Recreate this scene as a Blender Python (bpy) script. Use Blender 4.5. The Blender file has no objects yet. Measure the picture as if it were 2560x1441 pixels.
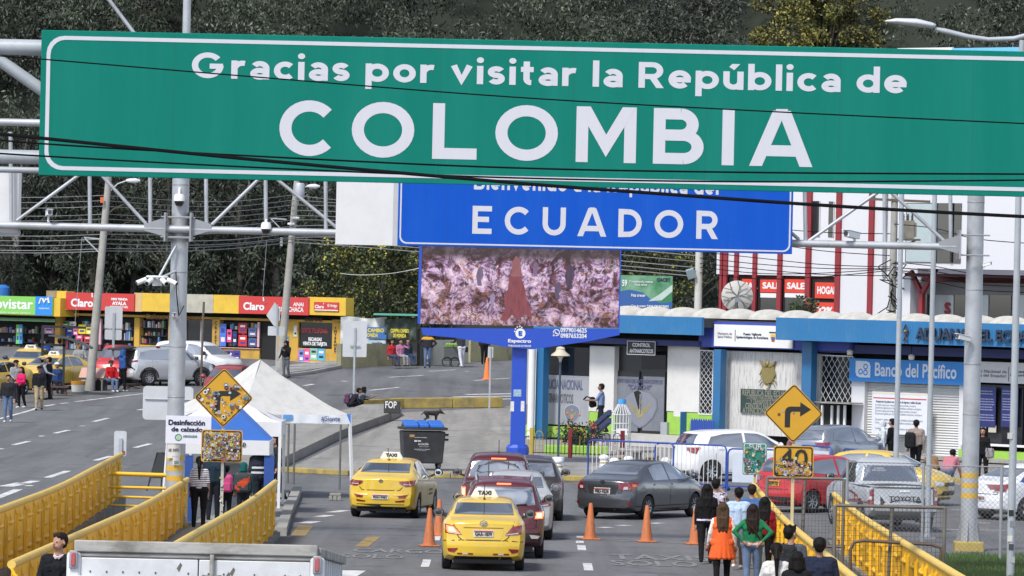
import bpy, bmesh, math, random
import numpy as np
from mathutils import Vector, Matrix
from mathutils.bvhtree import BVHTree
R = math.radians
random.seed(7)
SC = bpy.context.scene
COL = SC.collection
# ---------------- camera: long lens, slightly rolled, about 6 m above the road ----------------
F, H, HX, HY, RO = 14000.0, 6.0, 1280.0, 690.0, 0.022
cd = bpy.data.cameras.new('camera'); cam = bpy.data.objects.new('camera', cd); COL.objects.link(cam)
cd.sensor_width = 36; cd.lens = 36 * F / 2560; cd.shift_y = -(720.5 - HY) / 2560
cd.clip_start = 1; cd.clip_end = 4000
cam.matrix_world = Matrix.Translation((0, 0, H)) @ Matrix.Rotation(R(90), 4, 'X') @ Matrix.Rotation(RO, 4, 'Z')
SC.camera = cam
# ---------------- daylight: bright overcast ----------------
world = bpy.data.worlds.new('World'); SC.world = world; world.use_nodes = True
wn = world.node_tree; sky = wn.nodes.new('ShaderNodeTexSky'); sky.sky_type = 'NISHITA'
sky.sun_disc = False; sky.sun_elevation = R(52); sky.sun_rotation = R(214); sky.altitude = 2800
sky.air_density = 1.0; sky.dust_density = 4.0; sky.ozone_density = 1.0
hs = wn.nodes.new('ShaderNodeHueSaturation'); hs.inputs['Saturation'].default_value = .5   # a high thin overcast greys the blue
wn.links.new(sky.outputs[0], hs.inputs['Color'])
wc = wn.nodes.new('ShaderNodeTexCoord'); wo = wn.nodes.new('ShaderNodeTexNoise'); wo.inputs['Scale'].default_value = 2.6; wo.inputs['Detail'].default_value = 5; wo.inputs['Distortion'].default_value = .5
wr = wn.nodes.new('ShaderNodeValToRGB'); wr.color_ramp.elements[0].position = .4; wr.color_ramp.elements[0].color = (.55, .6, .68, 1); wr.color_ramp.elements[1].position = .62; wr.color_ramp.elements[1].color = (1.5, 1.47, 1.42, 1)
wm = wn.nodes.new('ShaderNodeMix'); wm.data_type = 'RGBA'; wm.blend_type = 'MULTIPLY'; wm.inputs[0].default_value = 1   # clouds
wn.links.new(wc.outputs['Generated'], wo.inputs[0]); wn.links.new(wo.outputs['Fac'], wr.inputs[0]); wn.links.new(hs.outputs[0], wm.inputs[6]); wn.links.new(wr.outputs[0], wm.inputs[7]); wn.links.new(wm.outputs[2], wn.nodes['Background'].inputs[0]); wn.nodes['Background'].inputs[1].default_value = 0.138
sd = bpy.data.lights.new('sun', 'SUN'); sd.energy = 2.4; sd.angle = R(12); sd.color = (1, .96, .9)
sun = bpy.data.objects.new('sun', sd); COL.objects.link(sun)
tos = Vector((math.sin(R(214)) * math.cos(R(52)), math.cos(R(214)) * math.cos(R(52)), math.sin(R(52))))
sun.rotation_euler = tos.to_track_quat('Z', 'Y').to_euler(); sun.location = (-40, 40, 60)
SC.view_settings.view_transform = 'Standard'; SC.view_settings.look = 'None'
SC.view_settings.gamma = 1; SC.view_settings.exposure = 0.8
try:
    SC.cycles.max_bounces = 5; SC.cycles.diffuse_bounces = 2; SC.cycles.glossy_bounces = 3
    SC.cycles.transparent_max_bounces = 8; SC.cycles.use_denoising = True
except Exception:
    pass

# ---------------- pixel of the photograph -> place in the world ----------------
cR, sR = math.cos(RO), math.sin(RO)
def uv(x, y):
    dx, dy = x - HX, y - HY
    return dx * cR + dy * sR, -dx * sR + dy * cR
def W(x, y, Y):
    u, v = uv(x, y); return Vector((u / F * Y, Y, H - v / F * Y))
GY = np.arange(-100.0, 700.0, 1.0)
_k = np.array([(-100, 3), (20, 1.7), (52, .95), (82, .48), (115, 0), (143, -.12), (172, 0), (200, .1), (226, .25), (241, .8), (258, 1.3), (275, 1.7), (292, 2.0), (700, 2.0)])
_z = np.interp(GY, _k[:, 0], _k[:, 1]); GZ = np.convolve(np.pad(_z, 5, 'edge'), np.ones(11) / 11, 'valid')
def g(Y): return float(np.interp(Y, GY, GZ))
def P(x, y, dz=0):
    """where the sight line through a pixel meets the ground"""
    u, v = uv(x, y); lo, hi = 22.0, 330.0
    for _ in range(50):
        m = (lo + hi) / 2
        if (H - g(m) - dz) / m * F > v: lo = m
        else: hi = m
    return Vector((u / F * lo, lo, g(lo) + dz))

class Frame:
    """a standing plane: origin on the ground, x along it, y into it"""
    def __init__(s, o, rz=0):
        s.o = Vector(o); s.rz = rz; s.M = Matrix.Translation(s.o) @ Matrix.Rotation(rz, 4, 'Z'); s.I = s.M.inverted()
    def hit(s, x, y, d=0):
        a = s.I @ Vector((0, 0, H)); b = s.I @ W(x, y, 100)
        t = (d - a.y) / (b.y - a.y); p = a + (b - a) * t
        return p.x, p.z
    def rect(s, x0, y0, x1, y1, d=0):
        a = s.hit(x0, y0, d); b = s.hit(x1, y1, d)
        if abs(y1 - y0) > abs(x1 - x0): ym, xm = (y0 + y1) / 2, (x0 + x1) / 2; a, b = (s.hit(x0, ym, d)[0], s.hit(xm, y0, d)[1]), (s.hit(x1, ym, d)[0], s.hit(xm, y1, d)[1])
        return min(a[0], b[0]), max(a[0], b[0]), min(a[1], b[1]), max(a[1], b[1])
    def w(s, x, y, z): return s.M @ Vector((x, y, z))

# ---------------- materials ----------------
def lin(h):
    if not isinstance(h, str): return tuple(h)
    h = h.lstrip('#'); c = [int(h[i:i + 2], 16) / 255 for i in (0, 2, 4)]
    return tuple(v / 12.92 if v < .04045 else ((v + .055) / 1.055) ** 2.4 for v in c)
MC = {}
def nodes(name):
    m = bpy.data.materials.new(name); m.use_nodes = True
    return m, m.node_tree, m.node_tree.nodes['Principled BSDF']
def noise_(nt, sc, co, detail=4, rough=.6, dist=0):
    n = nt.nodes.new('ShaderNodeTexNoise'); n.inputs['Scale'].default_value = sc; n.inputs['Detail'].default_value = detail
    n.inputs['Roughness'].default_value = rough; n.inputs['Distortion'].default_value = dist
    nt.links.new(co, n.inputs['Vector']); return n.outputs['Fac']
def coord(nt, k='Object', scale=None):
    t = nt.nodes.new('ShaderNodeTexCoord').outputs[k]
    if scale:
        mp = nt.nodes.new('ShaderNodeMapping'); mp.inputs['Scale'].default_value = scale; nt.links.new(t, mp.inputs[0]); t = mp.outputs[0]
    return t
def ramp(nt, fac, stops, interp='LINEAR'):
    r = nt.nodes.new('ShaderNodeValToRGB'); r.color_ramp.interpolation = interp
    while len(r.color_ramp.elements) < len(stops): r.color_ramp.elements.new(.5)
    for e, (p, c) in zip(r.color_ramp.elements, stops):
        e.position = p; e.color = (*lin(c), 1) if not isinstance(c, float) else (c, c, c, 1)
    nt.links.new(fac, r.inputs[0]); return r.outputs[0]
def mix(nt, fac, a, b, mode='MIX'):
    n = nt.nodes.new('ShaderNodeMix'); n.data_type = 'RGBA'; n.blend_type = mode
    for i, s in ((0, fac), (6, a), (7, b)):
        if hasattr(s, 'node'): nt.links.new(s, n.inputs[i])
        elif i == 0: n.inputs[0].default_value = s
        else: n.inputs[i].default_value = (*lin(s), 1)
    return n.outputs[2]
def bump_(nt, b, h, s, d=.02):
    n = nt.nodes.new('ShaderNodeBump'); n.inputs['Strength'].default_value = s; n.inputs['Distance'].default_value = d
    nt.links.new(h, n.inputs['Height']); nt.links.new(n.outputs[0], b.inputs['Normal'])
def M(name, c, rough=.55, metal=0, var=.12, sc=4, bump=0, coat=0, spec=.5, emis=0, dirt=None, dirtamt=.5, dsc=1.5, stretch=None):
    """plain surface: a base colour with slight mottling, optional patchy dirt"""
    if name in MC: return MC[name]
    m, nt, b = nodes(name); c = lin(c); co = coord(nt, 'Object', stretch)
    n = noise_(nt, sc, co)
    col = mix(nt, n, tuple(max(0, v * (1 - var)) for v in c), tuple(min(1, v * (1 + var)) for v in c))
    if dirt:
        d = ramp(nt, noise_(nt, dsc, co, 6, .7), [(.45, 0.0), (.7, float(dirtamt))]); col = mix(nt, d, col, dirt)
    nt.links.new(col, b.inputs['Base Color'])
    b.inputs['Roughness'].default_value = rough; b.inputs['Metallic'].default_value = metal
    b.inputs['Coat Weight'].default_value = coat; b.inputs['Coat Roughness'].default_value = .06
    b.inputs['Specular IOR Level'].default_value = spec
    if emis: nt.links.new(col, b.inputs['Emission Color']); b.inputs['Emission Strength'].default_value = emis
    if bump: bump_(nt, b, noise_(nt, sc * 6, co), bump)
    MC[name] = m; return m
def paint(name, c, rough=.35): return M(name, c, rough, 0, .06, 3, coat=.5)
def cloth(c, name=None):
    n = name or 'cloth_' + (c.lstrip('#') if isinstance(c, str) else str(c))
    if n in MC: return MC[n]
    m = M(n, c, .85, 0, .25, 9, spec=.2); nt = m.node_tree; bump_(nt, nt.nodes['Principled BSDF'], noise_(nt, 6, coord(nt, 'Object', (1, 1, .6)), 3, .55, 1.8), .9, .05); return m   # folds

# ---------------- things and parts ----------------
def tag(o, label=None, cat=None, group=None, kind=None):
    if label: o['label'] = label
    if cat: o['category'] = cat
    if group: o['group'] = group
    if kind: o['kind'] = kind
    return o
def T(name, label, cat, loc, rz=0, group=None):
    o = bpy.data.objects.new(name, None); COL.objects.link(o); o.empty_display_size = .3
    o.location = loc; o.rotation_euler = (0, 0, rz); return tag(o, label, cat, group)
def TF(name, label, cat, fr, group=None): return T(name, label, cat, fr.o, fr.rz, group)

class MB:
    def __init__(s): s.v = []; s.f = []; s.m = []; s.mi = 0
    def add(s, vs, fs):
        b = len(s.v); s.v += [tuple(v) for v in vs]; s.f += [tuple(i + b for i in f) for f in fs]; s.m += [s.mi] * len(fs); return s
    def box(s, x0, x1, y0, y1, z0, z1, M_=None):
        vs = [Vector((x, y, z)) for z in (z0, z1) for y in (y0, y1) for x in (x0, x1)]
        if M_ is not None: vs = [M_ @ v for v in vs]
        return s.add(vs, [(0, 2, 3, 1), (4, 5, 7, 6), (0, 1, 5, 4), (2, 6, 7, 3), (0, 4, 6, 2), (1, 3, 7, 5)])
    def bar(s, p, q, w, h=None, up=(0, 0, 1)):
        """rectangular bar from p to q"""
        p, q = Vector(p), Vector(q); d = (q - p); h = h or w
        if d.length < 1e-6: return s
        d.normalize(); up = Vector(up)
        if abs(d.dot(up)) > .98: up = Vector((0, 1, 0))
        a = d.cross(up).normalized() * w / 2; b = a.normalized().cross(d) * h / 2
        vs = [c + i * a + j * b for c in (p, q) for i, j in ((-1, -1), (1, -1), (1, 1), (-1, 1))]
        return s.add(vs, [(0, 1, 2, 3), (7, 6, 5, 4), (0, 4, 5, 1), (1, 5, 6, 2), (2, 6, 7, 3), (3, 7, 4, 0)])
    def cyl(s, p, q, r0, r1=None, n=12, caps=True):
        return s.tube([p, q], r0, n, r1 if r1 is not None else r0, caps)
    def tube(s, pts, r, n=8, r1=None, caps=True):
        pts = [Vector(p) for p in pts]; N = len(pts); vs = []; fs = []; prev = None
        for i, p in enumerate(pts):
            d = (pts[min(i + 1, N - 1)] - pts[max(i - 1, 0)]).normalized()
            if prev is None:
                a = d.orthogonal().normalized()
                if abs(d.z) > .9: a = (Vector((1, 0, 0)) - d * d.x).normalized()
            else: a = (prev - d * prev.dot(d)).normalized()
            prev = a; b = d.cross(a)
            rr = r[i] if isinstance(r, (list, tuple)) else (r + (r1 - r) * i / (N - 1) if r1 is not None else r)
            vs += [p + (a * math.cos(2 * math.pi * k / n) + b * math.sin(2 * math.pi * k / n)) * rr for k in range(n)]
        for i in range(N - 1):
            for k in range(n):
                k2 = (k + 1) % n; fs.append((i * n + k, i * n + k2, (i + 1) * n + k2, (i + 1) * n + k))
        if caps: fs += [tuple(reversed(range(n))), tuple(range((N - 1) * n, N * n))]
        return s.add(vs, fs)
    def lathe(s, prof, c=(0, 0, 0), n=20, ax='Z', a0=0, a1=2 * math.pi):
        full = abs(a1 - a0 - 2 * math.pi) < 1e-6; k = n if full else n + 1; vs = []; fs = []
        for r, z in prof:
            for j in range(k):
                a = a0 + (a1 - a0) * j / n; x, y = r * math.cos(a), r * math.sin(a)
                v = {'Z': (x, y, z), 'X': (z, x, y), 'Y': (x, -z, y)}[ax]; vs.append((c[0] + v[0], c[1] + v[1], c[2] + v[2]))
        for i in range(len(prof) - 1):
            for j in range(n):
                j2 = (j + 1) % k; fs.append((i * k + j, i * k + j2, (i + 1) * k + j2, (i + 1) * k + j))
        return s.add(vs, fs)
    def ball(s, c, rx, ry=None, rz=None, n=12, m=8):
        ry = ry or rx; rz = rz or rx; vs = []; fs = []
        for i in range(m + 1):
            t = math.pi * i / m
            for j in range(n):
                a = 2 * math.pi * j / n; vs.append((c[0] + rx * math.sin(t) * math.cos(a), c[1] + ry * math.sin(t) * math.sin(a), c[2] - rz * math.cos(t)))
        for i in range(m):
            for j in range(n): fs.append((i * n + j, i * n + (j + 1) % n, (i + 1) * n + (j + 1) % n, (i + 1) * n + j))
        return s.add(vs, fs)
    def prism(s, pts, y0, y1):
        """polygon in x,z pushed from y0 to y1"""
        n = len(pts); ar = sum(pts[i][0] * pts[(i + 1) % n][1] - pts[(i + 1) % n][0] * pts[i][1] for i in range(n))
        if ar < 0: pts = pts[::-1]
        vs = [(x, y0, z) for x, z in pts] + [(x, y1, z) for x, z in pts]
        fs = [tuple(range(n)), tuple(reversed(range(n, 2 * n)))] + [(i, i + n, (i + 1) % n + n, (i + 1) % n) for i in range(n)]
        return s.add(vs, fs)
    def quad(s, a, b, c, d): return s.add([a, b, c, d], [(0, 1, 2, 3)])
    def build(s, name, mats, parent=None, smooth=None, bevel=0, local=True):
        me = bpy.data.meshes.new(name); me.from_pydata(s.v, [], s.f)
        for m in (mats if isinstance(mats, (list, tuple)) else [mats]): me.materials.append(m)
        me.polygons.foreach_set('material_index', s.m)
        if not local and parent is not None:
            pm = Matrix.Translation(parent.location) @ Matrix.Rotation(parent.rotation_euler.z, 4, 'Z'); me.transform(pm.inverted())
        return link(name, me, parent, smooth, bevel)
def link(name, me, parent=None, smooth=None, bevel=0):
    me.update()
    if smooth:
        me.polygons.foreach_set('use_smooth', [True] * len(me.polygons)); me.set_sharp_from_angle(angle=R(smooth))
    o = bpy.data.objects.new(name, me); COL.objects.link(o)
    if parent is not None: o.parent = parent
    if bevel:
        b = o.modifiers.new('bevel', 'BEVEL'); b.width = bevel; b.segments = 2; b.limit_method = 'ANGLE'; b.angle_limit = R(40)
    return o
def solo(mb, name, label, cat, mats, group=None, smooth=None, kind=None, bevel=0):
    """a thing that is one mesh, built in world coordinates; its origin goes to its base"""
    a = np.array(mb.v); c = Vector(((a[:, 0].min() + a[:, 0].max()) / 2, (a[:, 1].min() + a[:, 1].max()) / 2, a[:, 2].min()))
    mb.v = [tuple(Vector(v) - c) for v in mb.v]; o = mb.build(name, mats, None, smooth, bevel); o.location = c
    return tag(o, label, cat, group, kind)
def rrect(x0, x1, z0, z1, r, n=5):
    out = []
    for cx, cz, a in ((x1 - r, z1 - r, 0), (x0 + r, z1 - r, 90), (x0 + r, z0 + r, 180), (x1 - r, z0 + r, 270)):
        for i in range(n + 1):
            t = R(a + 90 * i / n); out.append((cx + r * math.cos(t), cz + r * math.sin(t)))
    return out
def ring(mb, outer, inner, y0, y1):
    n = len(outer); vs = [(x, y, z) for y in (y0, y1) for L in (outer, inner) for x, z in L]; fs = []
    for i in range(n):
        j = (i + 1) % n
        fs += [(i, n + i, n + j, j), (2 * n + i, 2 * n + j, 3 * n + j, 3 * n + i), (i, j, 2 * n + j, 2 * n + i), (n + i, 3 * n + i, 3 * n + j, n + j)]
    mb.add(vs, fs)

# ---------------- writing ----------------
TXT = {}
def tmesh(s, bold=0):
    k = (s, bold)
    if k in TXT: return TXT[k]
    cu = bpy.data.curves.new('t', 'FONT'); cu.body = s; cu.size = 1; cu.resolution_u = 3; cu.align_x = 'CENTER'; cu.space_line = .95
    o = bpy.data.objects.new('t', cu); COL.objects.link(o)
    me = bpy.data.meshes.new_from_object(o.evaluated_get(bpy.context.evaluated_depsgraph_get()))
    bpy.data.objects.remove(o); bpy.data.curves.remove(cu)
    v = np.zeros(len(me.vertices) * 3); me.vertices.foreach_get('co', v); v = v.reshape(-1, 3); f = [tuple(p.vertices) for p in me.polygons]
    bpy.data.meshes.remove(me)
    vs, fs, k2 = [], [], 0
    offs = [(0, 0)] + ([(math.cos(a) * bold, math.sin(a) * bold) for a in np.arange(0, 6.28, 6.283 / 6)] if bold else [])
    for i, (dx, dy) in enumerate(offs):
        w = v.copy(); w[:, 0] += dx; w[:, 1] += dy; w[:, 2] = i * .0004
        fs += [tuple(a + k2 for a in q) for q in f]; vs.append(w); k2 += len(v)
    TXT[k] = (np.vstack(vs), fs); return TXT[k]
def text(parent, s, box, y, mat, bold=.02, name='lettering', shear=0, xf=None):
    """writing fitted into box=(x0,x1,z0,z1) of the parent's own x,z plane, facing -y"""
    v, f = tmesh(s, bold); v = v.copy()
    a, b = v.min(0), v.max(0); x0, x1, z0, z1 = box
    X = x0 + (v[:, 0] - a[0]) / max(1e-6, b[0] - a[0]) * (x1 - x0); Z = z0 + (v[:, 1] - a[1]) / max(1e-6, b[1] - a[1]) * (z1 - z0)
    X = X + shear * (Z - z0)
    vs = np.stack([X, y - v[:, 2] * 2, Z], 1)
    if xf is not None: vs = np.array([xf @ Vector(p) for p in vs])
    me = bpy.data.meshes.new(name); me.from_pydata(vs.tolist(), [], f); me.materials.append(mat)
    return link(name, me, parent)
h_ = .1
GL = {  # strokes of the road-sign lettering: L polyline, A arc, D dot; then advance
 'G': ([('A', .5, .5, .4, .4, 38, 360), ('L', [(.98, .47), (.56, .47)])], 1.1), 'C': ([('A', .5, .5, .4, .4, 42, 318)], .92),
 'O': ([('A', .52, .5, .42, .4, 0, 360)], 1.06), 'L': ([('L', [(.1, 1), (.1, .1), (.74, .1)])], .76), 'I': ([('L', [(.1, 0), (.1, 1)])], .2),
 'M': ([('L', [(.1, 0), (.1, 1)]), ('L', [(.12, 1), (.5, .3), (.88, 1)]), ('L', [(.9, 0), (.9, 1)])], 1.0),
 'B': ([('L', [(.1, 0), (.1, 1)]), ('L', [(.1, .9), (.45, .9)]), ('L', [(.1, .52), (.5, .52)]), ('L', [(.1, .1), (.5, .1)]), ('A', .45, .71, .2, .19, -90, 90), ('A', .5, .31, .24, .21, -90, 90)], .86),
 'A': ([('L', [(.08, 0), (.46, 1)]), ('L', [(.54, 1), (.92, 0)]), ('L', [(.25, .28), (.75, .28)]), ('L', [(.4, .93), (.6, .93)])], 1.0),
 'E': ([('L', [(.7, .9), (.1, .9), (.1, .1), (.7, .1)]), ('L', [(.1, .52), (.6, .52)])], .72), 'U': ([('L', [(.1, 1), (.1, .4)]), ('A', .42, .42, .32, .32, 180, 360), ('L', [(.74, .4), (.74, 1)])], .84),
 'D': ([('L', [(.1, 0), (.1, 1)]), ('L', [(.1, .9), (.35, .9)]), ('L', [(.1, .1), (.35, .1)]), ('A', .35, .5, .4, .4, -90, 90)], .86),
 'R': ([('L', [(.1, 0), (.1, 1)]), ('L', [(.1, .9), (.44, .9)]), ('L', [(.1, .44), (.44, .44)]), ('A', .44, .67, .23, .23, -90, 90), ('L', [(.42, .44), (.68, 0)])], .8),
 'o': ([('A', .355, .355, .255, .255, 0, 360)], .71), 'c': ([('A', .355, .355, .255, .255, 45, 315)], .62), 'e': ([('A', .355, .355, .255, .255, 0, 316), ('L', [(.1, .34), (.7, .34)])], .71),
 'a': ([('L', [(.5, 0), (.5, .46)]), ('A', .3, .43, .2, .18, 0, 150), ('A', .3, .215, .2, .13, 0, 360)], .6), 'r': ([('L', [(.1, 0), (.1, .71)]), ('A', .36, .36, .26, .25, 75, 165)], .46),
 'i': ([('L', [(.1, 0), (.1, .71)]), ('D', .1, .93, .115)], .2), 's': ([('A', .27, .4825, .17, .1275, 25, 270), ('A', .27, .2275, .17, .1275, -155, 90)], .54),
 'p': ([('L', [(.1, -.28), (.1, .71)]), ('A', .37, .355, .265, .255, 0, 360)], .73), 'b': ([('L', [(.1, 0), (.1, 1.02)]), ('A', .37, .355, .265, .255, 0, 360)], .73),
 'd': ([('L', [(.63, 0), (.63, 1.02)]), ('A', .365, .355, .265, .255, 0, 360)], .73), 'v': ([('L', [(.09, .71), (.34, .14), (.59, .71)])], .68),
 't': ([('L', [(.2, .24), (.2, .92)]), ('L', [(.02, .61), (.42, .61)]), ('A', .34, .25, .14, .15, 180, 275)], .44), 'l': ([('L', [(.1, 0), (.1, 1.02)])], .2),
 'n': ([('L', [(.1, 0), (.1, .71)]), ('A', .32, .39, .22, .22, 0, 180), ('L', [(.54, 0), (.54, .4)])], .64),
 'ú': ([('L', [(.1, .71), (.1, .3)]), ('A', .32, .32, .22, .22, 180, 360), ('L', [(.54, 0), (.54, .71)]), ('L', [(.26, .82), (.4, 1.0)])], .64)}
def strokes(s, w=.2, gap=.1, space=.42):
    """stroke lettering in units of the capital height -> verts, faces, width"""
    V, Fc, x, k = [], [], 0, 0
    def rib(pts, loop=False):
        nonlocal k
        n = len(pts); b = len(V); k += 1
        for i, p in enumerate(pts):
            d0 = Vector(pts[i]) - Vector(pts[i - 1 if loop else max(i - 1, 0)]); d1 = Vector(pts[(i + 1) % n if loop else min(i + 1, n - 1)]) - Vector(pts[i])
            if d0.length == 0: d0 = d1
            if d1.length == 0: d1 = d0
            d0.normalize(); d1.normalize(); t = (d0 + d1).normalized(); nn = Vector((-t.y, t.x)); c = max(.5, nn.dot(Vector((-d0.y, d0.x))))
            for sg in (1, -1):
                q = Vector(p) + nn * sg * w / 2 / c
                if not loop and n < 5 and i in (0, n - 1) and .3 < abs(t.y) < .99 and pts[i][1] in (0, .71, 1): q = q + t * ((pts[i][1] - q.y) / t.y)   # square the feet of slanted strokes
                V.append((q.x + x, q.y, (k % 7) * .0004))
        for i in range(n if loop else n - 1): j = (i + 1) % n; Fc.append((b + 2 * i, b + 2 * i + 1, b + 2 * j + 1, b + 2 * j))
    for ch in s:
        if ch == ' ': x += space; continue
        st, adv = GL[ch]
        for q in st:
            if q[0] == 'L': rib([Vector(p) for p in q[1]])
            elif q[0] == 'A':
                _, cx, cy, rx, ry, a0, a1 = q; lp_ = a1 - a0 == 360; m = max(6, int(abs(a1 - a0) / 11))
                rib([Vector((cx + rx * math.cos(R(a0 + (a1 - a0) * i / m)), cy + ry * math.sin(R(a0 + (a1 - a0) * i / m)))) for i in range(m + (not lp_))], lp_)
            else:
                b = len(V); k += 1; _, cx, cy, r = q
                V.extend((cx + x + r * math.cos(t * .524), cy + r * math.sin(t * .524), (k % 7) * .0012) for t in range(12)); Fc.append(tuple(range(b, b + 12)))
        x += adv + gap
    return np.array(V), Fc, x - gap
def sign_text(parent, s, box, y, mat, w=.2, gap=.1, space=.42):
    v, f, tw = strokes(s, w, gap, space); x0, x1, z0, z1 = box   # z0 baseline, z1 capital height
    vs = np.stack([x0 + v[:, 0] / tw * (x1 - x0), y - v[:, 2], z0 + v[:, 1] * (z1 - z0)], 1)
    me = bpy.data.meshes.new('lettering'); me.from_pydata(vs.tolist(), [], f); me.materials.append(mat)
    return link('lettering', me, parent)

# ---------------- patches laid on the ground ----------------
def slices(bm, axis, step):
    vs = [v.co[axis] for v in bm.verts]; a = math.floor(min(vs) / step) * step; n = [0, 0, 0]; n[axis] = 1
    while a < max(vs):
        c = [0, 0, 0]; c[axis] = a
        bmesh.ops.bisect_plane(bm, geom=bm.verts[:] + bm.edges[:] + bm.faces[:], plane_co=c, plane_no=n); a += step
def ground_sheet(polys, off, thick=0, into=None):
    """polygons (lists of xy) laid on the ground, off above it, with side walls if thick"""
    mb = into or MB()
    for poly in polys:
        bm = bmesh.new(); f = bm.faces.new([bm.verts.new((p[0], p[1], 0)) for p in poly])
        f.normal_update()
        if f.normal.z < 0: f.normal_flip()
        bmesh.ops.triangulate(bm, faces=[f]); ys = [p[1] for p in poly]
        if max(ys) - min(ys) > 1: slices(bm, 1, 1.0)
        bm.verts.index_update(); top = [(v.co.x, v.co.y, g(v.co.y) + off) for v in bm.verts]
        fs = [tuple(v.index for v in q.verts) for q in bm.faces]; n = len(top)
        if thick:
            vs = top + [(x, y, z - thick) for x, y, z in top]
            for e in bm.edges:
                if len(e.link_faces) == 1:
                    l = [l for l in e.link_faces[0].loops if l.edge == e][0]; a, b = l.vert.index, l.link_loop_next.vert.index
                    fs.append((b, a, a + n, b + n))
            mb.add(vs, fs)
        else: mb.add(top, fs)
        bm.free()
    return mb
def pp(*px): return [tuple(P(*p)[:2]) for p in px]
# ======================= the setting: ground, road, paving, hill =======================
def mat_asphalt(name, c1, c2, crack=True):
    m, nt, b = nodes(name); co = coord(nt)
    n1 = noise_(nt, .18, co, 5, .65); n2 = noise_(nt, 9, co, 3, .7); n3 = noise_(nt, .9, co, 6, .7, .6)
    col = mix(nt, ramp(nt, n1, [(.35, 0.0), (.65, 1.0)]), c1, c2)
    col = mix(nt, ramp(nt, n2, [(.35, 0.0), (.75, .5)]), col, tuple(v * 1.45 for v in lin(c2)))
    col = mix(nt, ramp(nt, n3, [(.55, 0.0), (.72, .45)]), col, tuple(v * .6 for v in lin(c1)))
    if crack:
        v = nt.nodes.new('ShaderNodeTexVoronoi'); v.feature = 'DISTANCE_TO_EDGE'; v.inputs['Scale'].default_value = .22
        d = nt.nodes.new('ShaderNodeVectorMath'); d.operation = 'MULTIPLY_ADD'; nn = nt.nodes.new('ShaderNodeTexNoise'); nn.inputs['Scale'].default_value = .8
        nt.links.new(co, nn.inputs[0]); nt.links.new(nn.outputs['Color'], d.inputs[0]); d.inputs[1].default_value = (2, 2, 0); nt.links.new(co, d.inputs[2]); nt.links.new(d.outputs[0], v.inputs['Vector'])
        col = mix(nt, ramp(nt, v.outputs['Distance'], [(0, .6), (.012, 0.0)]), col, tuple(x * .45 for x in lin(c1)))
    n4 = noise_(nt, 1.0, coord(nt, 'Object', (1.1, .05, 1)), 4, .6, .3); col = mix(nt, ramp(nt, n4, [(.42, 0.0), (.62, .5)]), col, tuple(v * .66 for v in lin(c1)))   # worn wheel paths
    n5 = noise_(nt, .55, co, 2, .5); col = mix(nt, ramp(nt, n5, [(.66, 0.0), (.7, .55)]), col, tuple(v * .5 for v in lin(c1)))   # oil and repairs
    nt.links.new(col, b.inputs['Base Color']); b.inputs['Roughness'].default_value = .85; b.inputs['Specular IOR Level'].default_value = .3
    bump_(nt, b, n2, .3, .01); return m
ASPH = mat_asphalt('asphalt', (.118, .119, .126), (.14, .141, .148))
CONC = mat_asphalt('concrete', (.225, .217, .2), (.27, .26, .243))
CONCL = mat_asphalt('pale_concrete', (.24, .235, .225), (.31, .305, .29))
WHITE_LINE = M('road_paint', (.62, .62, .62), .8, var=.1, dirt=(.12, .12, .125), dirtamt=.8, dsc=2.2)
FADED = M('faded_paint', (.22, .22, .22), .85, var=.2, dirt=(.08, .08, .08), dirtamt=1, dsc=2.5)
YEL_LINE = M('yellow_road_paint', (.3, .2, .06), .85, var=.2, dirt=(.09, .085, .07), dirtamt=.9, dsc=2.2)
YKERB = M('yellow_kerb', (.4, .3, .08), .85, var=.25, dirt=(.15, .13, .09), dirtamt=.9, dsc=1.6)
xs = [-900, -300, -100, -50, 0, 50, 100, 300, 900]; ys = [y for y in GY if y <= 320] + [400, 699]
mb = MB(); mb.add([(x, y, g(y)) for y in ys for x in xs], [(j * 9 + i, j * 9 + i + 1, (j + 1) * 9 + i + 1, (j + 1) * 9 + i) for j in range(len(ys) - 1) for i in range(8)])
tag(mb.build('ground', ASPH), kind='structure')
# paved apron between the road and the customs house
o = ground_sheet([pp((640, 1178), (880, 1190), (1130, 1195), (1470, 1203), (1720, 1206), (1790, 1130), (2560, 1235), (2560, 1165), (1300, 1085), (1290, 1012), (1250, 1020), (1000, 1032), (1000, 1046), (850, 1110), (713, 1176))], .004).build('paved_apron', CONC); tag(o, kind='structure')
o = ground_sheet([pp((1215, 1072), (1290, 1066), (1290, 1085), (1250, 1086)), pp((1262, 1163), (1340, 1138), (1660, 1160), (1650, 1176), (1400, 1176)), pp((960, 1122), (1010, 1118), (1005, 1124))], .009).build('pale_paving', CONCL); tag(o, kind='structure')
# raised pavement by the tents, with its dark kerb face
o = ground_sheet([pp((520, 1178), (707, 1087), (785, 1060), (905, 1030), (990, 1027), (1003, 1040), (850, 1098), (713, 1166), (600, 1235))], .3, .35).build('raised_pavement', CONC); tag(o, kind='structure')
# footway running on from the bridge on the left
o = ground_sheet([[(-7.3, 96), (-5.25, 96), (-5.25, 128), (-5.6, 140), (-5.9, 152), (-7.3, 152)]], .14, .2).build('footway', CONCL); tag(o, kind='structure')
o = ground_sheet([[(-5.25, 128), (-5.02, 128), (-5.35, 140), (-5.62, 153), (-5.85, 153), (-5.6, 140)]], .19, .26).build('footway_kerb', M('kerb_stone', (.3, .29, .27), .9, var=.2, bump=.3, dirt=(.13, .12, .11))); tag(o, kind='structure')
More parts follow.
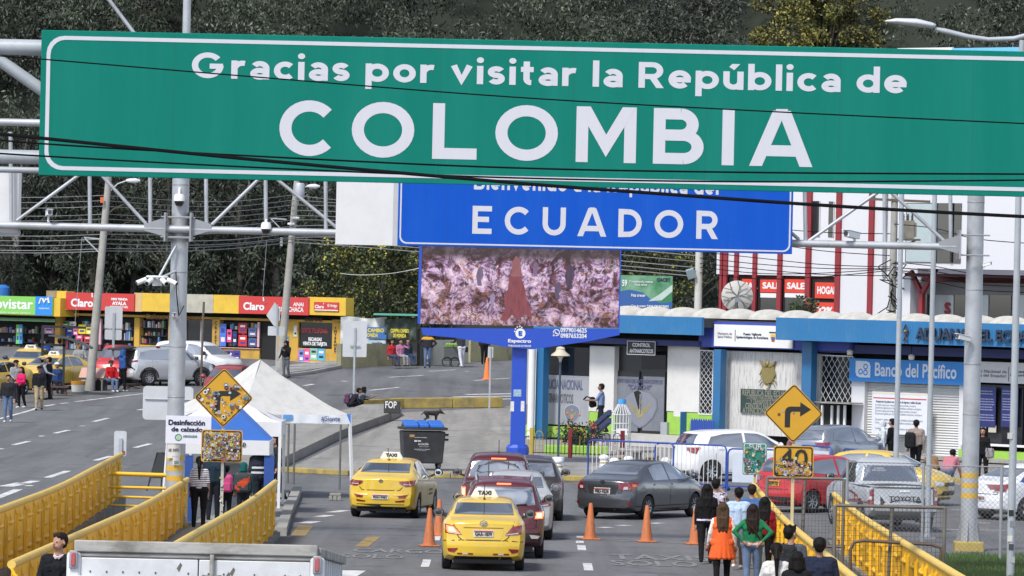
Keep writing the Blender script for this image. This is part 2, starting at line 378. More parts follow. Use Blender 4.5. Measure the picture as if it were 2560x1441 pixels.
# pavement at the shops
o = ground_sheet([pp((640, 952), (860, 918), (1290, 893), (1290, 884), (860, 905), (690, 922), (520, 935))], .12, .2).build('shop_pavement', CONCL); tag(o, kind='structure')
o = ground_sheet([pp((0, 1012), (120, 1000), (400, 968), (560, 950), (640, 936), (640, 930), (300, 950), (0, 960))], .004).build('lay_by', mat_asphalt('worn_lay_by', (.1, .1, .1), (.15, .147, .14))); tag(o, kind='structure')
def kerb(name, pts, w, h, m):
    mb = MB(); pts = [P(*p) for p in pts]
    for a, b in zip(pts, pts[1:]):
        n = max(1, int((b - a).length / 2))
        for i in range(n):
            p, q = a.lerp(b, i / n), a.lerp(b, (i + .985) / n); p.z, q.z = g(p.y) + h / 2, g(q.y) + h / 2; mb.bar(p, q, w, h)
    return tag(mb.build(name, m, bevel=.02), kind='structure')
kerb('yellow_kerb', [(690, 1180), (880, 1190), (1130, 1196), (1470, 1204), (1700, 1207)], .3, .16, YKERB)
kerb('traffic_island', [(900, 1026), (1000, 1021), (1252, 1019)], .5, .42, YKERB)
kerb('shop_kerb', [(640, 953), (780, 935), (860, 919), (1060, 905), (1290, 894)], .22, .15, CONCL)
kerb('yellow_kerb', [(2290, 1193), (2500, 1222)], .25, .14, YKERB)
def dashes(name, m, lst, off=.006):
    polys = []
    for x0, y0, x1, y1, w in lst:
        a, b = P(x0, y0), P(x1, y1); d = (b - a); d.z = 0; L_ = d.length; d.normalize(); n = Vector((-d.y, d.x, 0)) * w / 2
        polys.append([tuple(p[:2]) for p in (a - n, b - n, b + n, a + n)])
    tag(ground_sheet(polys, off).build(name, m), kind='structure')
dashes('road_markings', WHITE_LINE, [(234, 1055, 270, 1046, .2), (136, 1084, 172, 1076, .2), (34, 1113, 72, 1104, .2), (337, 1120, 376, 1110, .2), (238, 1152, 278, 1141, .2), (118, 1195, 170, 1178, .22), (-20, 1250, 46, 1224, .25),
  (202, 1066, 209, 1065, .2), (100, 1092, 108, 1090, .2), (-3, 1124, 5, 1122, .2), (68, 1216, 77, 1214, .2), (14, 1217, 60, 1208, .45), (45, 1212, 89, 1203, .3),
  (-10, 1050, 92, 1021, .16), (112, 1016, 135, 1012, .18), (150, 1010, 170, 1008, .18), (187, 1005, 365, 984, .16), (345, 1026, 420, 1014, .2),
  (1072, 929, 1140, 925, .2), (972, 944, 1060, 939, .2), (922, 977, 999, 969, .2), (1185, 952, 1275, 946, .2), (760, 965, 784, 961, .2), (1100, 1000, 1290, 998, .45), (1132, 993, 1290, 991, .45), (1165, 987, 1290, 985, .45), (858, 954, 866, 953, .3), (1164, 929, 1172, 929, .3),
  (1062, 1418, 1068, 1400, .17), (1090, 1352, 1094, 1340, .16), (1472, 1427, 1468, 1409, .19), (1455, 1377, 1453, 1364, .19), (1450, 1359, 1449, 1353, .18), (1450, 1345, 1450, 1341, .16),
  (1500, 1320, 1524, 1319, .3), (1547, 1315, 1573, 1314, .3), (1626, 1310, 1654, 1308, .3), (826, 1282, 863, 1277, .3), (797, 1293, 824, 1289, .3), (761, 1309, 787, 1304, .35),
  (2376, 1275, 2403, 1276, .15), (2447, 1308, 2475, 1309, .15), (2330, 1324, 2525, 1327, .14), (2240, 1285, 2300, 1287, .14), (860, 1441, 884, 1427, .5)])
dashes('faded_markings', FADED, [(1385, 1346, 1723, 1360, .16), (860, 1335, 1065, 1340, .16), (1740, 1215, 2050, 1222, .12), (1690, 1268, 1890, 1270, .15)])
dashes('yellow_markings', YEL_LINE, [(903, 1368, 935, 1343, .3), (745, 1340, 765, 1315, .35)])
def road_text(s, x0, x1, y0, y1):
    v, f = tmesh(s, .02); a, b = v.min(0), v.max(0); p, q = P(x0, y1), P(x1, y1); r_ = P(x0, y0); t = q - p; up = r_ - p; up.x = t.x * 0
    vs = [(p.x + (w[0] - a[0]) / (b[0] - a[0]) * t.x, p.y + (w[1] - a[1]) / (b[1] - a[1]) * up.y) for w in v]
    vs = [(x, y, g(y) + .007 + w[2]) for (x, y), w in zip(vs, v)]
    mb = MB(); mb.add(vs, f); tag(mb.build('road_lettering', FADED), kind='structure')
road_text('TAXIS', 1529, 1775, 1386, 1399); road_text('SOLO', 1529, 1745, 1401, 1414); road_text('CARGO', 880, 1112, 1371, 1381); road_text('SOLO', 846, 1010, 1385, 1395)
# wooded slope
HILL = M('hill_soil', (.018, .023, .015), .95, var=.6, sc=.6)
nx, ny = 60, 26; mb = MB(); rg = np.random.RandomState(3)
def hz(x, y): return 1.7 + max(0, y - 300) * .62 + 1.5 * math.sin(x * .11 + y * .05) * min(1, max(0, (y - 300) / 20))
mb.add([(x, y, hz(x, y) - (.3 if y < 301 else 0)) for y in np.linspace(298, 420, ny) for x in np.linspace(-90, 90, nx)], [(j * nx + i, j * nx + i + 1, (j + 1) * nx + i + 1, (j + 1) * nx + i) for j in range(ny - 1) for i in range(nx - 1)])
tag(mb.build('hillside', HILL, smooth=60), kind='structure')

# ======================= trees =======================
def mat_leaf(name, stops, rough=.45):
    m, nt, b = nodes(name); gm = nt.nodes.new('ShaderNodeNewGeometry')
    tv = noise_(nt, .16, coord(nt, 'Object'), 2, .5)   # crowns differ in tone
    nt.links.new(mix(nt, 1, ramp(nt, gm.outputs['Random Per Island'], stops), ramp(nt, tv, [(.38, .4), (.62, 1.25)]), 'MULTIPLY'), b.inputs['Base Color'])
    b.inputs['Roughness'].default_value = rough; b.inputs['Specular IOR Level'].default_value = .5
    return m
LEAF_E = mat_leaf('eucalyptus_leaf', [(0, (.022, .032, .017)), (.6, (.042, .056, .032)), (.93, (.06, .075, .048)), (1, (.085, .1, .075))], .55)
LEAF_S = mat_leaf('silver_leaf', [(0, (.028, .035, .024)), (.5, (.06, .07, .05)), (.85, (.11, .125, .1)), (1, (.22, .24, .2))], .55)
LEAF_A = mat_leaf('acacia_leaf', [(0, (.024, .038, .014)), (.55, (.05, .07, .024)), (.84, (.08, .095, .025)), (.9, (.3, .27, .04)), (1, (.42, .37, .07))], .6)
LEAF_D = mat_leaf('shrub_leaf', [(0, (.02, .035, .012)), (.7, (.05, .08, .025)), (1, (.1, .14, .05))], .5)
BARK = M('bark', (.12, .105, .085), .9, var=.4, sc=2, bump=.5, stretch=(1, 1, .25))
BARKP = M('pale_bark', (.2, .185, .16), .9, var=.4, sc=2, bump=.4, stretch=(1, 1, .25))
def leaves(rs, cents, rads, per, L_, Wd, droop=.6, squash=.8):
    n = len(cents) * per; c = np.repeat(np.asarray(cents), per, 0); r = np.repeat(np.asarray(rads), per)
    d = rs.normal(size=(n, 3)); d /= np.linalg.norm(d, axis=1)[:, None]; rad = rs.uniform(.35, 1, n) ** .6
    p = c + d * (r * rad)[:, None] * np.array([1, 1, squash])
    ax = rs.normal(size=(n, 3)) + d * .6; ax[:, 2] -= droop * 1.6; ax /= np.linalg.norm(ax, axis=1)[:, None]
    sd = np.cross(ax, rs.normal(size=(n, 3))); sd /= np.linalg.norm(sd, axis=1)[:, None]
    l = (L_ * rs.uniform(.6, 1.3, n))[:, None]; w = (Wd * rs.uniform(.6, 1.2, n))[:, None]
    v = np.stack([p, p + ax * l * .5 + sd * w, p + ax * l, p + ax * l * .5 - sd * w], 1).reshape(-1, 3)
    return v
def quadmesh(name, v, mat):
    me = bpy.data.meshes.new(name); n = len(v) // 4
    me.vertices.add(len(v)); me.vertices.foreach_set('co', v.astype(np.float32).ravel()); me.loops.add(len(v)); me.loops.foreach_set('vertex_index', np.arange(len(v), dtype=np.int32))
    me.polygons.add(n); me.polygons.foreach_set('loop_start', np.arange(0, len(v), 4, dtype=np.int32))
    me.materials.append(mat); me.update(calc_edges=True); return me
def crown_pts(rs, n, h0, h1, rad, gap=.25, shape='euc'):
    out, rr = [], []
    while len(out) < n:
        t = rs.uniform(); a = rs.uniform(0, 6.28); q = rs.uniform() ** .5
        R_ = rad * ((.35 + 1.3 * t - .95 * t * t) * 1.2 if shape == 'euc' else math.sin(math.pi * (.12 + .8 * t)) ** .6)
        R_ *= 1 + .35 * math.sin(3 * a + h1) + .2 * math.sin(7 * t + a)
        p = (math.cos(a) * R_ * q, math.sin(a) * R_ * q, h0 + (h1 - h0) * t); out.append(p); rr.append(rs.uniform(.5, 1.1))
    return np.array(out), np.array(rr)
def make_tree(seed, h, rad, leaf, bark, n=70, per=110, L_=.34, Wd=.05, droop=.7, h0=.2, shape='euc', cl=1.0):
    rs = np.random.RandomState(seed); c, r = crown_pts(rs, n, h * h0, h * .97, rad, shape=shape)
    crown = quadmesh('crown', leaves(rs, c, r * cl, per, L_, Wd, droop), leaf)
    mb = MB(); b = .018 * h; top = Vector((rs.uniform(-.5, .5), rs.uniform(-.5, .5), h * .85)); mid = top * .5 + Vector((rs.uniform(-.3, .3), rs.uniform(-.3, .3), 0))
    mb.tube([(0, 0, -.6), mid * .5, mid, (mid + top) / 2, top], [b * 1.2, b * .95, b * .75, b * .5, b * .2], 8)
    for i in rs.permutation(n)[:18]:
        e = Vector(c[i]); s = top * min(.95, max(.1, (e.z - rad * .7) / h / .85)); mb.tube([s, s.lerp(e, .5) + Vector((0, 0, .25)), e], [b * .35, b * .22, b * .08], 5, caps=False)
    trunk = mb.build('trunk', bark, None, 60); me = trunk.data; bpy.data.objects.remove(trunk)
    return me, crown
EUC = [make_tree(s, h, r, lf, bk, n, 105) for s, h, r, lf, bk, n in ((11, 11, 2.6, LEAF_E, BARK, 80), (12, 13, 3.0, LEAF_E, BARKP, 95), (13, 10, 2.4, LEAF_S, BARKP, 70), (14, 12, 2.8, LEAF_E, BARK, 85))]
ACA = [make_tree(s, h, r, LEAF_A, BARK, n, 150, .17, .06, .1, .1, 'round', .75) for s, h, r, n in ((21, 6.5, 3.6, 130), (22, 7.5, 3.3, 120))]
def tree(name, meshes, label, loc, rz, sc=1, group=None):
    t = T(name, label, 'tree', loc, rz, group); t.scale = (sc, sc, sc)
    for nm, me in zip(('trunk', 'crown'), meshes):
        o = bpy.data.objects.new(nm, me); COL.objects.link(o); o.parent = t
    return t
GT = 'eucalyptus trees at the foot of the wooded slope'
for i, (px, Y, k, s, lab) in enumerate([(30, 300, 1, 1.0, 'dark eucalyptus behind the green and blue shop sign at far left'), (130, 303, 3, .95, 'dark eucalyptus left of the leaning utility pole with the orange tag'),
    (225, 299, 0, 1.0, 'dark eucalyptus directly behind the leaning utility pole with the orange tag'), (330, 304, 2, 1.05, 'silvery eucalyptus between the leaning utility pole and the grey gantry post'), (420, 298, 3, .9, 'dark eucalyptus behind the grey gantry post with cameras'),
    (505, 302, 2, 1.1, 'pale leaved eucalyptus just right of the grey gantry post'), (600, 299, 0, 1.0, 'dark eucalyptus behind the white tent and yellow shop fascia'), (690, 304, 1, .9, 'dark eucalyptus behind the utility pole with the transformer'), (780, 298, 3, 1.0, 'dark eucalyptus left of the white blank panel above the shops'),
    (1660, 303, 0, 1.0, 'dark eucalyptus behind the green billboard on the customs roof'), (1720, 299, 3, .85, 'dark eucalyptus behind the white pole with a floodlight')]):
    u, v = uv(px, 760); X = u / F * Y; tree('eucalyptus_tree', EUC[k], lab, (X, Y, hz(X, Y) - .2), i * 1.3, s, GT)
for px, py, Y, k, s, lab in [(945, 880, 292, 0, 1.02, 'yellow flowering acacia behind the green roofed stall'), (1040, 880, 296, 1, .9, 'yellow flowering acacia partly behind the big video screen'), (1590, 860, 292, 1, 1.0, 'yellow flecked acacia behind the green billboard')]:
    u, v = uv(px, py); X = u / F * Y; tree('acacia_tree', ACA[k], lab, (X, Y, hz(X, Y) - .2), px, s)
u, v = uv(2060, 130); X = u / 14000 * 330; tree('acacia_tree', make_tree(23, 9.5, 5.0, mat_leaf('acacia_bloom', [(0, (.03, .045, .015)), (.35, (.06, .08, .025)), (.5, (.2, .19, .04)), (1, (.42, .36, .08))], .6), BARK, 210, 170, .2, .07, .1, .1, 'round', .8), 'yellow flowering acacia high on the slope above the green sign', (X, 330, 14.2), 1)
u, v = uv(1720, 60); X = u / 14000 * 326; tree('eucalyptus_tree', make_tree(24, 10, 4.0, LEAF_S, BARKP, 110, 120, .3, .06, .3, .1, 'round', 1), 'silvery leaved tree high on the slope left of the yellow acacia', (X, 326, 12.6), 1)
u, v = uv(330, 40); X = u / 14000 * 326; tree('eucalyptus_tree', make_tree(25, 10, 4.4, LEAF_S, BARKP, 80, 120, .3, .06, .3, .1, 'round', 1), 'silvery leaved tree above the left part of the green sign', (X, 326, 12.2), 1)
# the rest of the wood reads as one mass
rs = np.random.RandomState(5); cs, rr = [], []
for i in range(330):
    x = rs.uniform(-50, 50); y = 303 + 56 * rs.uniform(); hh = rs.uniform(5, 11); ra = rs.uniform(1.6, 3.2); z0 = hz(x, y)
    if abs(x - 18.3) < 6.5 and y < 333: continue   # the yellow acacia stands free here
    for j in range(24):
        d = rs.normal(size=3); d /= np.linalg.norm(d); d *= rs.uniform(.2, 1) ** .5; cs.append((x + d[0] * ra, y + d[1] * ra, z0 + hh * .62 + d[2] * hh * .42)); rr.append(rs.uniform(.5, 1.0))
for i in range(1100): x = rs.uniform(-50, 50); y = rs.uniform(301, 365); cs.append((x, y, hz(x, y) + rs.uniform(.2, 1.4))); rr.append(rs.uniform(.6, 1.1))
vv = leaves(rs, cs, rr, 80, .3, .052, .8)
tag(link('forest', quadmesh('forest', vv, LEAF_E)), 'dark eucalyptus wood covering the slope behind the border post', 'forest', kind='stuff')
# ======================= gantries, signs over the road, poles, cables =======================
GALV = M('galvanised_steel', (.42, .44, .47), .5, .35, .1, 3, dirt=(.2, .19, .17), dirtamt=.5, dsc=1.2)
GALVD = M('dull_steel', (.3, .31, .33), .55, .35, .12, 3)
POLEW = M('painted_pole', (.36, .39, .42), .5, .1, .1, 2, dirt=(.2, .2, .2), dirtamt=.4)
GREENS = M('green_sheeting', (.003, .16, .12), .7, 0, .06, 3, spec=.12, stretch=(2.5, 1, .3), dirt=(.012, .2, .155), dirtamt=.5, dsc=.5)
SWHITE = M('white_sheeting', (.53, .53, .575), .7, 0, .05, 3, spec=.15, stretch=(2.5, 1, .3))
BLUES = M('blue_sheeting', (.005, .075, .44), .7, 0, .05, 3, spec=.12, stretch=(2.5, 1, .3), dirt=(.02, .11, .5), dirtamt=.4, dsc=.6)
PANEL = M('panel_white', (.62, .62, .63), .6, 0, .04, 2, dirt=(.5, .5, .5), dirtamt=.4)
BLK = M('black_plastic', (.012, .012, .014), .5, var=.2); RUBBER = M('cable_black', (.006, .006, .007), .9, spec=.1)
WHP = M('white_plastic', (.7, .71, .72), .4, var=.05); LENS = M('lens_glass', (.01, .01, .012), .08, spec=.8)
CONCP = M('pole_concrete', (.33, .32, .29), .9, var=.22, sc=3, bump=.2, dirt=(.17, .16, .14), dirtamt=.7, dsc=.9)
YBAND = M('yellow_band', (.6, .36, .03), .6, dirt=(.35, .25, .1), dirtamt=.5); RUST = M('rusty_steel', (.13, .1, .08), .8, .2, .35, 5)

def gantry_sign(fr, label, cor, inset, bw, mat, rad, d=0, name='overhead_sign', border=True):
    """cor: pixels of top-left and bottom-right corners"""
    t = TF(name, label, 'road sign', fr); x0, x1, z0, z1 = fr.rect(*cor, d); mb = MB()
    mb.box(x0, x1, d, d + .07, z0, z1); mb.build('sign_panel', mat, t, bevel=.01)
    if border:
        mb = MB(); ring(mb, rrect(x0 + inset, x1 - inset, z0 + inset, z1 - inset, rad), rrect(x0 + inset + bw, x1 - inset - bw, z0 + inset + bw, z1 - inset - bw, rad - bw * .6), d - .006, d - .001); mb.build('border', SWHITE, t)
    mb = MB(); [mb.box(x0 + (x1 - x0) * k / 8 - .003, x0 + (x1 - x0) * k / 8 + .003, d - .0015, d - .0002, z0 + .01, z1 - .01) for k in range(1, 8)]; mb.build('sheet_joints', M('joint' + mat.name, tuple(v * .6 for v in mat.node_tree.nodes['Mix'].inputs[6].default_value[:3]), .6), t)['kind'] = 'stuff'
    for k in range(6):
        x = x0 + (x1 - x0) * (k + .5) / 6; mb = MB(); mb.box(x - .04, x + .04, d + .072, d + .16, z0 + .1, z1 - .1); mb.build('stiffener', GALVD, t)
    return t, (x0, x1, z0, z1)
# --- the nearest gantry with the long green sign
o = W(104, 75, 90); GS = Frame((o.x, 90, g(90)))
gs, bb = gantry_sign(GS, 'long green overhead sign thanking visitors to Colombia in white letters', (104, 75, 2760, 497), .09, .062, GREENS, .28)
def tbox(fr, x0, y0, x1, y1, d=0):
    a = fr.hit(x0, y0, d); b = fr.hit(x1, y1, d); return a[0], b[0], a[1], b[1]   # baseline left, cap right
sign_text(gs, 'Gracias por visitar la República de', tbox(GS, 479, 195, 2268, 170, -.004), -.004, SWHITE, .2, .14, .36)
sign_text(gs, 'COLOMBIA', tbox(GS, 697, 389, 2030, 279, -.004), -.004, SWHITE, .2, .285)
gt = TF('sign_gantry', 'thick pale steel gantry beams carrying the green sign', 'gantry', GS); mb = MB()
for y, r in ((118, .13), (392, .115)):
    a = W(-260, y - 6, 90.5); b = W(2860, y + 63, 90.5); mb = MB(); mb.tube([a, b], r, 14); mb.build('beam', POLEW, gt, 50, local=False)
for x0, y0, x1, y1 in ((-20, 138, 200, 292), (-230, 392, -20, 138)):
    mb = MB(); mb.tube([W(x0, y0, 90.5), W(x1, y1, 90.5)], .1, 12); mb.build('brace', POLEW, gt, 50, local=False)
for px in (-290, 2890):
    a = W(px, 60, 90.5); mb = MB(); mb.tube([(a.x, 90.5, g(90.5) - .3), (a.x, 90.5, a.z)], .2, 16); mb.build('post', POLEW, gt, 50, local=False)
mb = MB(); mb.tube([W(-20, 424, 90.4), W(300, 431, 90.4)], .05, 10); mb.build('conduit', POLEW, gt, 50, local=False)
# --- the second gantry
base = W(433, 1332, 128); G2 = Frame((base.x, 128, g(128)))
g2 = TF('sign_gantry', 'grey lattice gantry on two round posts carrying the blue Ecuador sign', 'gantry', G2)
px_r = W(2421, 1372, 128).x
for X in (base.x, px_r):
    mb = MB(); mb.tube([(X, 128, g(128) - .4), (X, 128, 9.6)], .195, 24); ps = mb.build('post', GALV, g2, 50, local=False)
    for z0 in (1.15, 1.38, 1.61): mb = MB(); mb.lathe([(.1975, z0), (.1975, z0 + .12)], (X, 128, 0), 24); mb.build('reflective_band', YBAND, g2, 50, local=False)
    for z in (4.2, 5.9, 7.9, 3.05): mb = MB(); mb.lathe([(.199, z), (.203, z + .015), (.199, z + .03)], (X, 128, 0), 24); mb.build('strap', GALVD, g2, local=False)
    mb = MB(); mb.box(X - .33, X + .33, 127.67, 128.33, g(128) - .3, g(128) + .22); mb.build('footing', YKERB, g2, local=False, bevel=.03)
    for k in range(6):
        a = k * math.pi / 3 + .3; c, s_ = math.cos(a), math.sin(a); mb = MB(); M_ = Matrix.Translation((X, 128, 0)) @ Matrix.Rotation(a, 4, 'Z'); mb.mi = 0
        z = g(128) + .22; mb.add([M_ @ Vector(p) for p in ((.19, -.01, z), (.31, -.01, z), (.2, -.01, z + .5), (.19, .01, z), (.31, .01, z), (.2, .01, z + .5))], [(0, 1, 2), (5, 4, 3), (0, 3, 4, 1), (1, 4, 5, 2), (2, 5, 3, 0)]); mb.build('gusset', GALVD, g2, local=False)
mb = MB(); mb.tube([(base.x + .05, 128, 9.4), (base.x + .05, 128, 13.2)], .09, 12); mb.build('mast', GALV, g2, 50, local=False)
mb = MB(); mb.tube([(base.x, 128, 9.9), W(250, -30, 128)], .045, 8); mb.build('stay', GALV, g2, 50, local=False)
for dz, r in ((0, .085), (2.35, .085)):
    mb = MB(); a, b = W(-60, 562, 127.7), W(2392, 618, 127.7); a.z += dz; b.z += dz; mb.tube([a, b], r, 14); mb.build('beam', GALV, g2, 50, local=False)
tr = MB()
def ext(a, b, ytop=330): 
    (x0, y0), (x1, y1) = a, b; t = (ytop - y0) / (y1 - y0); return W(x0, y0, 127.7), W(x0 + (x1 - x0) * t, ytop, 127.7)
for a, b in [((225, 562), (224, 445)), ((376, 566), (375, 450)), ((516, 569), (515, 450)), ((665, 573), (664, 455)), ((2014, 607), (2012, 495)), ((2212, 611), (2211, 495)), ((2377, 615), (2376, 500)), ((28, 560), (27, 430)), ((815, 576), (814, 460))]:
    mb = MB(); mb.tube(ext(a, b), .045, 10); mb.build('upright', GALV, g2, 50, local=False)
for a, b in [((42, 552), (195, 440)), ((365, 560), (255, 440)), ((530, 562), (640, 455)), ((840, 568), (700, 455)), ((2022, 603), (2175, 495)), ((2366, 608), (2243, 495)), ((1998, 600), (1880, 495))]:
    mb = MB(); mb.tube(ext(a, b), .04, 10); mb.build('diagonal', GALV, g2, 50, local=False)
for cx, sg in ((445, -1), (445, 1), (2431, -1)):
    y0 = 568 + (cx - 445) * .022; q = [W(cx + sg * 32, y0 - 24, 127.7), W(cx + sg * 84, y0 - 7, 127.7), W(cx + sg * 84, y0 + 9, 127.7), W(cx + sg * 32, y0 + 24, 127.7)]
    mb = MB(); mb.prism([(p.x, p.z) for p in q], 127.62, 127.66); mb.prism([(p.x, p.z) for p in q], 127.78, 127.82); mb.build('bracket', GALVD, g2, local=False)
    p = W(cx + sg * 32, y0, 127.7); mb = MB(); mb.box(p.x - .02, p.x + .02, 127.5, 128.3, p.z - .33, p.z + .33); mb.build('clamp_plate', GALVD, g2, local=False)
    for dz in (-.24, .22): mb = MB(); mb.tube([(p.x, 127.6, p.z + dz), (p.x - sg * .68, 127.6, p.z + dz)], .018, 6); mb.build('clamp_bolt', GALVD, g2, local=False)
o = W(997, 612, 127.3); BS = Frame((o.x, 127.3, g(127.3)))
bs, bb = gantry_sign(BS, 'blue overhead sign welcoming visitors to Ecuador in white capitals', (998, 392, 1980, 636), .045, .035, BLUES, .16)
sign_text(bs, 'ECUADOR', tbox(BS, 1180, 585, 1797, 528, -.004), -.004, SWHITE, .19, .44)
sign_text(bs, 'Bienvenido a la República del', tbox(BS, 1185, 474, 1797, 448, -.004), -.004, SWHITE, .21, .14, .4)
t = TF('blank_panel', 'blank off-white panel beside the blue Ecuador sign', 'panel', BS); a = BS.rect(840, 440, 996, 613, .03); mb = MB()
mb.box(a[0], a[1] - .12, .03, .1, a[2], a[3]); mb.build('sign_panel', PANEL, t); mb = MB(); mb.box(a[1] - .118, a[1] - .005, .02, .11, a[2], a[3]); mb.build('edge_strip', M('edge_grey', (.42, .43, .44), .6), t)
o = W(25, 585, 127.3); fr = Frame((o.x, 127.3, g(127.3))); t = TF('blank_panel', 'pale backlit looking panel at the left end of the lattice gantry', 'panel', fr); a = fr.rect(-60, 420, 50, 585, .55)
mb = MB(); mb.box(a[0], a[1], .55, .62, a[2], a[3]); mb.build('sign_panel', PANEL, t); mb = MB(); ring(mb, rrect(a[0] - .03, a[1] + .03, a[2] - .03, a[3] + .03, .03), rrect(a[0] + .03, a[1] - .03, a[2] + .03, a[3] - .03, .02), .5, .54); mb.build('frame', GALVD, t)

# --- cameras on the poles
def bullet(label, pos, yaw, s=1.0, pitch=-12, mount=None):
    t = T('security_camera', label, 'camera', pos, R(yaw)); Mx = Matrix.Rotation(R(pitch), 4, 'X')
    mb = MB(); mb.box(-.055 * s, .055 * s, -.2 * s, .16 * s, -.05 * s, .05 * s, Mx); mb.box(-.065 * s, .065 * s, -.25 * s, .17 * s, .052 * s, .066 * s, Mx); mb.build('housing', WHP, t, bevel=.012 * s)
    mb = MB(); mb.cyl(Mx @ Vector((0, -.203 * s, 0)), Mx @ Vector((0, -.215 * s, 0)), .04 * s, n=14); mb.build('lens', LENS, t)
    if mount is not None: mb = MB(); mb.tube([(0, .05 * s, -.04 * s), Vector((0, .1 * s, -.14 * s)), Matrix.Rotation(-R(yaw), 3, 'Z') @ Vector(mount)], .022 * s, 8); mb.build('bracket', WHP, t, 50)
    return t
def domecam(label, pos, s=1.0, arm=None):
    t = T('dome_camera', label, 'camera', pos); mb = MB(); mb.lathe([(0, .16 * s), (.09 * s, .15 * s), (.115 * s, .1 * s), (.12 * s, 0)], n=16); mb.build('housing', WHP, t, 50)
    mb = MB(); mb.lathe([(.105 * s, 0), (.1 * s, -.05 * s), (.07 * s, -.1 * s), (0, -.12 * s)], n=16); mb.build('dome', LENS, t, 60)
    if arm is not None: mb = MB(); mb.tube([(0, 0, .15 * s), (0, 0, .22 * s), arm], .025 * s, 8); mb.build('bracket', WHP, t, 50)
    return t
domecam('white dome camera high on the left gantry post', W(448, 503, 127.72), 1.05, (0, .1, .3))
p = W(393, 693, 127.5); t = T('camera_cluster', 'ring of white cameras on an arm from the left gantry post', 'camera', p); mb = MB(); mb.lathe([(.1, -.03), (.24, -.03), (.26, 0), (.24, .03), (.1, .03)], n=20); mb.build('ring', WHP, t, 50)
for a in (200, 245, 300, 340):
    c, s_ = math.cos(R(a)), math.sin(R(a)); q = Vector((c * .26, s_ * .26, -.06)); mb = MB(); mb.tube([q, q + Vector((c * .22, s_ * .22, -.09))], .06, 12); cc = mb.build('camera_head', WHP, t, 50)
    mb = MB(); e = q + Vector((c * .222, s_ * .222, -.091)); mb.tube([e, e + Vector((c * .012, s_ * .012, -.005))], .045, 12); mb.build('lens', LENS, cc)
mb = MB(); mb.tube([(.05, 0, .02), W(440, 615, 127.72) - p], .03, 8); mb.tube([(.1, 0, 0), W(440, 678, 127.72) - p], .025, 8); mb.build('arm', GALV, t, 50)
mb = MB(); mb.lathe([(0, -.03), (.09, -.06), (.11, -.17), (.11, -.2)], n=14); mb.build('dome_housing', WHP, t, 50); mb = MB(); mb.lathe([(.1, -.2), (.09, -.25), (0, -.3)], n=14); mb.build('dome', LENS, t, 50)
bullet('small white camera strapped low on the left gantry post', W(437, 793, 127.65), 0, .7, -20, (0, .15, 0))
bullet('white box camera standing on the gantry beam at far left', W(122, 534, 127.7), 10, 1.15, -5, (0, .05, -.2))
domecam('black dome camera hanging under the lattice beam', W(665, 573, 127.62), 1.0, (0, .02, .2))
bullet('white box camera standing on the gantry beam right of the blue sign', W(2131, 588, 127.7), -35, 1.4, -6, (0, .05, -.2))
bullet('white bullet camera on the right gantry post', W(2410, 846, 127.6), -50, 1.05, -10, (.12, .2, 0))
bullet('tiny grey camera on the far side of the right gantry post', W(2466, 662, 127.9), 60, .6, -15, (-.15, .05, 0))
mb = MB(); mb.tube([W(440, 680, 127.75), W(441, 730, 127.72), W(447, 790, 127.7), W(460, 765, 127.75)], .012, 6); solo(mb, 'camera_cable', 'black cable looped down the left gantry post', 'cable', RUBBER)

# --- lamp posts and flagpoles
def post(name, label, cat, px, py, ytop, r0, r1, mat, plate=True, group=None):
    b = P(px, py); t = T(name, label, cat, b, 0, group); v = uv(px, ytop)[1]; z = H - v / F * b.y - b.z
    mb = MB(); mb.tube([(0, 0, -.05), (0, 0, z)], r0, 16, r1); mb.build('pole', mat, t, 50)
    if plate: mb = MB(); mb.box(-.2, .2, -.2, .2, 0, .04); mb.build('base_plate', GALVD, t)
    return t, z, b
t, z, b = post('flagpole', 'pale flagpole with stickers in front of the silver pickup', 'pole', 2237, 1290, 300, .075, .06, POLEW)
mb = MB(); mb.ball((0, 0, z + .06), .09); mb.build('finial', POLEW, t, 50)
t, z, b = post('flagpole', 'pale flagpole standing between the silver pickup and the right gantry post', 'pole', 2318, 1347, 320, .07, .055, POLEW)
mb = MB(); mb.ball((0, 0, z + .06), .09); mb.build('finial', POLEW, t, 50)
bL = P(2525, 1462); t = T('street_lamp', 'tall street lamp with curved double arm at right edge', 'street lamp', bL)
top = W(2534, 100, bL.y) - bL
mb = MB(); mb.tube([(0, 0, -.1), (0, 0, top.z)], .082, 16, .055); mb.build('pole', POLEW, t, 50)
mb = MB(); q = [W(x, y, bL.y) - bL for x, y in ((2338, 73), (2362, 78), (2420, 92), (2470, 99), (2534, 97), (2600, 80), (2700, 60))]; mb.tube(q, [.04, .055, .05, .045, .05, .05, .045], 12); mb.build('arm', POLEW, t, 60)
for xs_ in (((2338, 68), (2330, 66), (2290, 57), (2240, 52), (2213, 53)), ((2700, 62), (2712, 64), (2750, 62), (2800, 64), (2830, 68))):
    q = [W(x, y, bL.y) - bL for x, y in xs_]; mb = MB()
    mb.tube(q, [.05, .075, .1, .07, .02], 14); hd = mb.build('lamp_head', M('lamp_grey', (.5, .52, .55), .45), t, 70); hd.data.transform(Matrix.Translation((0, 0, q[2].z)) @ Matrix.Diagonal((1, 1.9, .8, 1)) @ Matrix.Translation((0, 0, -q[2].z)))
for i, (y, cc) in enumerate(((1090, '#b8b6b0'), (1283, '#222222'), (1310, '#777a7d'), (1347, '#c9c6bd'), (1368, '#3a3f44'), (1400, '#a0a2a2'))):
    p = W(2525 + (i % 3) * 3, y, bL.y - .085) - bL; mb = MB(); mb.box(p.x - .05, p.x + .05, -.087, -.084, p.z - .06, p.z + .06); mb.build('sticker', M('stk' + cc, cc, .6), t)

